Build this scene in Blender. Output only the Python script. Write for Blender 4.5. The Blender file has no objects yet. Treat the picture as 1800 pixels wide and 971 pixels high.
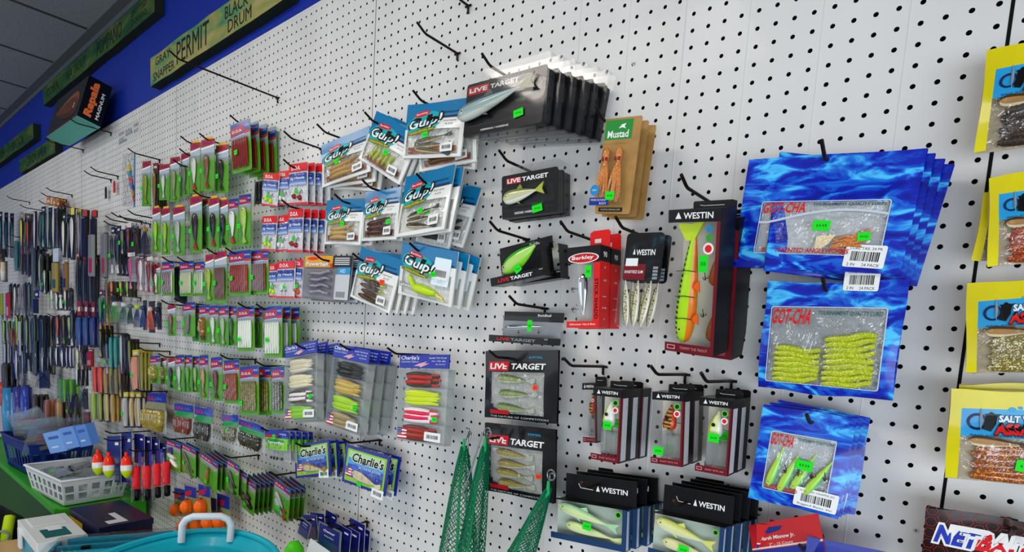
import bpy, bmesh, math, random
import numpy as np
from mathutils import Matrix, Vector, Euler
# ---------------------------------------------------------------- camera, world, lights, exposure
S = .0254            # the scene is measured in inches, built in metres
FZ = 60.             # height of the lens above the floor, inches
def V(x, y, z): return Vector((x*S, y*S, (z+FZ)*S))
sc = bpy.context.scene
col = sc.collection
cam = bpy.data.objects.new('camera', bpy.data.cameras.new('camera'))
col.objects.link(cam); sc.camera = cam
YAW, PITCH, ROLL, FPX, PCX, PCY = -0.68468, -0.101476, 0.062282, 1004.607, 900., 705.061
_f = Vector((math.sin(YAW)*math.cos(PITCH), math.cos(YAW)*math.cos(PITCH), math.sin(PITCH)))
_r = Vector((math.cos(YAW), -math.sin(YAW), 0.)); _u = _r.cross(_f)
_r2 = _r*math.cos(ROLL)+_u*math.sin(ROLL); _u2 = -_r*math.sin(ROLL)+_u*math.cos(ROLL)
_m = Matrix((_r2, _u2, -_f)).transposed().to_4x4(); _m.translation = V(0.263, -35.508, -.008)
cam.matrix_world = _m
cam.data.sensor_width = 36.; cam.data.sensor_fit = 'HORIZONTAL'
cam.data.lens = 36.*FPX/1800.
cam.data.shift_x = (900.-PCX)/1800.; cam.data.shift_y = (PCY-485.5)/1800.
cam.data.clip_start = .02
sc.view_settings.view_transform = 'Standard'; sc.view_settings.look = 'None'
sc.view_settings.gamma = 1.; sc.view_settings.use_curve_mapping = False
sc.view_settings.exposure = -0.24
sc.cycles.transparent_max_bounces = 24; sc.cycles.max_bounces = 6
sc.cycles.caustics_reflective = False; sc.cycles.caustics_refractive = False
W = bpy.data.worlds.new('shop_daylight'); sc.world = W; W.use_nodes = True
W.node_tree.nodes['Background'].inputs[0].default_value = (.90, .95, 1., 1)
W.node_tree.nodes['Background'].inputs[1].default_value = .62
def area(name, loc, aim, sx, sy, power, color=(1, 1, 1)):
    l = bpy.data.lights.new(name, 'AREA'); l.shape = 'RECTANGLE'; l.size = sx*S; l.size_y = sy*S
    l.energy = power; l.color = color
    o = bpy.data.objects.new(name, l); col.objects.link(o); o.location = V(*loc)
    o.rotation_euler = (V(*aim)-V(*loc)).to_track_quat('-Z', 'Y').to_euler(); return o
# fluorescent troffers of the shop ceiling, window daylight from behind left, and a fill light added low at right
area('ceiling_troffer', (-58, -62, 52.5), (-58, -61, -60), 48, 20, 30, (1, .92, .83))
area('ceiling_troffer', (-150, -60, 52.5), (-150, -59, -60), 48, 20, 22, (1, .98, .95))
area('daylight_fill', (75, -130, -28), (-40, 0, -20), 150, 60, 135, (.80, .90, 1))  # added bluish fill to brighten the lower wall, no window known there
area('daylight_fill', (-260, -200, -8), (-60, 0, -14), 200, 90, 60, (.85, .93, 1))
# ---------------------------------------------------------------- materials
def lin(h):
    h = h.lstrip('#'); c = [int(h[i:i+2], 16)/255 for i in (0, 2, 4)]
    return tuple(x/12.92 if x <= .04045 else ((x+.055)/1.055)**2.4 for x in c)+(1.,)
_M = {}
def _new(name):
    m = bpy.data.materials.new(name); m.use_nodes = True
    return m, m.node_tree.nodes, m.node_tree.links, m.node_tree.nodes['Principled BSDF']
def C(h, r=.4, me=0., coat=0.):
    """plain painted, printed or moulded colour"""
    k = (h, r, me, coat)
    if k not in _M:
        m, n, l, b = _new('colour_'+h.lstrip('#'))
        b.inputs['Base Color'].default_value = lin(h); b.inputs['Roughness'].default_value = r
        b.inputs['Metallic'].default_value = me; b.inputs['Coat Weight'].default_value = coat*.4; b.inputs['Specular IOR Level'].default_value = .22
        b.inputs['Coat Roughness'].default_value = .08
        m.diffuse_color = lin(h); _M[k] = m
    return _M[k]
def _coords(n, l, scale):
    t = n.new('ShaderNodeTexCoord'); mp = n.new('ShaderNodeMapping'); l.new(t.outputs['Object'], mp.inputs[0])
    mp.inputs['Scale'].default_value = scale if isinstance(scale, tuple) else (scale,)*3
    return mp.outputs[0]
def _ramp(n, l, src, stops, const=False):
    r = n.new('ShaderNodeValToRGB'); l.new(src, r.inputs[0])
    if const: r.color_ramp.interpolation = 'CONSTANT'
    e = r.color_ramp.elements
    while len(e) < len(stops): e.new(.5)
    for q, (p, h) in zip(e, stops): q.position = p; q.color = lin(h)
    return r.outputs[0]
def NOISE(name, stops, scale=30, detail=4, dist=0., r=.4, me=0., bump=0., coat=0.):
    k = ('n', name)
    if k not in _M:
        m, n, l, b = _new(name); t = n.new('ShaderNodeTexNoise'); l.new(_coords(n, l, scale), t.inputs[0])
        t.inputs['Scale'].default_value = 1; t.inputs['Detail'].default_value = detail; t.inputs['Distortion'].default_value = dist
        l.new(_ramp(n, l, t.outputs[0], stops), b.inputs['Base Color'])
        b.inputs['Roughness'].default_value = r; b.inputs['Metallic'].default_value = me; b.inputs['Coat Weight'].default_value = coat*.35; b.inputs['Specular IOR Level'].default_value = .25
        if bump:
            bp = n.new('ShaderNodeBump'); bp.inputs['Strength'].default_value = bump; bp.inputs['Distance'].default_value = .002
            l.new(t.outputs[0], bp.inputs['Height']); l.new(bp.outputs[0], b.inputs['Normal'])
        _M[k] = m
    return _M[k]
def GLIT(base, spark, scale=900, r=.25):
    """soft plastic with glitter flakes in it"""
    k = ('g', base, spark)
    if k not in _M:
        m, n, l, b = _new('glitter_'+base.lstrip('#')); t = n.new('ShaderNodeTexVoronoi'); l.new(_coords(n, l, scale*2.6), t.inputs[0])
        t.inputs['Scale'].default_value = 1
        sp = n.new('ShaderNodeSeparateColor'); l.new(t.outputs['Color'], sp.inputs[0])
        l.new(_ramp(n, l, sp.outputs[0], [(0, base), (.72, base), (.9, spark)]), b.inputs['Base Color'])
        b.inputs['Roughness'].default_value = r; b.inputs['Coat Weight'].default_value = .5; _M[k] = m
    return _M[k]
def FILM(name='clear_film', tint='#ffffff', crinkle=0., rough=.06, base=.015, op=0.):
    """thin clear plastic: see-through with a sheen; op is how milky it is"""
    k = ('f', name)
    if k not in _M:
        m, n, l, b = _new(name); n.remove(b); out = n['Material Output']
        tr = n.new('ShaderNodeBsdfTransparent'); tr.inputs[0].default_value = lin(tint)
        gl = n.new('ShaderNodeBsdfGlossy'); gl.inputs['Roughness'].default_value = rough
        fr = n.new('ShaderNodeLayerWeight'); fr.inputs[0].default_value = .5      # sheen grows towards grazing views, from either side
        pw = n.new('ShaderNodeMath'); pw.operation = 'POWER'; l.new(fr.outputs['Facing'], pw.inputs[0]); pw.inputs[1].default_value = 4.
        ad = n.new('ShaderNodeMath'); ad.operation = 'MULTIPLY_ADD'; l.new(pw.outputs[0], ad.inputs[0]); ad.inputs[1].default_value = .7; ad.inputs[2].default_value = base
        mx = n.new('ShaderNodeMixShader'); l.new(ad.outputs[0], mx.inputs[0]); l.new(tr.outputs[0], mx.inputs[1]); l.new(gl.outputs[0], mx.inputs[2])
        last = mx.outputs[0]
        if op:
            df = n.new('ShaderNodeBsdfDiffuse'); df.inputs[0].default_value = lin(tint)
            m2 = n.new('ShaderNodeMixShader'); m2.inputs[0].default_value = op
            l.new(last, m2.inputs[1]); l.new(df.outputs[0], m2.inputs[2]); last = m2.outputs[0]
        if crinkle:
            t = n.new('ShaderNodeTexNoise'); l.new(_coords(n, l, 26), t.inputs[0]); t.inputs['Scale'].default_value = 1; t.inputs['Distortion'].default_value = 2.2; t.inputs['Detail'].default_value = 3
            bp = n.new('ShaderNodeBump'); bp.inputs['Strength'].default_value = crinkle; bp.inputs['Distance'].default_value = .01
            l.new(t.outputs[0], bp.inputs['Height']); l.new(bp.outputs[0], gl.inputs['Normal']); l.new(bp.outputs[0], fr.inputs['Normal'])
        l.new(last, out.inputs[0]); _M[k] = m
    return _M[k]
CLEAR = FILM('clear_rigid_plastic')
BAGF = FILM('clear_crinkled_bag_film', crinkle=1., rough=.09, base=.085)
MILKY = FILM('milky_clear_plastic', tint='#e9ecec', op=.12)
WHITE, BLACK, STICK = C('#ececea'), C('#0b0b0d', .3), C('#12e01c', .6)
ORSTICK = C('#ff3a10', .6)
STEEL = C('#b9bcc0', .25, 1.); DARKWIRE = NOISE('rusty_dark_wire', [(.3, '#16100c'), (.6, '#2c1b12'), (.8, '#4a2c18')], 120, r=.5, me=.5)
# ---------------------------------------------------------------- mesh builder (inches; x right, z up, front of a pack faces -y)
_TX = {}
def text_mesh(s, bold=0., res=2, base=None):
    """vertices and faces of a line of lettering, left bottom at 0,0 and cap height 1"""
    k = (s, bold, base is None)
    if k not in _TX:
        c = bpy.data.curves.new('t', 'FONT'); c.body = s; c.size = 1; c.resolution_u = res; c.offset = bold; c.fill_mode = 'FRONT'
        o = bpy.data.objects.new('t', c); me = bpy.data.meshes.new_from_object(o)
        v = np.array([q.co[:2] for q in me.vertices]) if len(me.vertices) else np.zeros((1, 2))
        f = [tuple(p.vertices) for p in me.polygons]
        bpy.data.objects.remove(o); bpy.data.curves.remove(c); bpy.data.meshes.remove(me)
        lo, hi = (v.min(0), v.max(0)) if base is None else base
        _TX[k] = ((v-[lo[0], lo[1]])/max(1e-6, hi[1]-lo[1]), f, (hi[0]-lo[0])/max(1e-6, hi[1]-lo[1]), (lo, hi))
    return _TX[k]
class MB:
    def __init__(s): s.v, s.f, s.mi, s.mats, s.sm, s.yf = [], [], [], [], [], None
    def _m(s, m):
        if m not in s.mats: s.mats.append(m)
        return s.mats.index(m)
    def add(s, vs, fs, m, smooth=False):
        b = len(s.v)
        if s.yf: vs = [(x, y+s.yf(x, z), z) for x, y, z in vs]
        s.v += [tuple(q) for q in vs]
        mm = m if isinstance(m, list) else [m]*len(fs)
        for f, q in zip(fs, mm): s.f.append(tuple(b+i for i in f)); s.mi.append(s._m(q)); s.sm.append(smooth)
        return s
    def poly(s, pts, y, m): return s.add([(x, y, z) for x, z in pts], [tuple(range(len(pts)))], m)
    def rect(s, x0, z0, x1, z1, y, m, n=1):
        vs, fs = [], []
        for i in range(n+1): t = x0+(x1-x0)*i/n; vs += [(t, y, z0), (t, y, z1)]
        for i in range(n): fs.append((2*i, 2*i+2, 2*i+3, 2*i+1))
        return s.add(vs, fs, m)
    def rrect(s, x0, z0, x1, z1, r, y, m): return s.poly(rr(x0, z0, x1, z1, r), y, m)
    def ell(s, cx, cz, rx, rz, y, m, n=20, rot=0.):
        c, q = math.cos(rot), math.sin(rot)
        P = [(rx*math.cos(2*PI*i/n), rz*math.sin(2*PI*i/n)) for i in range(n)]
        vs = [(cx, y, cz)]+[(cx+(a*c-b*q)*t, y, cz+(a*q+b*c)*t) for t in (.5, 1) for a, b in P]
        fs = [(0, 1+i, 1+(i+1) % n) for i in range(n)]+[(1+i, 1+n+i, 1+n+(i+1) % n, 1+(i+1) % n) for i in range(n)]
        return s.add(vs, fs, m)
    def box(s, x0, x1, y0, y1, z0, z1, m):
        vs = [(x, y, z) for z in (z0, z1) for y in (y0, y1) for x in (x0, x1)]
        return s.add(vs, [(0, 2, 3, 1), (4, 5, 7, 6), (0, 1, 5, 4), (2, 6, 7, 3), (0, 4, 6, 2), (1, 3, 7, 5)], m)
    def slab(s, pts, y0, y1, m, side=None, back=True):
        """outline in x,z, extruded from the front y0 to the back y1"""
        n = len(pts); vs = [(x, y0, z) for x, z in pts]+[(x, y1, z) for x, z in pts]
        fs = [(i, (i+1) % n, n+(i+1) % n, n+i) for i in range(n)]
        s.add(vs, fs, side or m); s.add(vs[:n], [tuple(range(n))], m)
        if back: s.add(vs[n:], [tuple(range(n))[::-1]], m)
        return s
    def ring(s, outer, inner, y0, y1, m):
        n = len(outer); vs = [(x, y, z) for y in (y0, y1) for P in (outer, inner) for x, z in P]; fs = []
        for i in range(n):
            j = (i+1) % n
            fs += [(i, j, n+j, n+i), (2*n+i, 3*n+i, 3*n+j, 2*n+j), (i, 2*n+i, 2*n+j, j), (n+i, n+j, 3*n+j, 3*n+i)]
        return s.add(vs, fs, m)
    def loft(s, rings, m, smooth=True, cap=True, closed=True):
        n = len(rings[0]); vs = [p for r in rings for p in r]; fs, ms = [], []
        for i in range(len(rings)-1):
            for j in range(n if closed else n-1):
                k = (j+1) % n; fs.append((i*n+j, i*n+k, (i+1)*n+k, (i+1)*n+j)); ms.append(m(i, j) if callable(m) else m)
        s.add(vs, fs, ms, smooth)
        if cap and closed:
            q = m(0, 0) if callable(m) else m
            s.add(rings[0], [tuple(range(n))[::-1]], q); s.add(rings[-1], [tuple(range(n))], m(len(rings)-2, 0) if callable(m) else m)
        return s
    def tube(s, path, r, m, n=6, cap=True):
        P = [Vector(p) for p in path]; rings = []; up = None
        for i, p in enumerate(P):
            t = (P[min(i+1, len(P)-1)]-P[max(i-1, 0)]).normalized()
            if up is None: up = t.orthogonal().normalized()
            up = (up-t*up.dot(t)); up = up.normalized() if up.length > 1e-6 else t.orthogonal().normalized()
            b = t.cross(up); q = r[i] if isinstance(r, (list, tuple)) else r
            rings.append([tuple(p+(up*math.cos(2*PI*k/n)+b*math.sin(2*PI*k/n))*q) for k in range(n)])
        return s.loft(rings, m, cap=cap)
    def lathe(s, prof, m, cx=0, cy=0, n=14, smooth=True):
        """profile of (radius, z); m may be a function of the segment"""
        rings = [[(cx+r*math.cos(2*PI*k/n), cy+r*math.sin(2*PI*k/n), z) for k in range(n)] for r, z in prof]
        return s.loft(rings, (lambda i, j: m(i)) if callable(m) else m, smooth)
    def text(s, t, x, z, w, h, y, m, shear=0., bold=.0, rot=0., out=None, align='c', ow=.05):
        """lettering centred on x,z, squeezed into w by h; out is an outline colour behind it"""
        for q, b, dy in ((out, bold+ow, .006), (m, bold, 0)) if out else ((m, bold, 0),):
            v, f, asp, bb = text_mesh(t, b, base=text_mesh(t, bold)[3] if b != bold else None)
            px, pz = v[:, 0]/asp-.5, v[:, 1]-.5
            px = px*w+shear*pz*h; pz = pz*h; c, n = math.cos(rot), math.sin(rot)
            s.add([(x+a*c-d*n, y+dy, z+a*n+d*c) for a, d in zip(px, pz)], f, q)
        return s
    def obj(s, name, parent=None, bevel=0., sub=0):
        me = bpy.data.meshes.new(name)
        me.from_pydata([(a*S, b*S, c*S) for a, b, c in s.v], [], s.f)
        for m in s.mats: me.materials.append(m)
        me.polygons.foreach_set('material_index', s.mi); me.polygons.foreach_set('use_smooth', s.sm)
        me.update()
        o = bpy.data.objects.new(name, me); col.objects.link(o)
        if parent is not None: o.parent = parent
        else: o.location = V(0, 0, 0)
        if bevel:
            q = o.modifiers.new('bevel', 'BEVEL'); q.width = bevel*S; q.segments = 2; q.limit_method = 'ANGLE'
        return o
PI = math.pi
def rr(x0, z0, x1, z1, r, n=4):
    P = []
    for cx, cz, a in ((x1-r, z1-r, 0), (x0+r, z1-r, 90), (x0+r, z0+r, 180), (x1-r, z0+r, 270)):
        for i in range(n+1): t = math.radians(a+90*i/n); P.append((cx+r*math.cos(t), cz+r*math.sin(t)))
    return P
def empty(name, loc=(0, 0, -FZ), rot=(0, 0, 0)):
    o = bpy.data.objects.new(name, None); col.objects.link(o); o.location = V(*loc); o.rotation_euler = rot
    o.empty_display_size = .02; return o
def tag(o, label, cat, group=None):
    o['label'] = label; o['category'] = cat
    if group: o['group'] = group
    return o
def copy_tree(o, parent=None):
    c = o.copy(); col.objects.link(c)
    if parent is not None: c.parent = parent
    for ch in list(o.children): copy_tree(ch, c)
    return c
def struct(o): o['kind'] = 'structure'; return o
# ---------------------------------------------------------------- baits and lures (each one a part of its pack)
def fish(par, cx, y, cz, L, H, T, ang, back, side, belly, tail='fork', bands=0, bandc=None, eye=True, name='lure', hooks=0, fin=None, nose=.55, diving=0, tailc=None, N=14, blo=-.45):
    """a fish-shaped lure: nose at the start of its axis; ang is the way the tail points"""
    b = MB(); c, s = math.cos(math.radians(ang)), math.sin(math.radians(ang)); K = 12
    def T3(a, u, t): a -= L/2; return (cx+a*c-u*s, y+t, cz+a*s+u*c)
    bl = L*(.82 if tail != 'none' else 1.)
    rings = []
    for i in range(N+1):
        q = i/N; hh = max(.03, (math.sin(PI*min(1, q**nose*.97+.03))**.75)); hh = max(hh, .16 if q > .5 else .05)
        rings.append([T3(bl*q, H/2*hh*math.sin(2*PI*k/K), -T/2*hh*math.cos(2*PI*k/K)) for k in range(K)])
    def mm(i, j):
        a = math.sin(2*PI*(j+.5)/K)
        if bands and i % max(1, N//bands) == 1 and a > blo: return bandc
        return back if a > .45 else belly if a < -.55 else side
    b.loft(rings, mm)
    tc = tailc or back
    if tail == 'fork':
        P = [(bl*.97, H*.06), (L, H*.42), (L*.95, 0), (L, -H*.42), (bl*.97, -H*.06)]
    elif tail == 'paddle':
        P = [(bl*.95, H*.1), (bl*1.04, H*.1), (L, H*.4), (L*1.02, -H*.05), (L*.96, -H*.3), (bl, -H*.12)]
    else: P = None
    if P:
        n = len(P); vs = [T3(a, u, -.04) for a, u in P]+[T3(a, u, .04) for a, u in P]
        b.add(vs, [tuple(range(n))[::-1], tuple(range(n, 2*n))]+[(i, (i+1) % n, n+(i+1) % n, n+i) for i in range(n)], tc)
    if fin:
        for a0, u0, a1, u1, a2, u2 in ((.42, .42, .6, .40, .55, .72), (.35, -.42, .46, -.44, .5, -.66)):
            vs = [T3(bl*a, H*u, t) for t in (-.02, .02) for a, u in ((a0, u0), (a1, u1), (a2, u2))]
            b.add(vs, [(0, 1, 2), (3, 5, 4), (0, 3, 4, 1), (1, 4, 5, 2), (2, 5, 3, 0)], fin)
    if diving:
        vs = [T3(a, u, t) for t in (-T*.4, T*.4) for a, u in ((L*.03, -H*.12), (-L*diving, -H*.45), (-L*diving, -H*.5), (L*.05, -H*.2))]
        b.add(vs, [(0, 1, 5, 4), (1, 2, 6, 5), (2, 3, 7, 6), (0, 3, 2, 1), (4, 5, 6, 7)], MILKY)
    o = b.obj(name, par)
    if eye:
        e = MB(); yy = -T*.40
        for r, m, d in ((.10, C('#d8c890', .2), 0), (.055, BLACK, -.012)):
            vs = [T3(bl*.12, H*.1, yy-.03+d)]+[T3(bl*.12+H*r*math.cos(2*PI*k/8), H*.1+H*r*math.sin(2*PI*k/8), yy-.02+d) for k in range(8)]
            e.add(vs, [(0, 1+(k+1) % 8, 1+k) for k in range(8)], m)
        e.obj('eye', o)
    for k in range(hooks):
        a = bl*(.35+.5*k/max(1, hooks-1)) if hooks > 1 else bl*.5
        treble(o, *T3(a, -H*.5, 0), H*.45, math.radians(ang))
    return o
def treble(par, x, y, z, r, a):
    b = MB(); dx, dz = math.sin(a), -math.cos(a)
    for k in range(3):
        t = 2*PI*k/3; ex, ey = math.cos(t)*r*.5, math.sin(t)*r*.4
        P = [(x, y, z), (x+dx*r, y, z+dz*r), (x+dx*r*1.5+ex*dz*-.4, y+ey*.5, z+dz*r*1.5+ex*.4), (x+dx*r*1.35+ex*-dz, y+ey, z+dz*r*1.35+ex*dx), (x+dx*r*.9-ex*dz*1.1, y+ey*1.1, z+dz*r*.9+ex*dx*1.1)]
        b.tube(P, .022, C('#3a3432', .3, 1.), 4)
    return b.obj('treble_hook', par)
def worm(par, x0, z0, x1, z1, y, r, m, wave=.0, k=1.5, tail=.3, name='soft_bait', tc=None, n=10, ph=0.):
    b = MB(); P, R = [], []; L = math.hypot(x1-x0, z1-z0); nx, nz = -(z1-z0)/L, (x1-x0)/L
    for i in range(n+1):
        q = i/n; w = wave*math.sin(2*PI*k*q+ph)*q
        P.append((x0+(x1-x0)*q+nx*w, y-abs(w)*.2, z0+(z1-z0)*q+nz*w)); R.append(r*(.55+.45*min(1, q*6))*(1 if q < .6 else 1-(1-tail)*(q-.6)/.4))
    b.tube(P, R, (lambda i, j: tc if tc and i > n*.7 else m), 8)
    return b.obj(name, par)
def shrimp(par, cx, y, cz, L, m, legs, ang=90, tip=None):
    b = MB(); c, s = math.cos(math.radians(ang)), math.sin(math.radians(ang)); n = 12; rings = []
    def T3(a, u, t): return (cx+a*c-u*s, y+t, cz+a*s+u*c)
    for i in range(n+1):
        q = i/n; h = L*.16*(math.sin(PI*(q*.85+.12))**.7)*(1+.08*(i % 2)); bend = -L*.22*(q-.4)**2
        rings.append([T3(L*(q-.5), bend+h*.7*math.sin(2*PI*k/8), -h*.55*math.cos(2*PI*k/8)) for k in range(8)])
    b.loft(rings, lambda i, j: (tip or m) if i > n-3 else m)
    for k in range(5):
        a = L*(-.3+.11*k); b.tube([T3(a, -L*.06, 0), T3(a-L*.03, -L*.16, -.05), T3(a-L*.09, -L*.2, 0)], L*.012, legs, 4)
    for k in (-1, 1): b.tube([T3(-L*.48, 0, 0), T3(-L*.7, L*.05*k, -.05), T3(-L*.85, L*.12*k, 0)], L*.008, legs, 4)
    return b.obj('soft_bait', par)
def jighead(par, x, y, z, r, m, ang=0.):
    b = MB(); n = 8
    b.lathe([(r*math.sin(PI*i/6)+.005, z+r*math.cos(PI*i/6)) for i in range(7)], m, x, y, 10)
    o = b.obj('jig_head', par); h = MB(); dx = math.sin(ang)
    P = [(x, y, z+r), (x+r*.2, y, z+r*2.2), (x+r*.8+dx, y, z+r*3), (x+r*1.6, y, z+r*2.4), (x+r*1.7, y, z+r*1.6)]
    h.tube(P, .03, C('#55504c', .3, 1.), 5); h.obj('hook', o)
    e = MB(); e.ell(x-r*.1, z+r*.1, r*.35, r*.35, y-r*.98, BLACK, 8); e.obj('eye', o)
    return o
def sticker(par, x, z, y, w=.75, h=.5, rot=.05, m=None, name='price_sticker'):
    b = MB(); c, s = math.cos(rot), math.sin(rot)
    P = [(x+a*c-d*s, z+a*s+d*c) for a, d in ((-w/2, -h/2), (w/2, -h/2), (w/2, h/2), (-w/2, h/2))]
    b.slab(P, y-.012, y, m or STICK)
    k = C('#0a7a16', .6) if m is None else C('#a02008', .6)
    for i, t in enumerate((-.24, -.08, .1, .24)): b.rect(x+w*t-.03*w, z-h*.12, x+w*t+.05*w, z+h*.12, y-.016, k)
    return b.obj(name, par)
def barcode(par, x, z, y, w, h, rot=0., head=None, foot=None):
    b = MB(); rnd = random.Random(7); c, s = math.cos(rot), math.sin(rot)
    def R(a, d): return (x+a*c-d*s, z+a*s+d*c)
    b.slab([R(a, d) for a, d in rr(-w/2, -h/2, w/2, h/2, min(w, h)*.08, 2)], y-.012, y, WHITE)
    t = -w*.34
    while t < w*.34:
        q = w*rnd.choice((.01, .018, .03)); b.poly([R(t, -h*.22), R(t+q, -h*.22), R(t+q, h*.2), R(t, h*.2)], y-.018, BLACK); t += q+w*rnd.choice((.012, .022))
    if head: b.text(head, *R(0, h*.34), w*.8, h*.12, y-.018, BLACK, rot=rot)
    if foot: b.text(foot, *R(0, -h*.38), w*.8, h*.13, y-.018, BLACK, rot=rot)
    return b.obj('barcode_label', par)
def flag(b, x, z, w, h, y):
    for i in range(7): b.rect(x, z+h*i/7, x+w, z+h*(i+1)/7, y, C('#c01828') if i % 2 == 0 else WHITE)
    b.rect(x, z+h*.45, x+w*.45, z+h, y-.006, C('#1a2a7a'))
    for i in range(3):
        for j in range(3): b.rect(x+w*(.06+.13*i), z+h*(.52+.16*j), x+w*(.11+.13*i), z+h*(.58+.16*j), y-.01, WHITE)
def pillow(w, h, matf, bulge=.25, xb=(), zb=(), f0=.0, seed=0, nx=10, nz=10, wave=.0, y0=0., edge=.0):
    """one face of a filled bag as a grid; xb, zb are print boundaries as fractions from the left and from the top"""
    b = MB(); rnd = random.Random(seed); p1, p2 = rnd.random()*6, rnd.random()*6
    xs = sorted(set([round(i/nx, 4) for i in range(nx+1)])); zs = sorted(set([round(i/nz, 4) for i in range(nz+1)]))
    def snap(g, br):
        g = list(g)
        for q in br:
            i = min(range(1, len(g)-1), key=lambda k: abs(g[k]-q)); g[i] = q
        return sorted(g)
    xs, zs = snap(xs, xb), snap(zs, zb)
    def Y(fx, fz):
        t = max(0., (fz-f0)/(1-f0)) if f0 < 1 else 0
        return y0-bulge*(max(0, math.sin(PI*fx))**.6)*(max(0, math.sin(PI*min(1, t)))**.6)-wave*math.sin(5*fx+p1)*math.sin(4*fz+p2)
    vs = []
    for fz in zs:
        for fx in xs:
            x, z = (fx-.5)*w, (.5-fz)*h
            if edge and fz in (0, 1): z += edge*math.sin(7*fx+p1)
            if edge and fx in (0, 1): x += edge*.6*math.sin(6*fz+p2)
            vs.append((x, Y(fx, fz), z))
    n = len(xs); fs, ms = [], []
    for i in range(len(zs)-1):
        for j in range(n-1):
            q = matf((xs[j]+xs[j+1])/2, (zs[i]+zs[i+1])/2)
            if q is not None: fs.append((i*n+j, (i+1)*n+j, (i+1)*n+j+1, i*n+j+1)); ms.append(q)
    b.add(vs, fs, ms, True)
    b.Y = lambda x, z: Y(min(1, max(0, x/w+.5)), min(1, max(0, .5-z/h)))
    return b
def blister(par, x0, z0, x1, z1, d, y=0., r=.15, m=None, name='blister'):
    b = MB(); o = rr(x0, z0, x1, z1, r, 3); k = min(.12, (x1-x0)*.1); i = rr(x0+k, z0+k, x1-k, z1-k, r, 3); n = len(o)
    vs = [(x, y, z) for x, z in o]+[(x, y-d, z) for x, z in i]
    b.add(vs, [(q, (q+1) % n, n+(q+1) % n, n+q) for q in range(n)]+[tuple(range(n, 2*n))], m or CLEAR)
    return b.obj(name, par)
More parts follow.
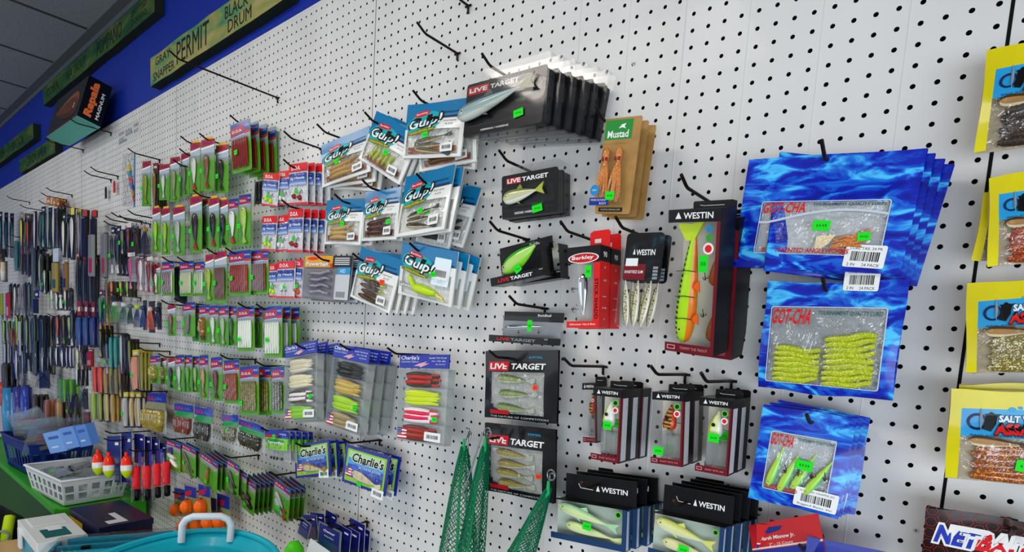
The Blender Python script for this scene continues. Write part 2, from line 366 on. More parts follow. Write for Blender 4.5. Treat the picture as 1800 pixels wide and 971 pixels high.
# ---------------------------------------------------------------- packs: one builder per kind; front plane at y=0, centre at the origin
K = {}
def kind(f): K[f.__name__[2:]] = f; return f
WATER = lambda: NOISE('printed_water_pattern', [(.28, '#040c78'), (.45, '#0822b0'), (.55, '#1468d6'), (.65, '#4cc4f8')], (22, 22, 60), 5, 1.2, r=.22, coat=.5)
def glue(*a):
    pass
@kind
def k_gulp(R, w, h, bait='#a8804c', juice='#6e2e0c', lean=.12, shape='grub', seed=0, big=False, white=True, stick=(.42, .66), ors=False):
    teal, body = C('#0672a6', .25, coat=.6), C('#e9e8e2', .3, coat=.5)
    wx0, wx1, wz0, wz1 = (.08, .95, .46, .95) if big else (.06, .95, .5, .95)
    win = lambda fx, fz: wx0 < fx < wx1 and wz0 < fz < wz1
    top = lambda fx, fz: fz < (.30 if fx > .55 else .46)
    fb = pillow(w, h, lambda fx, fz: None if win(fx, fz) else teal if top(fx, fz) else body, .28, (wx0, wx1, .55), (wz0, wz1, .3, .46), .3, seed, 12, 14, .03, edge=.03)
    Y = fb.Y; fb.obj('bag_front', R)
    bk = MB(); bk.slab([(-w/2, -h/2), (w/2, -h/2), (w/2, h/2), (-w/2, h/2)], .1, .14, C('#d8d7d0', .4)); bk.obj('bag_back', R)
    wf = pillow(w, h, lambda fx, fz: BAGF if win(fx, fz) else None, .3, (wx0, wx1, .55), (wz0, wz1, .3, .46), .3, seed, 12, 14, .03); wf.obj('window_film', R)
    X = lambda f: (f-.5)*w
    Z = lambda f: (.5-f)*h
    p = MB(); p.yf = lambda x, z: Y(x, z)-.02
    p.ell(X(.34), Z(.36), .31*w, .2*h, 0, C('#14a4ac', .3), 24, lean)
    if big: p.rect(X(.04), Z(.5), X(.6), Z(.44), -.004, C('#7a8a14', .4), 4)
    p.ell(X(.33), Z(.52), .26*w, .045*h, -.008, C('#6a7a18', .4), 16, lean)
    p.text('Gulp!', X(.36), Z(.37), .56*w, .24*h, -.02, WHITE, .18, .02, lean, BLACK, ow=.1)
    p.ell(X(.29), Z(.19), .14*w, .05*h, -.01, C('#c81428', .3), 16, lean)
    p.text('Berkley', X(.29), Z(.19), .2*w, .045*h, -.02, WHITE, .1, .01, lean)
    nv = C('#0d2c50', .4)
    p.text('MINNOW', X(.78), Z(.2), .3*w, .035*h, -.01, nv, 0, .02); p.rect(X(.62), Z(.3), X(.96), Z(.26), -.006, nv, 4)
    if not big:
        p.text('GULP ALIVE', X(.78), Z(.36), .2*w, .025*h, -.01, nv); p.text('4 CT', X(.78), Z(.42), .12*w, .03*h, -.01, nv)
    p.text('Outfishes All Other Baits', X(.33), Z(.52), .42*w, .035*h, -.02, C('#e8d84a'), 0, .01, lean)
    if big:
        p.text('Saltwater', X(.2), Z(.78), .36*w, .08*h, -.04, WHITE, .2, .02, .02, BLACK)
        p.rrect(X(.64), Z(.66), X(.92), Z(.16), .1, -.02, C('#dff0f6', .4)); p.rect(X(.66), Z(.55), X(.9), Z(.32), -.03, WHITE, 2)
        for i in range(12): p.rect(X(.68+.016*i), Z(.5), X(.68+.016*i+.008), Z(.38), -.036, BLACK)
        p.text('Fishbone', X(.78), Z(.24), .22*w, .05*h, -.03, nv)
    p.obj('printed_label', R)
    bm = GLIT(bait, '#f0e8c0', 500) if shape == 'glit' else C(bait, .25, coat=.5)
    tc = C('#d4b878', .3)
    if shape == 'grub':
        for i in range(3): worm(R, X(.2), Z(.86-.09*i), X(.8), Z(.82-.11*i), -.06-.03*i, .26, bm, .1, 1, .3, ph=i)
    elif shape == 'strip':
        for i in range(5): worm(R, X(.22+.1*i), Z(.86), X(.3+.1*i), Z(.58), -.05-.02*(i % 2), .17, bm, .06, 1.2, .4, ph=i)
    elif shape == 'minnow':
        for i in range(3): fish(R, X(.52), -.1, Z(.88-.11*i), w*.62, .5, .24, 8*(i-1), C('#3c4a44', .3), bm, tc, 'paddle')
    elif shape == 'two':
        for i in range(4): worm(R, X(.22+.05*(i % 2)), Z(.88-.1*i), X(.8), Z(.9-.11*i), -.08, .22, bm, .05, 1, .3, tc=C('#b8c418', .3))
    elif shape == 'big':
        worm(R, X(.2), Z(.6), X(.34), Z(.8), -.1, .22, bm, .1, 1, .8); worm(R, X(.3), Z(.8), X(.72), Z(.82), -.12, .42, bm, .05, 1, .5)
        worm(R, X(.7), Z(.82), X(.88), Z(.93), -.1, .12, C('#e8e060', .3), .1, 2, .5)
    if juice:
        j = MB(); j.yf = lambda x, z: Y(x, z)*.6
        j.rect(X(.1), Z(.925), X(.91), Z(.80), .02, NOISE('amber_bait_juice_'+juice[1:], [(.3, juice), (.7, '#b06a28')], 25, r=.15, coat=.6), 8); j.obj('bait_juice', R)
    sticker(R, X(stick[0]), Z(stick[1]), Y(X(stick[0]), Z(stick[1]))-.05, .62, .42, .15, ORSTICK if ors else None)
    if not big: barcode(R, X(.78), Z(.83), Y(X(.78), Z(.83))-.05, .2*w, .16*h, .05)
@kind
def k_jigbag(R, w, h, jc='#c8e818', n=2, hookonly=False, seed=0, ghost=False):
    red, blue = C('#d8141c', .3, coat=.5), C('#1c3f9a', .35, coat=.4)
    fb = pillow(w, h, lambda fx, fz: red if fz < .2 or fz > .95 else None, .12, (), (.2, .95), .3, seed, 6, 12, .03); fb.obj('header', R)
    Y = fb.Y
    wf = pillow(w, h, lambda fx, fz: BAGF if .2 < fz < .95 else None, .12, (), (.2, .95), .3, seed, 6, 12, .03); wf.obj('bag_film', R)
    b = MB(); b.slab([(-w/2, -h/2), (w/2, -h/2), (w/2, h/2), (-w/2, h/2)], .08, .11, C('#d9dade', .4)); b.obj('bag_back', R)
    p = MB(); p.yf = lambda x, z: Y(x, z)-.015; X = lambda f: (f-.5)*w; Z = lambda f: (.5-f)*h
    p.text('D.O.A.', X(.4), Z(.11), .5*w, .1*h, -.01, WHITE, 0, .03)
    for i, q in enumerate(('#173a94', '#2a50a8', '#5c7cc0', '#a4b6da')): p.rect(X(.04), Z(.36+.055*i), X(.96), Z(.24 if i == 0 else .36+.055*(i-1)), -.004, C(q, .4), 4)
    p.text('Jig Heads', X(.5), Z(.37), .8*w, .085*h, -.04, WHITE, .1, .015)
    p.text('Premium', X(.6), Z(.28), .5*w, .04*h, -.02, WHITE)
    p.obj('printed_label', R)
    if hookonly:
        for i in range(2): jighead(R, X(.3+.2*i), -.02, Z(.86), .1, C('#e8e8e0', .3), .2)
    else:
        for i in range(n): jighead(R, X(.32+.3*i), -.02, Z(.80+.04*(i % 2)), .27, C(jc, .3, coat=.5), .1)
    sticker(R, X(.5), Z(.7), Y(0, Z(.7))-.05, .5, .38, .2)
@kind
def k_clam(R, w, h, head='red', card='#438a12', lure='fish', lc='#d8d8d0', lc2=None, tail=None, hh=.26, stick=(.3, .62), mini=False, tab=False, glit=None):
    X = lambda f: (f-.5)*w; Z = lambda f: (.5-f)*h
    g = NOISE('lime_printed_card_'+card[1:], [(.3, card), (.6, '#58a01c'), (.8, '#2a6e12')], 18, 2, r=.35, coat=.3)
    b = MB(); b.slab(rr(-w/2, -h/2, w/2, h/2, min(w, h)*.05, 2), 0, .05, g); b.obj('card', R)
    p = MB(); bl, rd, sv = C('#1b2f96', .3, coat=.4), C('#a81238', .3, coat=.4), C('#aeb8c8', .35)
    zt, zb = h/2-.01*h, Z(hh)
    if head == 'red':
        p.rect(-w*.49, Z(hh*.55), w*.49, zt, -.01, rd); p.poly([(-w*.49, Z(hh*.62)), (w*.49, Z(hh*.42)), (w*.49, Z(hh*.55)), (-w*.49, Z(hh*.75))], -.016, WHITE)
        p.rect(-w*.49, zb, w*.49, Z(hh*.6), -.012, sv); p.text('D.O.A.', 0, Z(hh*.28), w*.6, hh*h*.22, -.02, C('#3a1060'), 0, .02)
    else:
        p.rect(-w*.49, zb, w*.49, zt, -.01, bl); p.poly([(-w*.49, Z(hh*.95)), (w*.2, Z(hh*.8)), (w*.2, Z(hh*.25)), (-w*.49, Z(hh*.35))], -.016, rd)
        p.poly([(-w*.49, zb), (w*.49, zb), (w*.49, Z(hh*.85)), (-w*.49, Z(hh*.97))], -.014, sv)
        p.text('D.O.A.', -w*.15, Z(hh*.6), w*.5, hh*h*.2, -.022, WHITE, 0, .02)
        if w > 1.6: p.rect(w*.22, Z(hh*.95), w*.48, Z(hh*.75), -.02, C('#d03018')); p.text('3-PACK', w*.34, Z(hh*.4), w*.24, hh*h*.14, -.02, WHITE)
    for i, q in enumerate(('#8c9ca4', '#849a84', '#74985a')): p.rect(-w*.49, Z(hh+.05*(i+1)), w*.49, Z(hh+.05*i), -.008, C(q, .35))
    p.obj('header_print', R)
    if tab:
        t = MB(); t.slab(rr(-w*.3, h/2-.02, w*.3, h/2+.25, .08, 2), 0, .04, C('#e8a818', .4)); t.obj('hang_tab', R)
    blister(R, X(.06), Z(.95), X(.94), Z(hh+.03), .42 if not mini else .3, 0, .2)
    m = GLIT(lc, glit, 420) if glit else C(lc, .22, coat=.6); m2 = C(lc2 or lc, .22, coat=.6)
    zc = Z(hh+.03+(.92-hh)/2); L = h*(.9-hh)
    if lure == 'fish': fish(R, X(.5), -.16, zc, L, min(w*.62, L*.36), .3, -84, m, m, m2, 'paddle', tailc=C(tail, .3) if tail else None)
    elif lure == 'shrimp': shrimp(R, X(.5), -.18, zc, L*.92, m, m2, 80, C(tail, .3) if tail else None)
    elif lure == 'worms':
        n = max(3, int(w/.32))
        for i in range(n): worm(R, X(.14+.72*i/(n-1)), Z(hh+.06), X(.12+.76*i/(n-1)), Z(.92), -.12-.04*(i % 2), w*.4/n, m if i % 2 else m2, .04, 3, .5, ph=i)
    elif lure == 'worm': worm(R, X(.45), Z(hh+.08), X(.55), Z(.93), -.14, w*.2, m, .05, 2, .4, tc=C(tail, .3) if tail else m2)
    elif lure == 'squid':
        rr_ = min(.34, w*.15); worm(R, X(.2), Z(.5), X(.7), Z(.55), -.14, rr_, m, .02, 1, .6); worm(R, X(.4), Z(.62), X(.85), Z(.8), -.14, rr_, m2, .02, 1, .6)
    elif lure == 'two':
        for i in (0, 1): fish(R, X(.5), -.14, Z(.56+.2*i), w*.8, min(w*.26, .8), .2, -35, m, m, m2, 'paddle', tailc=C(tail, .3) if tail else None)
    if stick: sticker(R, X(stick[0]), Z(stick[1]), -.46 if not mini else -.33, min(.7, w*.5), min(.5, w*.36), .1)
@kind
def k_tallclam(R, w, h, cols=('#e8e4d8',)*4, stick=(.66, .62)):
    X = lambda f: (f-.5)*w; Z = lambda f: (.5-f)*h
    b = MB(); b.slab([(-w*.5, Z(.155)), (w*.5, Z(.155)), (w*.5, h/2), (-w*.5, h/2)], -.08, .02, C('#182c9c', .3, coat=.4))
    b.text("Charlie's", X(.22), Z(.035), w*.38, h*.045, -.09, WHITE, .2, .01); b.text('Saltwater Edition', X(.22), Z(.08), w*.36, h*.022, -.09, C('#c8d4f0'), .2)
    b.text('Spade Tail Grub', X(.78), Z(.04), w*.34, h*.022, -.09, WHITE, .1); b.text('Kit 12b (6)', X(.8), Z(.075), w*.26, h*.02, -.09, WHITE); b.text('By Strike!', X(.84), Z(.11), w*.18, h*.016, -.09, WHITE)
    b.poly([(X(.3), Z(.13)), (X(.42), Z(.1)), (X(.58), Z(.075)), (X(.52), Z(.1)), (X(.62), Z(.1)), (X(.5), Z(.13)), (X(.44), Z(.145)), (X(.42), Z(.13))], -.088, C('#e0a8b0'))
    b.obj('header_card', R)
    s = MB(); z0 = Z(.16); s.ring(rr(-w/2, -h/2, w/2, z0, .12, 2), rr(-w/2+.1, -h/2+.1, w/2-.1, z0-.1, .1, 2), -.05, .75, MILKY)
    s.rect(-w/2, -h/2, w/2, z0, .74, FILM('hazy_tray_back', '#e4e6e4', op=.5)); s.obj('clamshell_tray', R)
    f = MB(); f.rect(-w/2+.02, -h/2+.02, w/2-.02, z0-.02, -.04, CLEAR); f.box(w/2-.06, w/2, -.05, .8, -h/2, z0, CLEAR); f.obj('clamshell_lid', R)
    ch = (z0+h/2-.2)/4
    for i in range(4):
        za = z0-.1-ch*i; zb = za-ch
        d = MB(); d.box(-w/2+.1, w/2-.1, .0, .72, zb-.03, zb+.03, MILKY)
        if i < 3: d.obj('divider', R)
        c = cols[i]; c = (c,) if isinstance(c, str) else c
        for k in range(5):
            m = C(c[k % len(c)], .25, coat=.5); zz = za-ch*(.25+.14*k); dx = .12*(k % 3)-.1
            worm(R, -w*.36+dx, zz, w*.30+dx, zz-.06+.05*(k % 2), .2-.05*(k % 2), ch*.17, m, .05, 1, .35, tc=C(c[(k+1) % len(c)], .25), ph=k)
    g = MB(); flag(g, -w*.46, -h*.475, w*.2, h*.13, -.055); g.obj('flag_print', R)
    barcode(R, X(.76), Z(.915), -.05, w*.32, h*.1, -.02)
    sticker(R, X(stick[0]), Z(stick[1]), -.05, .62, .42, 0.)
@kind
def k_charliebag(R, w, h, fishc='#c8a060', sx=.8, sz=.92, st=None):
    X = lambda f: (f-.5)*w; Z = lambda f: (.5-f)*h
    nv, gr = C('#141f86', .3, coat=.5), C('#8cc030', .4)
    b = MB(); b.slab([(-w/2, -h/2), (w/2, -h/2), (w/2, h/2), (-w/2, h/2)], 0, .12, nv); b.obj('bag', R)
    p = MB(); p.rect(X(.05), Z(.93), X(.95), Z(.08), -.01, gr)
    for i, q in enumerate(('#a8d8a0', '#5a9ad0', '#2a58b8', '#1c3494')): p.rect(X(.09), Z(.3+.17*i), X(.91), Z(.12 if i == 0 else .3+.17*(i-1)), -.015, C(q, .4))
    p.text("Charlie's", X(.54), Z(.27), w*.72, h*.25, -.03, BLACK, .2, .03, out=C('#e8e8c8')); p.text('SALTWATER EDITION', X(.6), Z(.5), w*.5, h*.06, -.03, WHITE, .1)
    flag(p, X(.06), Z(.8), w*.15, h*.24, -.03); p.poly([(X(.12), Z(.62)), (X(.25), Z(.44)), (X(.42), Z(.5)), (X(.3), Z(.56)), (X(.22), Z(.7))], -.028, C('#3c64c8')); p.obj('printed_label', R)
    fb = pillow(w, h, lambda fx, fz: BAGF if .52 < fz < .9 and .2 < fx < .92 else None, .2, (.2, .92), (.52, .9), .4, 1, 8, 10, .02, y0=-.02); fb.obj('window_film', R)
    fish(R, X(.56), -.1, Z(.76), w*.66, h*.24, .2, -8, C(fishc, .3), C('#d8c498', .3), C('#e8dcc0', .3), 'paddle')
    e = MB(); e.ring([(-w/2-.12, -h/2-.12), (w/2+.12, -h/2-.12), (w/2+.12, h/2+.18), (-w/2-.12, h/2+.18)], [(-w/2, -h/2), (w/2, -h/2), (w/2, h/2), (-w/2, h/2)], .05, .07, BAGF); e.obj('film_edge', R)
    if st: sticker(R, X(st[0]), Z(st[1]), -.06, .6, .4, -.1)
    barcode(R, X(sx), Z(sz), -.06, w*.26, h*.24, -.06)
@kind
def k_ltcard(R, w, h, big=False, fishes=None, stick=(.8, .72), cap='SARDINE / HARENG', serif=False, side='#3c5058'):
    X = lambda f: (f-.5)*w; Z = lambda f: (.5-f)*h; bk = C('#0c0c10', .3, coat=.3)
    T = .85 if not big else .7
    b = MB(); b.slab(rr(-w/2, -h/2, w/2, h/2, .15, 2), 0, .06, bk)
    b.box(-w/2+.02, w/2-.02, .02, T, -h/2, -h/2+.04, bk); b.box(w/2-.05, w/2, .02, T, -h/2, h/2-.2, NOISE('black_side_print', [(.45, '#08080a'), (.6, '#20242c'), (.7, '#5a6070')], (40, 40, 8), 2, r=.3)); b.obj('card', R)
    p = MB()
    tx = dict(shear=0., bold=.03)
    if serif: p.rect(X(.02), Z(.22), X(.30), Z(.06), -.01, C('#b01820', .3)); p.text('LIVE', X(.16), Z(.14), w*.24, h*.085, -.02, WHITE, **tx); p.text('TARGET', X(.50), Z(.14), w*.36, h*.085, -.02, WHITE, **tx)
    else: p.rect(X(.09), Z(.21), X(.36), Z(.08), -.01, C('#c8141c', .3)); p.text('LIVE', X(.23), Z(.145), w*.24, h*.10, -.02, WHITE, **tx); p.text('TARGET', X(.61), Z(.145), w*.46, h*.10, -.02, WHITE, **tx)
    p.text(cap, X(.42), Z(.93 if big else .9), w*.36, h*.035 if big else h*.055, -.02, WHITE, 0, .01)
    p.rect(X(.05), Z(.83), X(.96), Z(.825), -.012, C('#4a4a50')); p.obj('printed_label', R)
    if big: fish(R, X(.43), -.35, Z(.45), w*.98, h*.34, .8, 11, C('#2c5870', .15, coat=1.), C('#98aca8', .15, coat=1.), C('#c8cfc4', .15, coat=1.), 'fork', fin=C('#5a5a50', .3), tailc=C('#8c8a70', .3))
    else: fish(R, X(.44), -.3, Z(.5), w*.74, h*.33, .5, 6, C('#7c8a3c', .15, coat=1.), C('#c8c89c', .15, coat=1.), C('#e8ecdc', .15, coat=1.), 'fork', fin=C('#8c8c3c', .3), tailc=C('#b0b440', .3), hooks=0)
    if big:
        f = MB(); f.slab(rr(-w*.5, -h*.54, w*.5+.25, h*.5+.75, .2, 2), -.06, T+.05, CLEAR); f.obj('clamshell', R)
        blister(R, X(.02), Z(.62), X(.98), Z(.16), .85, 0, .5)
    else:
        f = MB(); f.slab(rr(-w*.5, -h*.5, w*.5+.1, h*.5+.5, .15, 2), -.05, T+.05, CLEAR); f.obj('clamshell', R); blister(R, X(.06), Z(.8), X(.96), Z(.28), .6, 0, .3)
    if stick: sticker(R, X(stick[0]), Z(stick[1]), -.09, .85, .5, .15)
@kind
def k_ltbox(R, w, h, clearback=False, D=1.6, stick=True, fishc='#3a8a34'):
    """flat window box; header flap behind the top edge"""
    X = lambda f: (f-.5)*w; Z = lambda f: (.5-f)*h; bk = C('#0d0d11', .3, coat=.3)
    b = MB(); b.slab([(-w/2+.1, h*.2), (w/2+.15, h*.2), (w/2+.15, h/2), (-w/2+.1, h/2)], D-.06, D, bk)
    b.rect(-w/2, -h/2, w/2, h*.36, D-.03, C('#0d0d11' if not clearback else '#8f9498', .4))
    b.text('BaitBall', X(.72), Z(.1), w*.22, h*.07, D-.07, WHITE, .1, .02); b.obj('back_card', R)
    f = MB(); zt = h*.34; zb = -h/2+h*.2
    f.rect(-w/2, -h/2, w/2, zb, 0, bk); f.box(-w/2, w/2, .005, D, -h/2-.02, -h/2, bk)
    f.box(w/2-.02, w/2, .01, D-.02, -h/2, zt, bk if not clearback else C('#16181c', .3)) if not clearback else f.box(w/2-.02, w/2, .01, D-.02, -h/2, zb, bk)
    f.text('BaitBall', w/2-.15, -h*.34, .3, .1, -.01, C('#c8c8c8'))
    f.text('LIVE', X(.26), -h*.41, w*.22, h*.085, -.02, C('#d81c24'), 0, .03); f.text('TARGET', X(.6), -h*.41, w*.42, h*.085, -.02, WHITE if not clearback else C('#8a8a8a'), 0, .03); f.obj('carton', R)
    g = MB(); g.rect(-w/2, zb, w/2, zt, 0, CLEAR); g.add([(-w/2, 0, zb), (-w/2, D, zb), (-w/2, D, zt), (-w/2, 0, zt)], [(0, 1, 2, 3)], CLEAR)
    g.add([(-w/2, 0, zt), (w/2, 0, zt), (w/2, D, zt), (-w/2, D, zt)], [(0, 1, 2, 3)], CLEAR); g.obj('window', R)
    if clearback: fish(R, X(.5), D*.5, Z(.5), w*.68, h*.16, .3, 3, C('#2a4a70', .2), C('#b0b8b8', .15, 1.), C('#d0d4d0', .2), 'none', hooks=2)
    else: fish(R, X(.5), D*.4, Z(.44), w*.72, h*.46, .8, 24, C('#38b414', .2, coat=1.), C('#b4dc70', .2, coat=1.), C('#8cec2c', .2, coat=1.), 'none', hooks=1, diving=.08, nose=.75)
    if stick: sticker(R, X(.7 if clearback else .55), Z(.45 if clearback else .72), -.02, .4 if clearback else .6, .8 if clearback else .5, .0 if clearback else .5)
@kind
def k_pouch(R, w, h, c='#4e6a28', c2='#8a9a50', n=3, sx=(.74, .52), seed=2, xs=(.1, .88)):
    bk = NOISE('black_pouch_film', [(.3, '#070709'), (.7, '#131318')], 30, r=.22, bump=.1, coat=.5); X = lambda f: (f-.5)*w; Z = lambda f: (.5-f)*h
    win = lambda fx, fz: .08 < fx < .84 and .31 < fz < .92 and (fx-.08)+(.92-fz)*1.3 > .16
    fb = pillow(w, h, lambda fx, fz: None if win(fx, fz) else bk, .25, (.08, .84), (.31, .92), .2, seed, 14, 14, .03, edge=.03); fb.obj('pouch_front', R); Y = fb.Y
    wf = pillow(w, h, lambda fx, fz: BAGF if win(fx, fz) else None, .26, (.08, .84), (.31, .92), .2, seed, 14, 14, .03); wf.obj('window_film', R)
    b = MB(); b.slab([(-w/2, -h/2), (w/2, -h/2), (w/2, h/2), (-w/2, h/2)], .14, .17, bk); b.rect(X(.08), Z(.92), X(.84), Z(.31), .13, C('#a9aaa4', .5)); b.obj('pouch_back', R)
    p = MB(); p.yf = lambda x, z: Y(x, z)-.02
    p.rect(X(.06), Z(.295), X(.36), Z(.16), 0, C('#c81420', .3), 4); p.text('LIVE', X(.21), Z(.228), w*.25, h*.085, -.02, WHITE, 0, .03); p.text('TARGET', X(.62), Z(.228), w*.46, h*.085, -.02, WHITE, 0, .03)
    p.text('SLOW ROLL', X(.72), Z(.1), w*.18, h*.03, -.02, C('#2aa0d0'), 0, .02); p.rect(X(.1), Z(.93), X(.38), Z(.87), -.04, C('#b81420', .35), 4)
    p.text('THE NATURE OF COMPETITION', X(.5), Z(.965), w*.8, h*.025, -.02, C('#c8c8c8')); p.obj('printed_label', R)
    for i in range(n): fish(R, X(.44+.03*(i % 2)), .0, Z(.42+.42*i/max(1, n-1)), w*.52, h*.13, .3, -3+3*(i % 2), C(c, .2, coat=.8), C(c2, .2, coat=.8), C('#c8ccb0', .2, coat=.8), 'paddle', tailc=C('#b4b8a4', .3))
    sticker(R, X(sx[0]), Z(sx[1]), Y(X(sx[0]), Z(sx[1]))-.05, .42, .36, -.05, ORSTICK)
@kind
def k_mustad(R, w, h):
    X = lambda f: (f-.5)*w; Z = lambda f: (.5-f)*h; kr = NOISE('kraft_board', [(.3, '#a07840'), (.7, '#b48a4e')], 40, r=.6)
    b = MB(); b.slab(rr(-w/2, -h/2, w/2, h/2, .12, 3), 0, .06, kr); b.obj('card', R)
    p = MB(); p.rect(X(.02), Z(.22), X(.78), Z(.02), -.01, C('#1c8a34', .4)); p.text('Mustad', X(.4), Z(.165), w*.58, h*.075, -.02, WHITE, 0, .02)
    p.poly([(X(.4), Z(.11)), (X(.48), Z(.07)), (X(.6), Z(.06)), (X(.56), Z(.09)), (X(.6), Z(.115)), (X(.5), Z(.1))], -.02, WHITE)
    p.rect(X(.1), Z(.975), X(.78), Z(.93), -.012, C('#1a1510')); p.text('MUSTAD-FISHING.COM', X(.44), Z(.952), w*.55, h*.02, -.02, C('#d8c8a8')); p.obj('printed_label', R)
    blister(R, X(-.03), Z(.9), X(.8), Z(.26), .55, 0, .2)
    q = MB(); q.ell(X(.06), Z(.76), w*.13, w*.13, -.58, C('#1c88c8', .4)); q.rect(X(-.06), Z(.92), X(.5), Z(.84), -.575, C('#142c90', .4)); q.text('MICRO OCTOPUS', X(.2), Z(.865), w*.42, h*.022, -.585, WHITE); q.text('BODY', X(.34), Z(.9), w*.2, h*.022, -.585, WHITE); q.text('NEW', X(.06), Z(.76), w*.12, h*.02, -.585, WHITE); q.obj('round_badge', R)
    og = GLIT('#c86a1c', '#f4c060', 600); rd = C('#8a1408', .2, coat=.8); rnd = random.Random(4)
    for k in (.2, .56):
        o = MB(); cx = X(k); o.lathe([(.02, Z(.3)), (.16, Z(.32)), (.24, Z(.37)), (.2, Z(.43)), (.13, Z(.46)), (.2, Z(.5))], og, cx, -.25, 10)
        for dx in (-.12, .12): o.lathe([(.01, Z(.405)), (.09, Z(.42)), (.09, Z(.44)), (.01, Z(.455))], rd, cx+dx, -.42, 8)
        for i in range(13):
            a = -.55+1.1*i/12; e = rnd.uniform(-.1, .1)
            o.tube([(cx+a*.25, -.25, Z(.48)), (cx+a*.6+e*.3, -.32, Z(.6)), (cx+a*.75+e, -.36+.1*e, Z(.75)), (cx+a*.8-e, -.3, Z(.88))], [.06, .05, .035, .02], og, 5)
        o.obj('octopus_skirt', R)
    sticker(R, X(.52), Z(.82), -.6, .62, .5, .0)
@kind
def k_redbox(R, w, h, D=1.3):
    X = lambda f: (f-.5)*w; Z = lambda f: (.5-f)*h; rd, bk = C('#e01818', .3, coat=.3), C('#101010', .3, coat=.3)
    b = MB(); b.box(w/2-.03, w/2, 0, D, -h/2, h/2-h*.19, rd); b.box(w/2-.03, w/2+.002, -.002, D, h/2-h*.19, h/2, bk); b.rect(-w/2, h/2-h*.2, w/2, h/2, 0, bk); b.rect(-w/2, -h/2, w/2, -h/2+h*.075, 0, rd); b.rect(w/2-.45, -h/2, w/2, h/2-h*.2, -.004, rd)
    b.box(-w/2, w/2, .01, D, -h/2-.03, -h/2, rd); b.rect(-w/2, -h/2, w/2, h/2, D, C('#b8b8b4', .4)); b.box(-w/2, w/2, 0, D, h/2, h/2+.03, bk)
    t = h/2; b.slab([(-w*.1, t-.1), (w/2+.0, t-.1), (w/2, t+h*.2), (w/2-.12, t+h*.225), (-w*.0, t+h*.225), (-w*.1, t+h*.2)], D-.08, D, rd); b.rect(w*.05, t+h*.07, w*.24, t+h*.12, D-.09, C('#d8d0c8')); b.obj('carton', R)
    p = MB(); p.ell(X(.5), h/2-h*.14, w*.46, h*.06, -.02, C('#c8141c')); p.ring([(X(.5)+w*.47*math.cos(a*.314), h/2-h*.14+h*.065*math.sin(a*.314)) for a in range(20)], [(X(.5)+w*.43*math.cos(a*.314), h/2-h*.14+h*.055*math.sin(a*.314)) for a in range(20)], -.028, -.022, WHITE); p.text('Berkley', X(.48), h/2-h*.14, w*.66, h*.06, -.03, WHITE, .15, .02)
    p.text('STICK SHADD', w/2-.22, -h*.15, h*.5, .26, -.012, BLACK, 0, .03, -PI/2); p.text('Saltwater Hard Bait', X(.5), -h/2+h*.037, w*.8, h*.025, -.01, WHITE); p.obj('printed_label', R)
    s = MB()
    for i, (t, q, hh) in enumerate((('90', .10, .07), ('12', .26, .025), ('3-10', .42, .025), ('Suspending', .62, .02), ('Low Tide', .76, .02), ('4', .9, .025))):
        v, f, asp, _ = text_mesh(t, .02); ww = min(D*.7, asp*h*hh)
        s.add([(w/2+.012, D*.5+(a/asp-.5)*ww, Z(q)+(c-.5)*h*hh) for a, c in v], f, WHITE)
    s.obj('side_print', R)
    g = MB(); g.rect(-w/2, -h/2+h*.075, w/2-.45, h/2-h*.2, -.002, CLEAR); g.add([(-w/2, 0, -h/2), (-w/2, D, -h/2), (-w/2, D, h/2), (-w/2, 0, h/2)], [(0, 1, 2, 3)], CLEAR); g.obj('window', R)
    fish(R, X(.36), D*.45, Z(.58), h*.52, w*.3, .35, -88, C('#8a8f98', .1, 1.), C('#c8ccd0', .1, 1.), C('#e4e6e8', .2), 'none', hooks=2)
    sticker(R, X(.66), Z(.31), -.04, .45, .75, .0)
@kind
def k_shadclam(R, w, h):
    X = lambda f: (f-.5)*w; Z = lambda f: (.5-f)*h
    b = MB(); b.slab(rr(-w/2, -h/2+h*.5, w/2, h/2, .25, 3), 0, .06, NOISE('black_splash_print', [(.5, '#0b0b0f'), (.62, '#14202c'), (.72, '#38505c')], 40, r=.3, coat=.3))
    b.rect(-w/2+.02, Z(.48), X(.6), Z(.32), -.01, C('#7a1420', .35)); b.text('SHADTEEZ SLIM', X(.29), Z(.4), w*.5, h*.03, -.02, WHITE, 0, .01); b.text('WESTIN', X(.56), Z(.2), w*.5, h*.06, -.02, WHITE, 0, .02)
    b.rect(X(.05), Z(.34), X(.38), Z(.26), -.02, WHITE); b.poly([(X(.22), Z(.22)), (X(.29), Z(.22)), (X(.255), Z(.16))], -.02, WHITE)
    for i in range(4): b.rect(X(.8), Z(.37+.035*i), X(.93), Z(.345+.035*i), -.02, C('#8a929a'))
    b.obj('card', R)
    blister(R, X(-.02), Z(1.0), X(.93), Z(.46), .55, .0, .35); c = MB(); c.slab(rr(-w/2-.05, -h/2, w/2+.02, h/2+.02, .3, 3), .03, .09, CLEAR); c.obj('clamshell', R)
    g = C('#5a7a34', .2, coat=.8); d = C('#d0c8a8', .2, coat=.8); e = C('#e4e0d0', .2, coat=.8)
    for i, a in enumerate((-82, -90, -98)): fish(R, X(.2+.27*i), -.15, Z(.73), h*.48, w*.2, .22, a+180, g, NOISE('speckled_shad_skin', [(.35, '#3c3020'), (.45, '#c8b890'), (.7, '#d8d0b8')], 420, 2, r=.2, coat=.6), e, 'none', nose=.8)
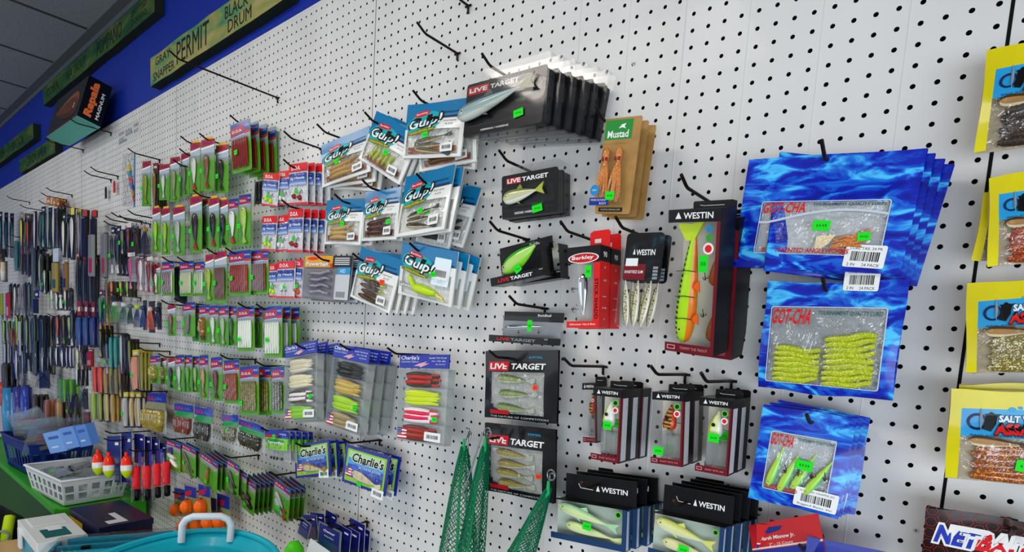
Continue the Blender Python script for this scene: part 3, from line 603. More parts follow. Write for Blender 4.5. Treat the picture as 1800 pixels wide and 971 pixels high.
@kind
def k_westbox(R, w, h, D=1.5, lure='bass', cap='BABY BITE DR', top=.11, bot=.085, tail='#8a1a20', stick=(.5, .45), stripe=True, flap=.32):
    """tall window carton: black header, maroon foot, printed right side, hang flap at the back"""
    X = lambda f: (f-.5)*w; Z = lambda f: (.5-f)*h; bk, mr = C('#0c0c10', .35, coat=.2), C('#6e1420', .35, coat=.2)
    b = MB(); b.rect(-w/2, Z(top), w/2, h/2, 0, bk); b.rect(-w/2, -h/2, w/2, Z(1-bot), 0, mr)
    b.rect(X(.93), Z(1-bot), w/2, Z(top), 0, mr); b.box(w/2-.02, w/2, 0, D, -h/2, h/2, bk); b.box(-w/2, w/2, .01, D, -h/2-.02, -h/2, mr)
    if stripe: b.add([(w/2+.01, y, z) for y, z in ((D*.12, -h*.48), (D*.55, -h*.48), (D*.55, h*.38), (D*.12, h*.38))], [(0, 1, 2, 3)], C('#c8c8cc', .4)); b.add([(w/2+.012, y, z) for y, z in ((0, -h*.49), (D*.1, -h*.49), (D*.1, h*.38), (0, h*.38))], [(0, 1, 2, 3)], mr)
    b.add([(-w/2, 0, h/2), (w/2, 0, h/2), (w/2, D, h/2), (-w/2, D, h/2)], [(0, 1, 2, 3)], bk); b.rect(-w/2, -h/2, w/2, h/2, D-.01, C('#d8d4c6', .5))
    fl = flap; b.slab([(-w*.32, h/2-.02), (w*.5, h/2-.02), (w*.5, h/2+fl), (w*.42, h/2+fl+.08), (-w*.3, h/2+fl+.08), (-w*.32, h/2+fl)], D-.05, D, bk); b.tube([(-w*.18, D-.07, h/2+fl*.55), (-w*.1, D-.07, h/2+fl*.42), (w*.28, D-.07, h/2+fl*.42)], .02, WHITE, 4); b.obj('carton', R)
    p = MB(); p.text('WESTIN', X(.58), Z(top*.5), w*.56, h*.042, -.015, WHITE, 0, .02); p.poly([(X(.14), Z(top*.72)), (X(.26), Z(top*.72)), (X(.2), Z(top*.2))], -.015, WHITE)
    p.text(cap, X(.6), Z(1-bot*.5), w*.56, h*.02, -.015, C('#c89098')); p.ring([(X(.05), Z(1-bot*.25)), (X(.05), Z(1-bot*.75)), (X(.22), Z(1-bot*.75)), (X(.22), Z(1-bot*.25))], [(X(.07), Z(1-bot*.35)), (X(.07), Z(1-bot*.65)), (X(.2), Z(1-bot*.65)), (X(.2), Z(1-bot*.35))], -.014, -.01, C('#c89098')); p.obj('printed_label', R)
    q = MB()
    for i, (cc, rim) in enumerate((('#0f3010', '#58c030'), ('#d82430', '#f0e8e0'))):
        if lure != 'trout' or i == 1: q.ell(X(.8), Z(top+.075+.1*i), w*.1, w*.1, -.02, C(rim)); q.ell(X(.8), Z(top+.075+.1*i), w*.065, w*.065, -.026, C(cc))
    if lure == 'trout':
        q.ell(X(.8), Z(.13), w*.06, w*.06, -.02, C('#2a80b8')); q.ell(X(.8), Z(.19), w*.06, w*.06, -.02, C('#3a9a3a'))
    q.obj('round_badges', R)
    g = MB(); g.rect(-w/2, Z(1-bot), X(.93), Z(top), -.004, CLEAR); g.add([(-w/2, 0, -h/2), (-w/2, D, -h/2), (-w/2, D, h/2), (-w/2, 0, h/2)], [(0, 1, 2, 3)], CLEAR); g.obj('window', R)
    if lure == 'trout':
        m = C('#b4e418', .2, coat=.8); o = fish(R, X(.35), D*.35, Z(.52), h*.84, w*.40, .9, 86, C('#8cd414', .2, coat=.8), m, C('#f08018', .2, coat=.8), 'none', bands=22, bandc=C('#14240a', .3), name='lure', N=44, blo=.4)
        bb = MB()
        for zz in (.42, .6, .76): bb.tube([(X(.15), D*.35-.38, Z(zz)), (X(.35), D*.35-.5, Z(zz-.01)), (X(.55), D*.35-.38, Z(zz))], .03, C('#2a4a10'), 4)
        bb.obj('joint_line', o)
        t = MB(); t.slab([(X(.27), Z(.21)), (X(.43), Z(.21)), (X(.6), Z(.085)), (X(.55), Z(.07)), (X(.38), Z(.1)), (X(.15), Z(.09)), (X(.11), Z(.11))], D*.35-.1, D*.35+.1, C('#c8e030', .3)); t.obj('tail_fin', o)
        f = MB()
        for z in (.53, .76): f.slab([(X(.5), Z(z)), (X(.64), Z(z+.03)), (X(.62), Z(z-.05)), (X(.54), Z(z-.03))], D*.35-.42, D*.35-.34, C('#f06010', .3))
        f.obj('fins', o)
        for z in (.42, .68): treble(R, X(.66), D*.3, Z(z), .3, .2)
        for z in (.5, .9): fish(R, X(.8), D*.6, Z(z-.1), h*.25, w*.22, .3, 80, C('#7a5a20'), C('#a8501c', .3), C('#c89040'), 'none', eye=False, name='spare_tail')
    else:
        pal = {'bass': ('#c8d820', '#f0f0e4', '#f4f2ea'), 'craw': ('#e8541c', '#c88428', '#d8401c'), 'chart': ('#d0e020', '#e8f0b0', '#f4f4ec')}[lure]; a, c, e = [C(x, .2, coat=.8) for x in pal]
        o = fish(R, X(.46), D*.4, Z(.36), h*.36, w*.44, .6, 84, a, c, e, 'none', bands=5 if lure == 'craw' else 0, bandc=C('#3a2a10'), hooks=2, name='lure', diving=.25)
        d = MB(); d.ell(X(.42), Z(.36), w*.06, w*.06, D*.4-.33, BLACK, 10); d.obj('spot', o)
        tb = MB(); tb.box(X(.25), X(.9), D*.2, D*.8, Z(.9), Z(.6), MILKY); tb.box(X(.3), X(.45), D*.15, D*.7, Z(.9), Z(.55), MILKY); tb.obj('plastic_tray', R)
    if stick: sticker(R, X(stick[0]), Z(stick[1]), -.03, .62 if lure != 'trout' else .5, .5 if lure != 'trout' else .9, -.05)
@kind
def k_widebox(R, w, h, D=1.3, c='#a8d8a8', c2='#d8e8a0', stick=(.5, .55)):
    """wide window carton (front window w by h), tall black header leaning back from its top edge, blue foot"""
    X = lambda f: (f-.5)*w; Z = lambda f: (.5-f)*h; bk, bl = C('#0b0b0f', .35, coat=.2), C('#1c3c64', .35)
    b = MB(); H = h*.66; dx = w*.06
    b.add([(-w/2, 0, h/2), (w/2, 0, h/2), (w/2+dx, D*.85, h/2+.1), (-w/2+dx*2, D*.85, h/2+.1)], [(0, 1, 2, 3)], bk)
    b.slab([(-w/2+dx*2, h/2), (w/2+dx, h/2), (w/2+dx, h/2+H), (-w/2+dx*2, h/2+H)], D*.85, D*.85+.06, bk)
    b.text('WESTIN', w*.28, h/2+H*.55, w*.34, h*.13, D*.85-.02, WHITE, 0, .02); b.poly([(w*.04, h/2+H*.45), (w*.09, h/2+H*.45), (w*.065, h/2+H*.68)], D*.85-.02, WHITE); b.tube([(-w*.2, D*.84, h/2+H*.66), (-w*.17, D*.84, h/2+H*.5), (w*.0, D*.84, h/2+H*.48)], .025, WHITE, 4)
    b.rect(-w/2, -h/2, w/2, -h/2+h*.15, 0, bl); b.rect(w/2-w*.05, -h/2, w/2, h/2, -.002, bl); b.box(w/2-.02, w/2, 0, D, -h/2, h/2, bl); b.add([(w/2+.01, y, z) for y, z in ((D*.1, -h*.48), (D*.5, -h*.48), (D*.5, h*.46), (D*.1, h*.46))], [(0, 1, 2, 3)], C('#b4c4d4', .4)); b.rect(-w/2, -h/2, w/2, h/2, D, C('#b4c2b4', .5)); b.box(-w/2, w/2, .01, D, -h/2-.02, -h/2, bl); b.obj('carton', R)
    g = MB(); g.rect(-w/2, -h/2+h*.15, w/2-w*.05, h/2, -.004, CLEAR); g.obj('window', R)
    a, e = C(c, .2, coat=.8), C(c2, .2, coat=.8)
    fish(R, X(.48), D*.3, Z(.34), w*.84, h*.3, .5, -12, a, e, C('#e8ecd8', .2), 'fork', name='lure', fin=a); fish(R, X(.55), D*.4, Z(.72), w*.76, h*.26, .5, -7, e, e, C('#e8f0d0', .2), 'paddle', name='lure')
    q = MB(); q.ell(X(.9), Z(.14), w*.04, w*.04, -.02, C('#58c030')); q.ell(X(.9), Z(.14), w*.026, w*.026, -.026, C('#103010')); q.obj('round_badge', R)
    if stick: sticker(R, X(stick[0]), Z(stick[1]), -.03, .62, .5, -.1)
@kind
def k_gotcha(R, w, h, win=(.14, .88, .40, .87), bait='#c86c20', style='clump', seed=0, bar=(.8, .87), st=(.52, .6), wavy=0., barw=.22, foot=None, head=None):
    X = lambda f: (f-.5)*w; Z = lambda f: (.5-f)*h; wt = WATER(); x0, x1, z0, z1 = win
    I = lambda fx, fz: x0 < fx < x1 and z0 < fz < z1
    kw = dict(xb=(x0, x1), zb=(z0, z1), f0=.25, seed=seed, nx=16, nz=14, wave=.04)
    fb = pillow(w, h, lambda fx, fz: None if I(fx, fz) else wt, .2, edge=.03+wavy, **kw); fb.obj('bag_front', R); Y = fb.Y
    wf = pillow(w, h, lambda fx, fz: BAGF if I(fx, fz) else None, .21, **kw); wf.obj('window_film', R)
    b = MB(); b.ring([(-w/2, -h/2), (w/2, -h/2), (w/2, h/2), (-w/2, h/2)], [(X(x0), Z(z1)), (X(x1), Z(z1)), (X(x1), Z(z0)), (X(x0), Z(z0))], .12, .15, wt); b.rect(X(x0), Z(z1), X(x1), Z(z0), .13, FILM('hazy_window_back' if style == 'curl' else 'frosted_window_back', '#c8ccce', op=.45 if style == 'curl' else .85)); b.obj('bag_back', R)
    p = MB(); p.yf = lambda x, z: Y(x, z)-.07; ww = (x1-x0)*w; hh = (z1-z0)*h; xw = lambda f: X(x0)+ww*f; zw = lambda f: Z(z0)-hh*f
    o = rr(X(x0), Z(z1), X(x1), Z(z0), .12, 3); i = rr(X(x0)+.04, Z(z1)+.04, X(x1)-.04, Z(z0)-.04, .1, 3); p.ring(o, i, -.006, 0, C('#c8d4e4', .4))
    p.text('GOT-CHA', xw(.2), zw(.13), ww*.36, hh*.2, -.01, C('#d4181c', .35), .12, .025); p.text('TOURNAMENT QUALITY LURES', xw(.7), zw(.08), ww*.54, hh*.06, -.01, C('#0e3a5c' if style == 'clump' else '#0f5c5c', .4), .1, .02)
    if style == 'clump':
        p.text('SUPER SCENTED ANGLEWORMS', xw(.42), zw(.93), ww*.7, hh*.085, -.01, C('#b81418', .4), .12, .02)
        P = [(xw(t), zw(.4-.22*math.sin(PI*max(0, t-.1)*.85))) for t in np.linspace(0, 1, 14)]; p.add([(a, -.012, c+d) for a, c in P for d in (-.06, .06)], [(2*k, 2*k+2, 2*k+3, 2*k+1) for k in range(13)], C('#c4cbd6', .3))
    if style == 'jigs': p.text('SUPER SCENTED', xw(.3), zw(.94), ww*.5, hh*.07, -.01, C('#b81418', .4), .1, .03)
    p.obj('printed_label', R); rnd = random.Random(3)
    if style == 'clump':
        m = GLIT(bait, '#e8a860', 500); o = MB()
        for k in range(34):
            a = rnd.uniform(-.25, .4); t = rnd.uniform(0, 1); xx, zz = xw(.62+.14*t), zw(.72+.1*rnd.uniform(-1, 1)+.1*(1-t)); o.tube([(xx, -.05-.15*rnd.random(), zz), (xx+.5, -.12-.12*rnd.random(), zz+.3*a+.1), (xx+.95, -.08, zz+a*1.0+.1)], [.05, .05, .02], m, 5)
        o.obj('soft_baits', R)
        t = MB(); t.slab([(xw(.50), zw(.66)), (xw(.65), zw(.62)), (xw(.60), zw(.80)), (xw(.52), zw(.94)), (xw(.5), zw(.86))], -.2, -.17, C('#f0d8a8', .5)); t.obj('paper_scrap', R)
        sticker(R, xw(.86), zw(.66), -.3, .55, .4, .1)
    elif style == 'curl':
        m = GLIT('#a8b410', '#e8f050', 420)
        for g, (c, n, bs) in enumerate(((.27, 7, .46), (.72, 9, .3))):
            for k in range(n): worm(R, xw(c-.2), zw(.96-.07*k+.01*g), xw(c+.22), zw(.93-(.075 if g else .06)*k), -.02-.05*(k % 3), .19, m, .1, 1.3, .7, ph=k)
    else:
        m = C('#a8d84a', .2, coat=.8); dk = C('#c82818', .3)
        for k in range(4): fish(R, xw(.16+.22*k), -.08-.04*(k % 2), zw(.60+.06*(k % 2)), hh*.72, ww*.15, .3, 78-5*k, C('#b4d83c', .2, coat=.8), m, C('#6cc878', .2, coat=.8), 'none', name='soft_bait', tailc=dk); treble(R, xw(.3+.2*k), -.2, zw(.52), .3, .3)
    if st: sticker(R, X(st[0]), Z(st[1]), Y(X(st[0]), Z(st[1]))-.06, .8, .5, -.05)
    barcode(R, X(bar[0]), Z(bar[1]), Y(X(bar[0]), Z(bar[1]))-.05, w*barw, h*.19, -.03, head or 'CURL TAIL 24 PK', foot or '2 IN     24 PACK')
@kind
def k_assassin(R, w, h, bait='#2a1c14', spark='#4a3a20', seed=0, st=None, slim=False):
    X = lambda f: (f-.5)*w; Z = lambda f: (.5-f)*h; ye = NOISE('yellow_bag_film', [(.3, '#c8b808'), (.7, '#e4d810')], 10, r=.25, coat=.5); wn = lambda fx, fz: fx > .1 and fz > .2
    kw = dict(xb=(.1, .9), zb=(.2, .56), f0=.4, seed=seed, nx=14, nz=14, wave=.05)
    sb = NOISE('sky_blue_print', [(.3, '#1888c8'), (.7, '#38b0e0')], 14, r=.3, coat=.4)
    fb = pillow(w, h, lambda fx, fz: ye if (fx < .1 or fz < .2) else (sb if fz < .5 else None), .3, edge=.05, **kw); fb.obj('bag_front', R); Y = fb.Y
    wf = pillow(w, h, lambda fx, fz: BAGF if (fx > .1 and fz > .5) else None, .31, **kw); wf.obj('window_film', R)
    b = MB(); b.slab([(-w/2, -h/2), (w/2, -h/2), (w/2, h/2), (-w/2, h/2)], .12, .14, C('#b8a88c', .5)); b.obj('bag_back', R)
    p = MB(); p.yf = lambda x, z: Y(x, z)-.03; nv = C('#12224c', .4)
    for k, (fx, fz, r) in enumerate(((.5, .2, .03), (.56, .18, .02), (.63, .21, .03), (.74, .19, .04), (.85, .2, .03))): p.ell(X(fx), Z(fz), r*w, r*w*.8, 0, C('#30a4dc'), 10)
    o = [(X(.23)+w*.085*math.cos(a*.314), Z(.34)+w*.085*math.sin(a*.314)) for a in range(20)]; i = [(X(.23)+w*.06*math.cos(a*.314), Z(.34)+w*.06*math.sin(a*.314)) for a in range(20)]; p.ring(o, i, -.008, -.002, nv)
    p.poly([(X(.26), Z(.44)), (X(.245), Z(.3)), (X(.255), Z(.18)), (X(.275), Z(.3))], -.015, C('#8a94a0', .3)); p.poly([(X(.28), Z(.42)), (X(.3), Z(.27)), (X(.34), Z(.23)), (X(.39), Z(.27)), (X(.38), Z(.36)), (X(.34), Z(.44))], -.012, BLACK); p.rect(X(.29), Z(.27), X(.42), Z(.255), -.014, BLACK)
    p.text('SALT WATER', X(.62), Z(.30), w*.44, h*.075, -.02, C('#d8e8f0'), 0, .05, 0, nv); p.text('ASSASSIN', X(.62), Z(.41), w*.5, h*.12, -.03, C('#d81c20'), .05, .06, 0, BLACK); p.text('BASS ASSASSIN LURES  MAYO, FL', X(.54), Z(.485), w*.72, h*.022, -.02, nv)
    p.obj('printed_label', R); d = fish(R, X(.42), -.22, Z(.56), w*.5, h*.12, .06, -4, C('#4a3018', .4), C('#a87c48', .4), C('#d8c8a0', .4), 'fork', fin=C('#6a4a20'), name='fish_print')
    m = GLIT(bait, spark, 350)
    for k in range(6): worm(R, X(.2+.03*(k % 2)), Z(.94-.06*k), X(.97), Z(.92-.065*k), -.02-.03*(k % 2), .23, m, .07, 1.5, .5, ph=k)
    if st: sticker(R, X(st[0]), Z(st[1]), -.4, .7, .5, -.1)
@kind
def k_netbait(R, w, h):
    X = lambda f: (f-.5)*w; Z = lambda f: (.5-f)*h
    fb = pillow(w, h, lambda fx, fz: C('#1c0808', .25, coat=.5), .3, f0=.2, nx=10, nz=8, wave=.06, edge=.08); fb.obj('bag_front', R); Y = fb.Y
    b = MB(); b.slab([(-w/2, -h/2), (w/2, -h/2), (w/2, h/2), (-w/2, h/2)], .12, .14, C('#1c0808', .3)); b.obj('bag_back', R)
    p = MB(); p.yf = lambda x, z: Y(x, z)-.03; r = w*.03; rd = C('#a02418', .35)
    for i in range(12):
        for j in range(6):
            cx, cz = -w*.46+i*w*.085, h*.46-j*w*.1-(i % 2)*w*.05; o = [(cx+r*1.55*math.cos(a*PI/3), cz+r*1.55*math.sin(a*PI/3)) for a in range(6)]; q = [(cx+r*1.4*math.cos(a*PI/3), cz+r*1.4*math.sin(a*PI/3)) for a in range(6)]; p.ring(o, q, -.004, 0, rd)
    p.text('NET', X(.24), Z(.3), w*.3, h*.22, -.05, C('#2438b0'), .2, .05, 0, WHITE, ow=.09); p.text('BAIT', X(.56), Z(.3), w*.36, h*.22, -.05, C('#d81c24'), .2, .05, 0, WHITE, ow=.09); p.text('BAITFUEL', X(.56), Z(.52), w*.4, h*.12, -.05, C('#2438b0'), .2, .05, 0, WHITE, ow=.09); p.obj('printed_label', R)
@kind
def k_redcard(R, w, h, blue=False):
    X = lambda f: (f-.5)*w; Z = lambda f: (.5-f)*h
    b = MB(); b.slab([(-w/2, -h/2), (w/2, -h/2), (w/2, h/2), (-w/2, h/2)], 0, .06, C('#1c2c96', .35, coat=.3) if blue else C('#c81c20', .35, coat=.3)); b.obj('card', R)
    p = MB()
    if not blue:
        p.rect(-w/2, -h*.1, w/2, -h*.06, -.01, C('#e8d8c8')); p.poly([(X(.12), Z(.2)), (X(.3), Z(.12)), (X(.5), Z(.13)), (X(.46), Z(.22)), (X(.3), Z(.27))], -.012, C('#1a2a7c')); p.text('Marsh Minnow Jr.', X(.4), Z(.38), w*.5, h*.11, -.015, WHITE, .05, .02); p.text('2" - 15 Count', X(.44), Z(.52), w*.34, h*.06, -.015, WHITE); p.rect(X(0), Z(1), X(1), Z(.62), -.012, C('#1c2c96', .3))
    else: p.rect(-w*.3, h*.1, w*.3, h*.4, -.01, C('#24389c', .35))
    p.obj('printed_label', R)
@kind
def k_powerbait(R, w, h):
    X = lambda f: (f-.5)*w; Z = lambda f: (.5-f)*h
    b = MB(); b.slab(rr(-w/2, -h/2, w/2, h/2, .1, 2), .1, .14, C('#77777c', .4)); b.rect(X(.02), Z(.26), X(.62), Z(.0), -.005, C('#e8a018', .35)); b.rect(X(.62), Z(.26), X(.99), Z(0), -.005, C('#28282c', .35))
    for i in range(4): b.rect(X(.66), Z(.07+.045*i), X(.95), Z(.045+.045*i), -.012, C('#c8c8c8'))
    b.text('Powerbait', X(.3), Z(.18), w*.48, h*.1, -.02, WHITE, .15, .03, 0, C('#6a3008')); b.ell(X(.2), Z(.06), w*.12, h*.04, -.012, C('#d8382c')); b.rect(X(.74), Z(.42), X(.98), Z(.26), -.012, C('#2a94c8', .4)); b.text('HD', X(.84), Z(.34), w*.1, h*.08, -.02, WHITE); b.rect(X(.7), Z(.98), X(.98), Z(.42), -.01, C('#c4c8ca', .4))
    for i in range(10): b.rect(X(.74+.018*i), Z(.93), X(.74+.018*i+.009), Z(.8), -.016, BLACK)
    b.obj('card', R); blister(R, X(.0), Z(.99), X(.72), Z(.28), .35, 0, .15)
    m = GLIT('#6c6470', '#c8c0d0', 500)
    for i in range(4): worm(R, X(.14), Z(.42+.14*i), X(.62), Z(.38+.15*i), -.12, .2, m, .14, 1.4, .7, ph=i)
    sticker(R, X(.6), Z(.22), -.05, .42, .42, .2, ORSTICK)
@kind
def k_bluecard(R, w, h, white=False, txt=True):
    b = MB(); b.slab([(-w/2, -h/2), (w/2, -h/2), (w/2, h/2), (-w/2, h/2)], 0, .05, C('#141c70', .35, coat=.3), side=C('#c8ccd8'))
    if txt: b.text('Owner', 0, h*.3, w*.5, h*.08, -.01, WHITE, .2, .02) if not white else None; b.text('Hooks', 0, h*.14, w*.4, h*.05, -.01, WHITE); b.ring([(-w*.48, -h*.48), (w*.48, -h*.48), (w*.48, h*.48), (-w*.48, h*.48)], [(-w*.45, -h*.46), (w*.45, -h*.46), (w*.45, h*.46), (-w*.45, h*.46)], -.008, -.002, C('#7a8a50'))
    else: b.rect(w*.1, h*.3, w*.35, h*.36, -.01, WHITE)
    b.obj('card', R); p = MB(); p.slab(rr(-w*.42, -h*.45, w*.42, h*.02, .05, 2), -.12, -.02, CLEAR); p.obj('blister', R)
@kind
def k_clearbag(R, w, h, head='#1d2f98', bait='#8a7020', spark='#e8d060', band='#1c8a3a', seed=0, txt='D.O.A.', tz=False):
    X = lambda f: (f-.5)*w; Z = lambda f: (.5-f)*h; hb = C(head, .3, coat=.5)
    fb = pillow(w, h, lambda fx, fz: hb if fz < .24 else C(band, .3, coat=.4) if (fz < .42 and .1 < fx+fz-.3) else BAGF, .3, (), (.24, .42), .25, seed, 8, 12, .05, edge=.05); fb.obj('bag_front', R)
    b = MB(); b.rect(-w/2, -h/2, w/2, h/2, .12, FILM('hazy_bag_back', '#dfe2e4', op=.45)); b.obj('bag_back', R); p = MB(); p.yf = lambda x, z: fb.Y(x, z)-.02
    if tz:
        p.rect(X(.05), Z(.62), X(.95), Z(.26), 0, C('#7cc828', .4), 4); p.text('TerrorEyz', X(.5), Z(.4), w*.7, h*.09, -.02, WHITE, 0, .03); p.rect(X(.05), Z(.26), X(.55), Z(.16), 0, C('#b01830')); p.text('4 PACK', X(.75), Z(.12), w*.3, h*.06, -.01, WHITE)
    else: p.text(txt, X(.32), Z(.14), w*.42, h*.1, -.01, C('#d8203c'), 0, .03); p.text('C.A.L.', X(.72), Z(.14), w*.3, h*.07, -.01, C('#5088d8'), 0, .02)
    p.obj('printed_label', R); m = GLIT(bait, spark, 400) if not tz else C('#3a1c14', .3)
    for k in range(9 if not tz else 4): worm(R, X(.12+.095*k if not tz else .25+.15*k), Z(.44 if not tz else .86), X(.16+.085*k if not tz else .25+.15*k), Z(.95), -.08-.06*(k % 3), w*.062 if not tz else .1, m, .1, 1.5, .5, ph=k)
    sticker(R, X(.5), Z(.56 if not tz else .2), -.35, .6, .5, .1)
@kind
def k_bobbers(R, w, h, c='#ff6a08'):
    X = lambda f: (f-.5)*w; Z = lambda f: (.5-f)*h; b = MB(); b.slab([(-w/2, -h/2), (w/2, -h/2), (w/2, h/2), (-w/2, h/2)], 0, .05, NOISE('olive_printed_card', [(.3, '#6a7440'), (.7, '#9aa468')], 10, r=.4))
    b.rect(-w*.49, Z(.4), w*.49, h*.49, -.01, C('#1c2c94', .3)); b.poly([(-w*.49, Z(.42)), (w*.1, Z(.3)), (w*.1, Z(.12)), (-w*.49, Z(.25))], -.016, C('#b01430')); b.obj('card', R); r = min(w*.46, .9); z = -h/2+r*1.05
    o = MB(); o.lathe([(.02+r*math.sin(PI*i/8)*.98, z+r*1.1*math.cos(PI*i/8)) for i in range(9)], C(c, .35), 0, -.5, 14); o.obj('float', R)
    o = MB(); o.lathe([(.02, z+r*1.35), (r*.22, z+r*1.3), (r*.24, z+r*1.02), (.02, z+r)], C('#c81410', .4), 0, -.5, 8); o.obj('float_cap', R); f = MB(); f.slab(rr(-w*.5, -h*.5, w*.5, Z(.38), .1, 2), -.95, -.9, CLEAR); f.obj('bag_film', R)
@kind
def k_corks(R, w, h, c='#f4202c'):
    Z = lambda f: (.5-f)*h; b = MB(); b.slab([(-w/2, Z(.3)), (w/2, Z(.3)), (w/2, h/2), (-w/2, h/2)], 0, .04, C('#1a2c98', .3, coat=.4)); b.obj('header_card', R); o = MB(); r = w*.4
    o.lathe([(.02, Z(.28)), (r*.9, Z(.29)), (r, Z(.31)), (r*.86, Z(.72)), (r*.8, Z(.73)), (.02, Z(.735))], C(c, .45), 0, -.5, 14); o.obj('cork', R); p = MB(); p.lathe([(.02, Z(.74)), (r*.8, Z(.75)), (r*.7, Z(.95)), (.02, Z(.97))], C('#0a0a0c', .4), 0, -.4, 10); p.tube([(0, -.4, Z(.02)), (0, -.5, Z(.28))], .04, C('#8a2a2a'), 5); p.obj('weighted_foot', R)
    f = MB(); f.slab([(-w/2, -h/2), (w/2, -h/2), (w/2, Z(.1)), (-w/2, Z(.1))], -1.0, -.96, BAGF); f.obj('bag_film', R)
@kind
def k_float(R, w, h):
    Z = lambda f: (.5-f)*h; r = w*.5; o = MB(); P = [(.02, Z(0)), (r*.5, Z(.04)), (r*.72, Z(.12)), (r*.92, Z(.3)), (r, Z(.42)), (r, Z(.66)), (r*.8, Z(.8)), (r*.4, Z(.95)), (.02, Z(1))]
    o.lathe(P, lambda i: C('#f83010', .3, coat=.6) if i < 4 else C('#e8e8e4', .3, coat=.6) if i == 4 else C('#c0dc18', .3, coat=.6), 0, -.6, 16); o.obj('float_body', R); t = MB(); t.tube([(0, -.6, Z(-.16)), (0, -.6, Z(0))], r*.3, C('#f83010', .3), 8); t.obj('stem', R)
# narrow packs of the far rows
@kind
def k_pack(R, w, h, c='#888888', c2=None, card='auto', head=None, lure='fish', stick=False, tag=None, hh=.14, metal=0., r=.3, film=True, hook=True, tail=None):
    X = lambda f: (f-.5)*w; Z = lambda f: (.5-f)*h; m = C(c, .18 if metal else .25, metal, .5); m2 = C(c2 or c, .2, 0, .5)
    if card == 'auto': card = ('#121418', None, '#1a1c1c', '#24262a', None)[int(h*97+w*31) % 5]
    if card: b = MB(); b.slab([(-w/2, -h/2), (w/2, -h/2), (w/2, h/2), (-w/2, h/2)], 0, .06, C(card, .4)); b.obj('card', R)
    if head:
        b = MB(); b.slab([(-w*.5, Z(hh)), (w*.5, Z(hh)), (w*.5, h/2), (-w*.5, h/2)], -.04, .05, C(head, .35, coat=.3)); b.rect(-w*.3, Z(hh*.7), w*.3, Z(hh*.4), -.05, C('#c8c8cc')); b.obj('header_card', R)
    top = hh+.03 if head else .03; L = h*(.95-top); zc = Z(top+(.95-top)/2)
    if lure == 'fish': fish(R, 0, -.2, zc, L, min(w*.7, L*.3), .35, -88, m, m, m2, 'none', hooks=2 if hook else 0, tailc=m2)
    elif lure == 'shad': fish(R, 0, -.2, zc, L, min(w*.8, L*.34), .35, -86, m, m, m2, 'paddle', tailc=C(tail, .3) if tail else m2)
    elif lure == 'spoon': o = MB(); o.loft([[(w*.36*math.sin(PI*min(.97, max(.06, i/8))**.8)*math.cos(2*PI*k/8), -.15-.08*math.sin(2*PI*k/8)-.1*math.sin(PI*i/8), Z(top)-L*i/8) for k in range(8)] for i in range(9)], lambda i, j: m if j > 3 else m2); o.obj('spoon', R); treble(R, 0, -.15, Z(.93), .35, 0)
    elif lure == 'worms':
        for i in range(3): worm(R, X(.22+.28*i), Z(top), X(.22+.28*i), Z(.95), -.12, min(w*.16, h*.06), m if i % 2 == 0 else m2, .03, 2, .5, ph=i)
    elif lure == 'rainbow':
        o = MB(); q = [C(t, .35) for t in ('#d8d8d8', '#e8c818', '#2898b0', '#d83848', '#3868b8', '#e0a020', '#d04040')]; P_ = [(X(.3+.5*i/14), -.2, Z(.1+.82*i/14)) for i in range(15)]; o.tube(P_, [.12+.2*math.sin(PI*min(1, .15+i/15)) for i in range(15)], lambda i, j: q[(i//2) % 7], 8); o.obj('striped_worm', R); f = MB(); f.rect(-w/2, -h/2, w/2, h/2, -.5, BAGF); f.rect(X(.62), -h/2, X(.75), h/2, .05, C('#2c70a8')); f.obj('clear_bag', R)
    elif lure == 'tube': o = MB(); q = min(w, h*.4); o.lathe([(.02, Z(top)), (q*.3, Z(top+.02)), (q*.32, Z(.5)), (q*.26, Z(.9)), (.02, Z(.95))], lambda i: m if i < 2 else m2, 0, -.25, 10); o.obj('lure_body', R)
    elif lure == 'jig':
        ww = min(w, 1.6); jighead(R, 0, -.2, zc+L*.25, ww*.26, m); o = MB()
        for i in range(9): a = (i-4)*.09; o.tube([(a*.5*w, -.2, zc+L*.2), (a*1.6*w, -.28, zc-L*.1), (a*2.2*w, -.22, zc-L*.45)], .045, m2, 4)
        o.obj('skirt', R)
    elif lure == 'slab': o = MB(); o.box(-w*.42, w*.42, -.35, 0, Z(.98), Z(top), m); o.rect(-w*.3, Z(.9), w*.3, Z(top+(1-top)*.55), -.36, m2); o.obj('inner_box', R)
    if film: blister(R, X(.02), Z(.99), X(.98), Z(top), .5, 0, .1)
    if tag: b = MB(); b.slab(rr(-w*.35, Z(.12), w*.35, h/2+.15, .05, 2), -.06, -.02, C(tag, .4)); b.obj('hang_tag', R)
    if stick: sticker(R, X(.4), Z(.6), -.55, min(.8, w*.7), .6, .1)
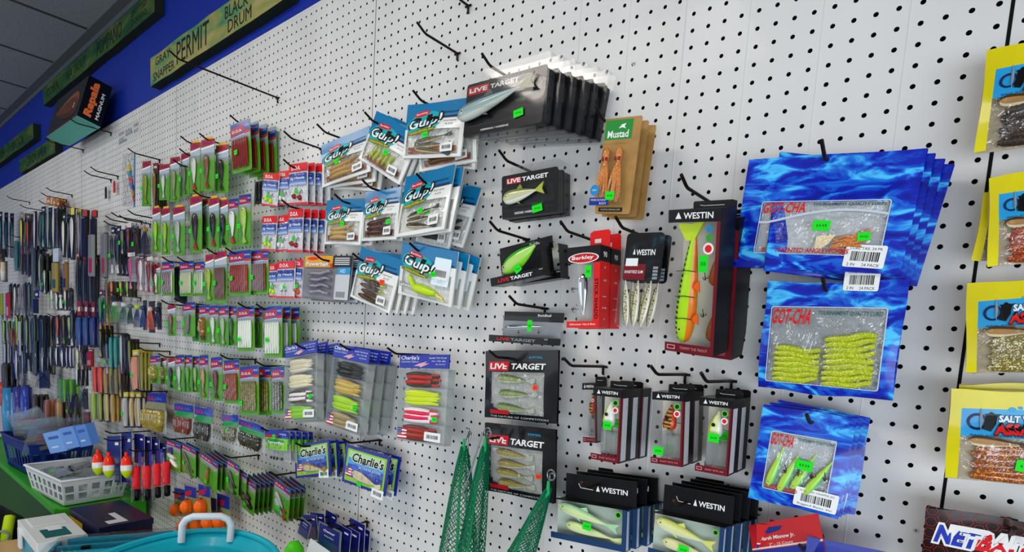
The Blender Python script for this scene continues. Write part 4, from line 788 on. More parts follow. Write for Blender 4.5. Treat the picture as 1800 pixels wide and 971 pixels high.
# ---------------------------------------------------------------- where things hang, in inches: x along the wall, y out from it, z above the lens
HOOKS = [
[1.958, -6.821, 4.3, 'dark wire peg hook holding the black and red hexagon-pattern bait bag in bottom right corner', 0],
[-7.047, 10.168, 4.0, 'rusty peg hook through the large blue bait bags', 0],
[-6.467, 3.654, 3.2, 'rusty peg hook through the yellow grub bag', 0],
[-6.311, -3.175, 4.0, 'rusty peg hook through the square blue bags', 0],
[-5.875, -9.741, 4.3, 'steel peg hook through the dark blue header card', 0],
[-13.826, 9.302, 4.6, 'wire peg hook above the tall trout lure boxes', 0],
[-17.927, 7.448, 4.3, 'wire peg hook holding the spotted shad clamshells', 0],
[-21.999, 7.517, 4.3, 'wire peg hook above the red lure boxes', 0],
[-19.936, 14.265, 4.3, 'wire peg hook holding the octopus skirt cards', 0],
[-20.494, -1.292, 5.0, 'wire peg hook of the left narrow lure boxes', 0],
[-14.442, -1.355, 5.0, 'wire peg hook of the orange crankbait boxes', 0],
[-11.486, -1.507, 5.0, 'wire peg hook of the chartreuse crankbait boxes', 0],
[-18.603, -9.06, 4.8, 'peg hook of the mint swimbait boxes', 0],
[-12.433, -8.846, 4.8, 'peg hook of the pale yellow swimbait boxes', 0],
[-29.024, 19.321, 5.2, 'wire peg hook above the herring clamshells', 0],
[-27.72, 12.886, 4.3, 'wire peg hook above the sardine clamshell', 0],
[-28.202, 8.032, 4.3, 'wire peg hook above the lime crankbait boxes', 0],
[-25.964, 2.727, 4.3, 'short peg hook of the clear pencil lure box', 0],
[-27.538, -1.199, 4.3, 'peg hook of the dark green minnow pouch', 0],
[-27.74, -7.313, 4.3, 'peg hook of the amber minnow pouch', 0],
[-51.128, 18.976, 4.3, 'peg hook of the bag with tan grub, upper row left', 0],
[-43.625, 18.589, 4.3, 'peg hook of the bag with lime strips, tilted', 0],
[-37.291, 18.999, 4.3, 'peg hook of the bag with smoky minnows, upper row right', 0],
[-47.843, 12.137, 4.3, 'peg hook of the bag with pale tan bait, second row left', 0],
[-43.616, 12.88, 4.3, 'peg hook of the bag with dark brown bait, second row middle', 0],
[-36.436, 12.456, 4.3, 'peg hook of the bag with black worms, second row right', 0],
[-44.689, 6.595, 4.3, 'peg hook of the bag with brown and yellow tails and orange sticker', 0],
[-36.906, 7.033, 4.3, 'peg hook of the chartreuse grub saltwater bags', 0],
[-51.028, 6.906, 4.3, 'peg hook of the grey grub clamshells', 0],
[-57.192, 16.632, 4.3, 'peg hook of the top row red-topped bags', 0],
[-57.365, 12.633, 4.3, 'peg hook of the second row red-topped bags', 0],
[-54.175, -1.96, 4.3, 'peg hook of the cream and lime grub clamshells', 0],
[-46.277, -1.628, 4.3, 'peg hook of the black and lime grub clamshells', 0],
[-38.84, -1.61, 4.6, 'rusty peg hook of the red and yellow grub clamshell', 0],
[-53.609, -12.2, 4.3, 'peg hook of the brown bait blue and green bags', 0],
[-45.334, -10.49, 4.3, 'peg hook of the tilted blue and green bags', 0],
[-52.412, -19.895, 4.6, 'peg hook of the left bunch of navy hook cards', 0],
[-46.864, -19.252, 4.6, 'peg hook of the right bunch of navy hook cards', 0],
[-69.267, 23.322, 4.3, 'peg hook of the red worm packs', 0],
[-102.996, 25.079, 4.3, 'wire peg hook of the first pack in top green-card row', 0],
[-85.643, 20.847, 4.3, 'wire peg hook of the fourth pack in top green-card row', 0],
[-83.593, 21.904, 4.3, 'wire peg hook of the sixth pack in top green-card row', 0],
[-83.24, 23.413, 4.3, 'wire peg hook of the seventh pack in top green-card row', 0],
[-77.51, 22.764, 4.3, 'wire peg hook of the eighth pack in top green-card row', 0],
[-79.267, 16.144, 4.3, 'wire peg hook of the fourth pack in second green-card row', 0],
[-89.574, 8.334, 4.3, 'wire peg hook of the second pack in third green-card row', 0],
[-84.239, 8.091, 4.3, 'wire peg hook of the fourth pack in third green-card row', 0],
[-75.146, 8.712, 4.3, 'wire peg hook of the seventh pack in third green-card row', 0],
[-70.044, 8.499, 4.3, 'wire peg hook of the eighth pack in third green-card row', 0],
[-89.782, 2.37, 4.3, 'wire peg hook of the first pack in fourth green-card row', 0],
[-85.162, 2.605, 4.3, 'wire peg hook of the second pack in fourth green-card row', 0],
[-66.709, 2.074, 4.3, 'wire peg hook of the eighth pack in fourth green-card row', 0],
[-62.407, 1.969, 4.3, 'wire peg hook of the tenth pack in fourth green-card row', 0],
[-98.784, -4.736, 4.3, 'wire peg hook of the first pack in fifth green-card row', 0],
[-90.845, -5.208, 4.3, 'wire peg hook of the fourth pack in fifth green-card row', 0],
[-71.095, -4.16, 4.3, 'wire peg hook of the ninth pack in fifth green-card row', 0],
[-62.19, -4.374, 4.3, 'wire peg hook of the eleventh pack in fifth green-card row', 0],
[-100.083, -11.203, 4.3, 'peg hook of the clear bag with gold glitter baits', 0],
[-60.903, -11.637, 4.3, 'peg hook of the clear bag with lime label over bare jig hooks', 0],
[-89.149, -17.004, 4.3, 'peg hook of the square cards with white squid bait', 0],
[-69.886, -16.298, 4.3, 'peg hook of the square cards with dark brown crab bait, right step', 0],
[-58.961, -16.302, 4.3, 'peg hook of the square cards with clear bait and red eyes', 0],
[-85.615, -24.339, 4.3, 'peg hook of the orange float packs', 0],
[-95.979, -19.743, 6.5, 'peg hook of the red popping cork packs', 0],
[-105.114, -18.31, 7.0, 'upper peg hook above the pear floats', 0],
[-104.971, -19.451, 7.2, 'lower peg hook of the pear floats', 0],
[-188.469, 27.47, 4.3, 'wire peg hook of the second pack in uppermost far-left row', 0],
[-174.794, 24.054, 4.3, 'wire peg hook of the fifth pack in uppermost far-left row', 0],
[-155.443, 24.526, 4.3, 'wire peg hook of the sixth pack in uppermost far-left row', 0],
[-151.232, 25.064, 4.3, 'wire peg hook of the tenth pack in uppermost far-left row', 0],
[-139.651, 20.712, 4.3, 'wire peg hook of the twelfth pack in uppermost far-left row', 0],
[-114.575, 15.303, 4.3, 'wire peg hook of the fifteenth pack in second far-left row', 0],
[-113.675, 16.05, 4.3, 'wire peg hook of the sixteenth pack in second far-left row', 0],
[-110.821, 16.332, 4.3, 'wire peg hook of the eighteenth pack in second far-left row', 0],
[-107.031, 15.545, 4.3, 'wire peg hook of the nineteenth pack in second far-left row', 0],
[-103.154, 15.96, 4.3, 'wire peg hook of the twentieth pack in second far-left row', 0],
[-111.451, 3.638, 4.3, 'wire peg hook of the fourth pack in row of hanging spinner packs', 0],
[-151.889, -0.539, 4.3, 'wire peg hook of the seventh pack in fourth far-left row', 0],
[-117.908, -2.715, 4.3, 'wire peg hook of the eleventh pack in fourth far-left row', 0],
[-102.984, -3.717, 4.3, 'wire peg hook of the fifteenth pack in fourth far-left row', 0],
[-36.92, 23.953, 4.5, 'empty peg hook high on the board, left of the herring clamshells', 1],
[-66.75, 26.688, 11.5, 'long empty wire hook crossing in front of the wooden sign', 1],
[-57.217, 19.417, 4.35, 'empty peg hook left of the topmost teal bags', 0],
[-35.917, 27.441, 2.0, 'peg hook cut by the top edge of the photo', 1],
[-126.251, 25.011, 3.95, 'left of two empty hooks with a small black tag', 1],
[-122.552, 25.148, 4.05, 'right of two empty hooks with a small red tag', 1],
[-159.773, 23.487, 3.75, 'bent empty wire hook below the yellow tag hook', 1],
[-186.929, 18.288, 4.0, 'small empty peg hook left of the yellow minnow pack', 0],
[-193.789, 16.232, 4.0, 'lower small empty peg hook at far left', 0]]
NAMES = {'gulp': 'bait_bag', 'jigbag': 'jig_head_bag', 'clam': 'carded_lure', 'tallclam': 'grub_clamshell', 'charliebag': 'printed_bait_bag', 'ltcard': 'swimbait_clamshell', 'ltbox': 'crankbait_box', 'pouch': 'bait_pouch', 'mustad': 'octopus_skirt_pack', 'redbox': 'hard_bait_box', 'shadclam': 'shad_clamshell', 'westbox': 'lure_box', 'widebox': 'wide_lure_box', 'gotcha': 'bait_bag', 'assassin': 'bait_bag', 'netbait': 'bait_bag', 'redcard': 'header_card_pack', 'powerbait': 'bait_clamshell', 'bluecard': 'hook_card', 'clearbag': 'clear_bait_bag', 'bobbers': 'float_pack', 'corks': 'cork_pack', 'float': 'fishing_float', 'pack': 'lure_pack'}
CATG = {'lure pack': 'stacked lure packs', 'lure box': 'stacked lure boxes', 'bait bag': 'stacked bait bags'}
# kind, its own look, x, y, z, yaw, pitch, roll, width, height, label, category, group, packs in the stack, spacing, fan x, z and roll
ITEMS = [
['assassin', {'seed':1}, 0.7, -2.2, 11.9, -0.0, -2.4, -0.7, 3.74, 4.44,'yellow bait bag with near-black worms, top bag at right edge','bait bag','yellow bait bags', 1, 0.4, 0, 0, 0],
['assassin', {'bait':'#8a2c08','spark':'#e87830','seed':2}, 1.34, -2.2, 6.73, 6.5, -2.0, -5.5, 3.34, 3.89,'yellow bait bag with orange-red worms, below the black-worm bag','bait bag','yellow bait bags', 1, 0.4, 0, 0, 0],
['assassin', {'bait':'#8a2c08','spark':'#e87830','seed':5}, 0.95, -1.5, 6.48, 10.0, -3.9, 2.7, 3.28, 3.06,'yellow bag edge leaning out behind the orange-red worm bag','bait bag','yellow bait bags', 1, 0.4, 0, 0, 0],
['assassin', {'bait':'#7a6a20','spark':'#f0e8b0','seed':3}, 1.42, -2.2, 2.08, -2.6, -0.1, -5.5, 4.0, 4.05,'yellow bait bag with pale gold glitter worms, third down at right edge','bait bag','yellow bait bags', 1, 0.4, 0, 0, 0],
['assassin', {'bait':'#8a3c08','spark':'#f0a030','seed':4,'st':(0.62, 0.78)}, 1.49, -2.4, -2.8, 7.6, 2.9, -3.8, 4.39, 4.12,'yellow bait bag with amber worms and green price sticker, lowest','bait bag','yellow bait bags', 1, 0.4, 0, 0, 0],
['assassin', {'bait':'#8a3c08','spark':'#f0a030','seed':6}, 1.63, -1.7, -2.34, 6.5, 2.6, -5.3, 4.02, 3.8,'yellow bag edge showing above and behind the amber worm bag','bait bag','yellow bait bags', 1, 0.4, 0, 0, 0],
['netbait', {}, 1.54, -2.4, -8.34, 1.6, -2.5, -0.8, 5.18, 3.8,'black and red hexagon-pattern bait bag in bottom right corner','bait bag', None, 1, 0.4, 0, 0, 0],
['gotcha', {'bait':'#c87028','style':'clump','st':(0.53, 0.62)}, -7.09, -2.6, 7.56, 1.3, -0.1, 4.5, 8.03, 5.75,'large blue water-print bait bag with brown baits','bait bag','large blue bait bags', 4, 0.48, 0.25, -0.05, 1.2],
['gotcha', {'bait':'#c87028','st':None}, -6.61, -0.8, 7.59, 36.5, -6.4, 4.1, 6.81, 6.41,'blue water-print bag fanned out at back of the large blue stack','bait bag','large blue bait bags', 1, 0.4, 0, 0, 0],
['gotcha', {'style':'curl','win':(0.06, 0.9, 0.215, 0.93),'st':None,'bar':(0.7, -0.02),'wavy':0.08,'seed':4,'barw':0.24}, -6.24, -2.0, 1.2, -1.4, 4.3, 0.6, 6.46, 5.77,'blue water-print bait bag full of yellow glitter curl-tail grubs','bait bag', None, 1, 0.4, 0, 0, 0],
['gotcha', {'style':'jigs','win':(0.14, 0.85, 0.25, 0.86),'st':(0.56, 0.54),'bar':(0.74, 0.86),'barw':0.46,'seed':5,'head':'SCENTED CRAPPIE JIG','foot':'Rigged Baits 3in'}, -6.66, -2.8, -5.21, 6.0, -1.1, 2.9, 4.39, 5.21,'square blue water-print bag with lime green jig baits','bait bag','square blue bait bags', 3, 0.5, 0.15, 0.08, 1.5],
['gotcha', {'style':'jigs','st':None,'bar':(0.5, 0.8)}, -6.23, -1.0, -5.43, 9.2, -0.8, 1.3, 4.34, 5.01,'blue water-print bag turned askew behind the square blue bags','bait bag','square blue bait bags', 1, 0.4, 0, 0, 0],
['redcard', {}, -6.97, -2.6, -9.78, -22.5, -10.3, -26.1, 4.24, 2.34,'red header card pack with blue minnow print, front of three','header card','red header cards', 1, 0.4, 0, 0, 0],
['redcard', {}, -6.97, -2.0, -10.06, 6.1, -1.6, -7.6, 3.14, 1.9,'red header card pack fanned second behind the front red one','header card','red header cards', 1, 0.4, 0, 0, 0],
['redcard', {}, -6.78, -1.5, -10.09, -3.3, 0.9, 2.4, 2.81, 1.92,'red header card pack tilted rearmost of the three','header card','red header cards', 1, 0.4, 0, 0, 0],
['redcard', {'blue':True}, -3.94, -3.0, -10.6, 10.2, -0.9, 0.4, 3.77, 3.15,'plain dark blue header card beside the red ones at bottom edge','header card', None, 1, 0.4, 0, 0, 0],
['westbox', {'D':1.7,'lure':'trout','cap':'TOMMY THE TROUT','top':0.085,'bot':0.065,'stick':(0.72, 0.36),'stripe':False,'flap':0.3}, -12.94, -4.1, 3.89, -7.2, 13.5, 4.6, 3.13, 8.01,'tall window box with big chartreuse trout lure','lure box','trout lure boxes', 2, 2.0, 0.35, -0.12, 0],
['shadclam', {}, -16.46, -3.4, 4.17, 0.8, 0.2, 2.1, 2.48, 5.81,'black-topped clamshell of three spotted paddle shads','lure pack','shad clamshells', 2, 0.9, 0.05, 0, 0],
['redbox', {}, -20.43, -3.6, 3.86, 1.4, 2.2, -2.4, 2.46, 5.16,'red and black window box with silver stick lure','lure box','red lure boxes', 2, 1.45, 0.0, 0, 0],
['mustad', {}, -18.72, -3.3, 11.3, -0.1, 4.1, 5.7, 2.54, 5.69,'kraft card of orange octopus skirts with green logo','lure pack','octopus skirt packs', 3, 0.85, 0.02, 0, 0],
['westbox', {'lure':'bass','stick':(0.56, 0.5)}, -17.76, -3.9, -4.83, -0.3, 1.6, -1.2, 2.07, 4.64,'narrow window box with yellow and white crankbait','lure box','left narrow lure boxes', 3, 1.35, 0, 0, 0],
['westbox', {'lure':'craw','stick':None}, -20.47, -1.6, -4.52, -0.2, 1.5, -4.8, 1.07, 4.12,'narrow dark box turned aside left of the yellow crankbait boxes','lure box', None, 1, 0.4, 0, 0, 0],
['westbox', {'lure':'craw','stick':(0.25, 0.82)}, -13.68, -3.9, -4.48, -0.4, 1.9, -2.8, 1.98, 4.28,'narrow window box with orange craw crankbait','lure box','middle narrow lure boxes', 2, 1.5, 0, 0, 0],
['westbox', {'lure':'chart','stick':(0.52, 0.52)}, -10.93, -3.9, -4.5, -1.5, 2.7, -0.7, 1.88, 4.23,'narrow window box with chartreuse and white crankbait','lure box','right narrow lure boxes', 2, 1.5, 0, 0, 0],
['widebox', {'D':0.85,'stick':(0.5, 0.55)}, -18.75, -3.6, -11.62, 3.7, -2.0, -3.9, 5.53, 2.66,'wide window box with two mint green swimbaits','lure box','left wide lure boxes', 4, 0.95, 0.25, 0.05, 0],
['widebox', {'D':0.7,'c':'#d8dc70','c2':'#e0e0a0','stick':(0.5, 0.7)}, -12.12, -3.6, -10.95, 2.0, -0.1, -1.3, 4.4, 2.59,'wide window box with two pale yellow segmented swimbaits','lure box','right wide lure boxes', 5, 0.75, 0.2, 0.05, 0],
['ltcard', {'big':True,'cap':'HERRING / HARENG','serif':True,'stick':(0.72, 0.76)}, -27.64, -4.4, 16.57, -0.8, -0.4, 2.7, 7.39, 3.64,'black clamshell card with large blue-silver herring lure','lure pack','herring clamshells', 6, 0.72, 0.42, -0.0, 1.0],
['ltcard', {'stick':(0.66, 0.86)}, -26.24, -2.6, 10.66, 4.1, 3.9, -1.9, 4.82, 3.05,'black card with green and white sardine lure','lure pack','sardine clamshells', 2, 0.8, 0, 0, 0],
['ltbox', {}, -26.73, -3.2, 5.88, 5.3, 4.2, -9.5, 4.61, 2.91,'black box with lime green crankbait seen through its window','lure box','lime crankbait boxes', 2, 1.7, 0.35, 0.15, 3],
['ltbox', {'clearback':True}, -26.17, -3.0, 1.16, -0.0, 0.8, 0.5, 5.52, 2.32,'clear window box with small blue-silver pencil lure','lure box', None, 1, 0.4, 0, 0, 0],
['pouch', {}, -26.15, -2.4, -3.14, -2.9, -0.3, -3.7, 7.19, 5.19,'black bait pouch with three dark green minnows','bait pouch','black bait pouches', 1, 0.4, 0, 0, 0],
['pouch', {'c':'#7a6420','c2':'#a89850','n':4,'sx':(0.8, 0.66)}, -25.78, -2.4, -8.82, 2.4, 0.7, -3.1, 6.58, 5.35,'black bait pouch with four amber minnows, behind the nets','bait pouch','black bait pouches', 1, 0.4, 0, 0, 0],
['gulp', {'bait':'#b08848','stick':(0.38, 0.56),'lean':0.1}, -48.48, -3.0, 16.39, 1.0, -0.3, -4.3, 7.54, 4.05,'teal-topped white bait bag with tan grub, upper row left','bait bag','teal-topped bait bags', 3, 0.6, 0.2, -0.35, 6],
['gulp', {'bait':'#b4c028','shape':'strip','juice':'#3a2410','seed':2,'stick':(0.56, 0.6)}, -42.04, -3.0, 16.31, 3.2, -2.6, 27.6, 6.49, 4.41,'teal-topped white bait bag with lime strips, tilted','bait bag','teal-topped bait bags', 4, 0.5, 0.2, -0.05, -0.5],
['gulp', {'bait':'#5c5a48','shape':'minnow','seed':3,'stick':(0.42, 0.6)}, -36.06, -3.2, 16.62, 0.9, 0.9, 6.8, 6.91, 4.23,'teal-topped white bait bag with smoky minnows, upper row right','bait bag','teal-topped bait bags', 1, 0.5, 0.3, -0.1, 3],
['gulp', {'bait':'#6a4420','seed':4}, -35.27, -2.4, 15.84, 3.4, 3.4, -0.3, 6.3, 3.96,'teal-topped white bait bag leaning low behind the smoky minnow bag','bait bag','teal-topped bait bags', 1, 0.5, 0.3, -0.1, 3],
['gulp', {'bait':'#6a4420','seed':5}, -35.59, -1.8, 15.49, -4.3, 7.2, 10.6, 6.78, 2.93,'teal-topped white bait bag rearmost behind the smoky minnow bag','bait bag','teal-topped bait bags', 1, 0.5, 0.3, -0.1, 3],
['gulp', {'bait':'#b89858','seed':6,'stick':(0.55, 0.56)}, -48.69, -2.8, 10.53, 0.3, -0.8, 4.0, 6.07, 4.24,'teal-topped white bait bag with pale tan bait, second row left','bait bag','teal-topped bait bags', 2, 0.7, 0.7, -0.1, -2],
['gulp', {'bait':'#4a2410','juice':'#3a1606','seed':7,'stick':(0.8, 0.66)}, -42.87, -2.9, 10.61, -3.0, -3.0, 2.6, 5.49, 4.46,'teal-topped white bait bag with dark brown bait, second row middle','bait bag','teal-topped bait bags', 2, 0.6, 0.2, 0.1, 3],
['gulp', {'bait':'#24262a','juice':None,'shape':'minnow','seed':8,'stick':(0.5, 0.66)}, -36.27, -3.6, 10.9, 0.2, -11.1, -2.2, 5.8, 5.3,'teal-topped white bait bag with black worms, second row right','bait bag','teal-topped bait bags', 2, 0.4, 0.5, -0.05, 2],
['gulp', {'bait':'#3a3430','seed':9,'juice':None}, -36.02, -2.3, 10.21, 2.1, -0.9, 11.1, 4.15, 5.43,'teal-topped white bait bag turned edge-on, third behind the black worm bag','bait bag','teal-topped bait bags', 1, 0.5, 0.3, -0.1, 3],
['gulp', {'bait':'#3a3430','seed':10,'juice':None}, -34.94, -1.5, 10.26, 3.8, -7.4, 13.2, 4.14, 4.94,'teal-topped white bait bag turned edge-on, rearmost behind the black worm bag','bait bag','teal-topped bait bags', 1, 0.5, 0.3, -0.1, 3],
['gulp', {'bait':'#4a3010','shape':'two','juice':None,'seed':11,'ors':True,'stick':(0.72, 0.5)}, -42.78, -3.3, 4.9, -0.0, -2.9, 14.2, 6.21, 4.76,'teal-topped white bait bag with brown and yellow tails and orange sticker','bait bag','teal-topped bait bags', 4, 0.5, 0.42, -0.02, -1],
['gulp', {'bait':'#c0e018','shape':'big','juice':None,'big':True,'seed':12,'stick':(0.66, 0.48),'lean':-0.12}, -36.08, -3.2, 5.21, 1.1, 5.0, 10.0, 6.61, 4.36,'clear saltwater bait bag with teal top and chartreuse curl-tail grub','bait bag','saltwater bait bags', 3, 0.7, 0.45, 0.05, 3],
['powerbait', {}, -51.48, -2.8, 5.28, 0.8, -2.7, 2.2, 8.37, 4.35,'yellow and black headed clamshell of grey glitter grubs','bait pack','grey grub clamshells', 2, 0.8, 0.5, -0.15, 0],
['jigbag', {'seed':1}, -62.56, -3.0, 15.1, 0.1, 0.7, 9.4, 3.47, 3.5,'red-topped jig head bag with yellow spotted head, left in top row','jig head bag','red-topped jig head bags', 1, 0.5, 0.55, 0, 0],
['jigbag', {'jc':'#e8e8e4','seed':2}, -60.24, -2.7, 15.08, 0.7, 1.3, 4.3, 2.38, 3.54,'red-topped jig head bag with white heads, middle in top row','jig head bag','red-topped jig head bags', 1, 0.5, 0.55, 0, 0],
['jigbag', {'jc':'#a01818','seed':3}, -56.79, -3.0, 15.0, 1.4, 3.2, 3.2, 3.43, 4.08,'red-topped jig head bag with red heads, right in top row','jig head bag','red-topped jig head bags', 4, 0.5, 0.55, 0, 0],
['jigbag', {'seed':4}, -62.66, -3.0, 10.38, -0.6, -1.3, 3.5, 3.25, 3.79,'red-topped jig head bag with yellow heads, left in second row','jig head bag','red-topped jig head bags', 1, 0.5, 0.55, 0, 0],
['jigbag', {'jc':'#e8e8e4','seed':5}, -60.37, -2.7, 10.27, -0.6, -1.1, -0.4, 2.71, 3.9,'red-topped jig head bag with white heads, middle in second row','jig head bag','red-topped jig head bags', 1, 0.5, 0.55, 0, 0],
['jigbag', {'jc':'#a01818','seed':6}, -57.13, -3.0, 10.28, -0.1, 0.7, 2.8, 2.9, 4.42,'red-topped jig head bag with red heads, right in second row','jig head bag','red-topped jig head bags', 4, 0.5, 0.55, 0, 0],
['jigbag', {'seed':7}, -61.91, -2.8, 5.2, -0.2, -1.0, -0.5, 1.7, 3.67,'red-topped jig head bag with yellow heads, left in third row','jig head bag','red-topped jig head bags', 1, 0.5, 0.55, 0, 0],
['jigbag', {'jc':'#e8e8e4','hookonly':True,'seed':8}, -58.86, -3.0, 5.22, 0.1, -0.8, 0.5, 3.64, 3.94,'red-topped jig head bag with bare black hooks, middle in third row','jig head bag','red-topped jig head bags', 1, 0.5, 0.55, 0, 0],
['jigbag', {'jc':'#d85018','seed':9}, -56.77, -2.7, 5.31, 0.0, -0.6, 3.7, 1.47, 4.08,'red-topped jig head bag with orange heads, right in third row','jig head bag','red-topped jig head bags', 1, 0.5, 0.55, 0, 0],
['tallclam', {'cols':(('#d8d0b8','#c8c0a0'), ('#e0d8b0','#d8d0a8'), ('#4a3c20','#e8e4e0'), ('#7ab824','#8cc830')),'stick':(0.8, 0.7)}, -54.64, -3.4, -5.46, -0.4, -4.5, -9.3, 6.34, 8.09,'blue-headed four-compartment clamshell with cream and lime grubs','bait pack','four-compartment clamshells', 3, 1.0, 0.3, -0.1, 0],
['tallclam', {'cols':(('#101010','#1c1810'), ('#b8983c','#c8ac58'), ('#a8d018','#98c818'), ('#a89468','#8a7a50')),'stick':(0.78, 0.7)}, -46.34, -3.4, -5.39, 1.2, -3.8, 3.3, 5.64, 8.04,'blue-headed four-compartment clamshell with black and lime grubs','bait pack','four-compartment clamshells', 3, 1.0, 0.25, -0.05, -0.5],
['tallclam', {'cols':(('#3a1c14','#b8281c'), ('#d0e018','#c8dc10'), ('#e8e4e0','#e81c50'), ('#6a1410','#a82c1c')),'stick':(0.78, 0.72)}, -35.92, -3.2, -5.2, 0.7, -4.7, -3.6, 6.04, 7.47,'blue-headed four-compartment clamshell with red, yellow and pink grubs','bait pack','four-compartment clamshells', 1, 0.4, 0, 0, 0],
['charliebag', {'fishc':'#a07830','sx':0.82,'sz':0.96,'st':(0.78, 0.98)}, -53.09, -2.8, -13.54, -2.2, -3.7, -15.1, 7.11, 3.54,'blue and green bordered bait bag with brown bait','bait bag','blue and green bait bags', 3, 0.7, 0.45, 0.0, 1],
['charliebag', {'fishc':'#d8c8a0','sx':0.84,'sz':1.0,'st':(0.42, 0.92)}, -43.61, -3.0, -12.77, 4.4, -5.0, 2.4, 6.14, 3.66,'blue and green bordered bait bag with pale shads, tilted','bait bag','blue and green bait bags', 2, 0.9, 0.4, -0.05, 0],
['bluecard', {'txt':True}, -52.21, -4.0, -20.56, 6.2, -2.0, 14.9, 1.71, 1.86,'navy blue fish hook card with lettering, front left','hook card','navy hook cards', 1, 0.4, 0, 0, 0],
['bluecard', {'txt':False}, -52.66, -3.0, -20.74, 0.0, -0.4, -11.7, 2.66, 2.58,'navy blue fish hook card second of left bunch','hook card','navy hook cards', 1, 0.4, 0, 0, 0],
['bluecard', {'txt':False}, -52.58, -2.2, -20.7, 0.2, -0.1, -9.1, 2.67, 2.67,'navy blue fish hook card third of left bunch','hook card','navy hook cards', 1, 0.4, 0, 0, 0],
['bluecard', {'txt':False}, -51.73, -1.2, -20.47, -0.3, 0.3, 4.5, 2.13, 2.47,'navy blue fish hook card rearmost of left bunch','hook card','navy hook cards', 1, 0.4, 0, 0, 0],
['bluecard', {'txt':True}, -47.43, -4.2, -20.59, 1.1, -0.4, 2.8, 3.83, 3.16,'navy blue fish hook card largest in front of right bunch','hook card','navy hook cards', 1, 0.4, 0, 0, 0],
['bluecard', {'txt':False}, -46.69, -3.2, -20.57, 1.4, -0.6, 5.6, 2.61, 3.05,'navy blue fish hook card second of right bunch','hook card','navy hook cards', 1, 0.4, 0, 0, 0],
['bluecard', {'txt':False}, -46.5, -2.4, -20.9, -0.1, 0.1, 4.2, 2.92, 3.09,'navy blue fish hook card third of right bunch','hook card','navy hook cards', 1, 0.4, 0, 0, 0],
['bluecard', {'txt':False}, -46.51, -1.6, -20.47, -1.6, 1.2, 3.2, 2.64, 3.35,'navy blue fish hook card fourth of right bunch','hook card','navy hook cards', 1, 0.4, 0, 0, 0],
['bluecard', {'txt':False}, -46.36, -0.9, -21.18, -0.4, 0.4, 4.0, 2.0, 3.12,'navy blue fish hook card rearmost of right bunch','hook card','navy hook cards', 1, 0.4, 0, 0, 0],
['clam', {'head':'blue','lure':'worms','lc':'#8a1a0c','lc2':'#6a1208','hh':0.28,'stick':(0.42, 0.62)}, -68.68, -3.4, 20.52, 1.2, 3.4, -0.5, 4.6, 5.5,'lime card pack of red worms below the long empty hook','lure pack','red worm packs', 4, 0.95, 0.1, 0, 0],
['pack', {'c':'#141414','c2':'#201c1c','card':'#0e0e10','lure':'worms'}, -65.82, -2.4, 15.33, 0.3, 0.6, 2.1, 2.88, 2.53,'black netting pack hanging under the red worm packs','lure pack', None, 3, 0.91, 0.1, 0, 0.6],
['pack', {'lure':'rainbow','card':None,'film':False}, -105.24, -3.2, 21.41, 0.2, 1.3, 5.8, 5.46, 7.92,'clear tube pack with rainbow striped worm, first in top green-card row','lure pack', None, 1, 0.4, 0, 0, 0],
['clam', {'lc':'#8aa018','lc2':'#c0d030'}, -99.67, -3.0, 20.29, 0.1, 1.2, 5.3, 3.47, 6.54,'lime card pack with yellow-green jerkbait, second in top green-card row','lure pack', None, 1, 0.4, 0, 0, 0],
['pack', {'c':'#7a5c18','c2':'#2a2010','card':'#2c2a20','head':'#7a1430'}, -97.22, -2.6, 19.4, 0.1, 1.1, 4.8, 1.77, 7.18,'dark narrow pack with gold lure, third in top green-card row','lure pack', None, 3, 0.56, 0.1, 0, 0.6],
['clam', {'lc':'#d8dad4','lc2':'#f0f0ec'}, -92.71, -3.0, 19.65, -0.0, 1.3, 5.4, 3.77, 4.9,'lime card pack with white chrome lure, fourth in top green-card row','lure pack', None, 1, 0.4, 0, 0, 0],
['clam', {'lc':'#8c9468','lc2':'#b8bc98','stick':None}, -89.21, -2.9, 19.61, 0.1, 1.6, 5.3, 3.35, 5.97,'lime card pack with grey-green paddle tail, fifth in top green-card row','lure pack', None, 1, 0.4, 0, 0, 0],
['clam', {'lc':'#6a7064','lc2':'#a8aca0'}, -86.52, -2.6, 19.98, 0.1, 1.6, 5.2, 2.81, 5.62,'lime card pack with smoky shad turned aside, sixth in top green-card row','lure pack', None, 1, 0.4, 0, 0, 0],
['clam', {'lc':'#dcdcd0','lc2':'#c8ccc0','tail':'#b81818','tab':True}, -82.28, -3.0, 20.14, 0.2, 2.0, 5.6, 3.15, 6.31,'lime card pack with red-headed white bait, seventh in top green-card row','lure pack', None, 1, 0.4, 0, 0, 0],
['clam', {'lc':'#5a2410','glit':'#c89038','lc2':'#8a4a20','tail':'#a02818','tab':True}, -78.03, -3.2, 19.85, 0.2, 2.3, 5.9, 3.92, 6.22,'lime card pack with brown gold-flecked bait, eighth in top green-card row','lure pack', None, 1, 0.4, 0, 0, 0],
['clam', {'lc':'#20140c','lc2':'#2c1c14','tab':True,'stick':(0.4, 0.66)}, -75.31, -2.6, 19.15, 0.2, 2.3, 5.5, 3.56, 5.72,'lime card pack with near-black bait, ninth in top green-card row','lure pack', None, 1, 0.4, 0, 0, 0],
['clam', {'lc':'#a8d018','lc2':'#c8e840','tab':True}, -95.73, -3.0, 13.19, 0.1, 0.7, 2.6, 3.08, 6.42,'lime card pack with bright yellow-green jerkbait, first in second green-card row','lure pack', None, 1, 0.4, 0, 0, 0],
['clam', {'lc':'#a0c018','lc2':'#d0e048','tab':True}, -92.17, -3.0, 12.73, 0.1, 0.7, 2.5, 3.13, 6.5,'lime card pack with lemon jerkbait, second in second green-card row','lure pack', None, 1, 0.4, 0, 0, 0],
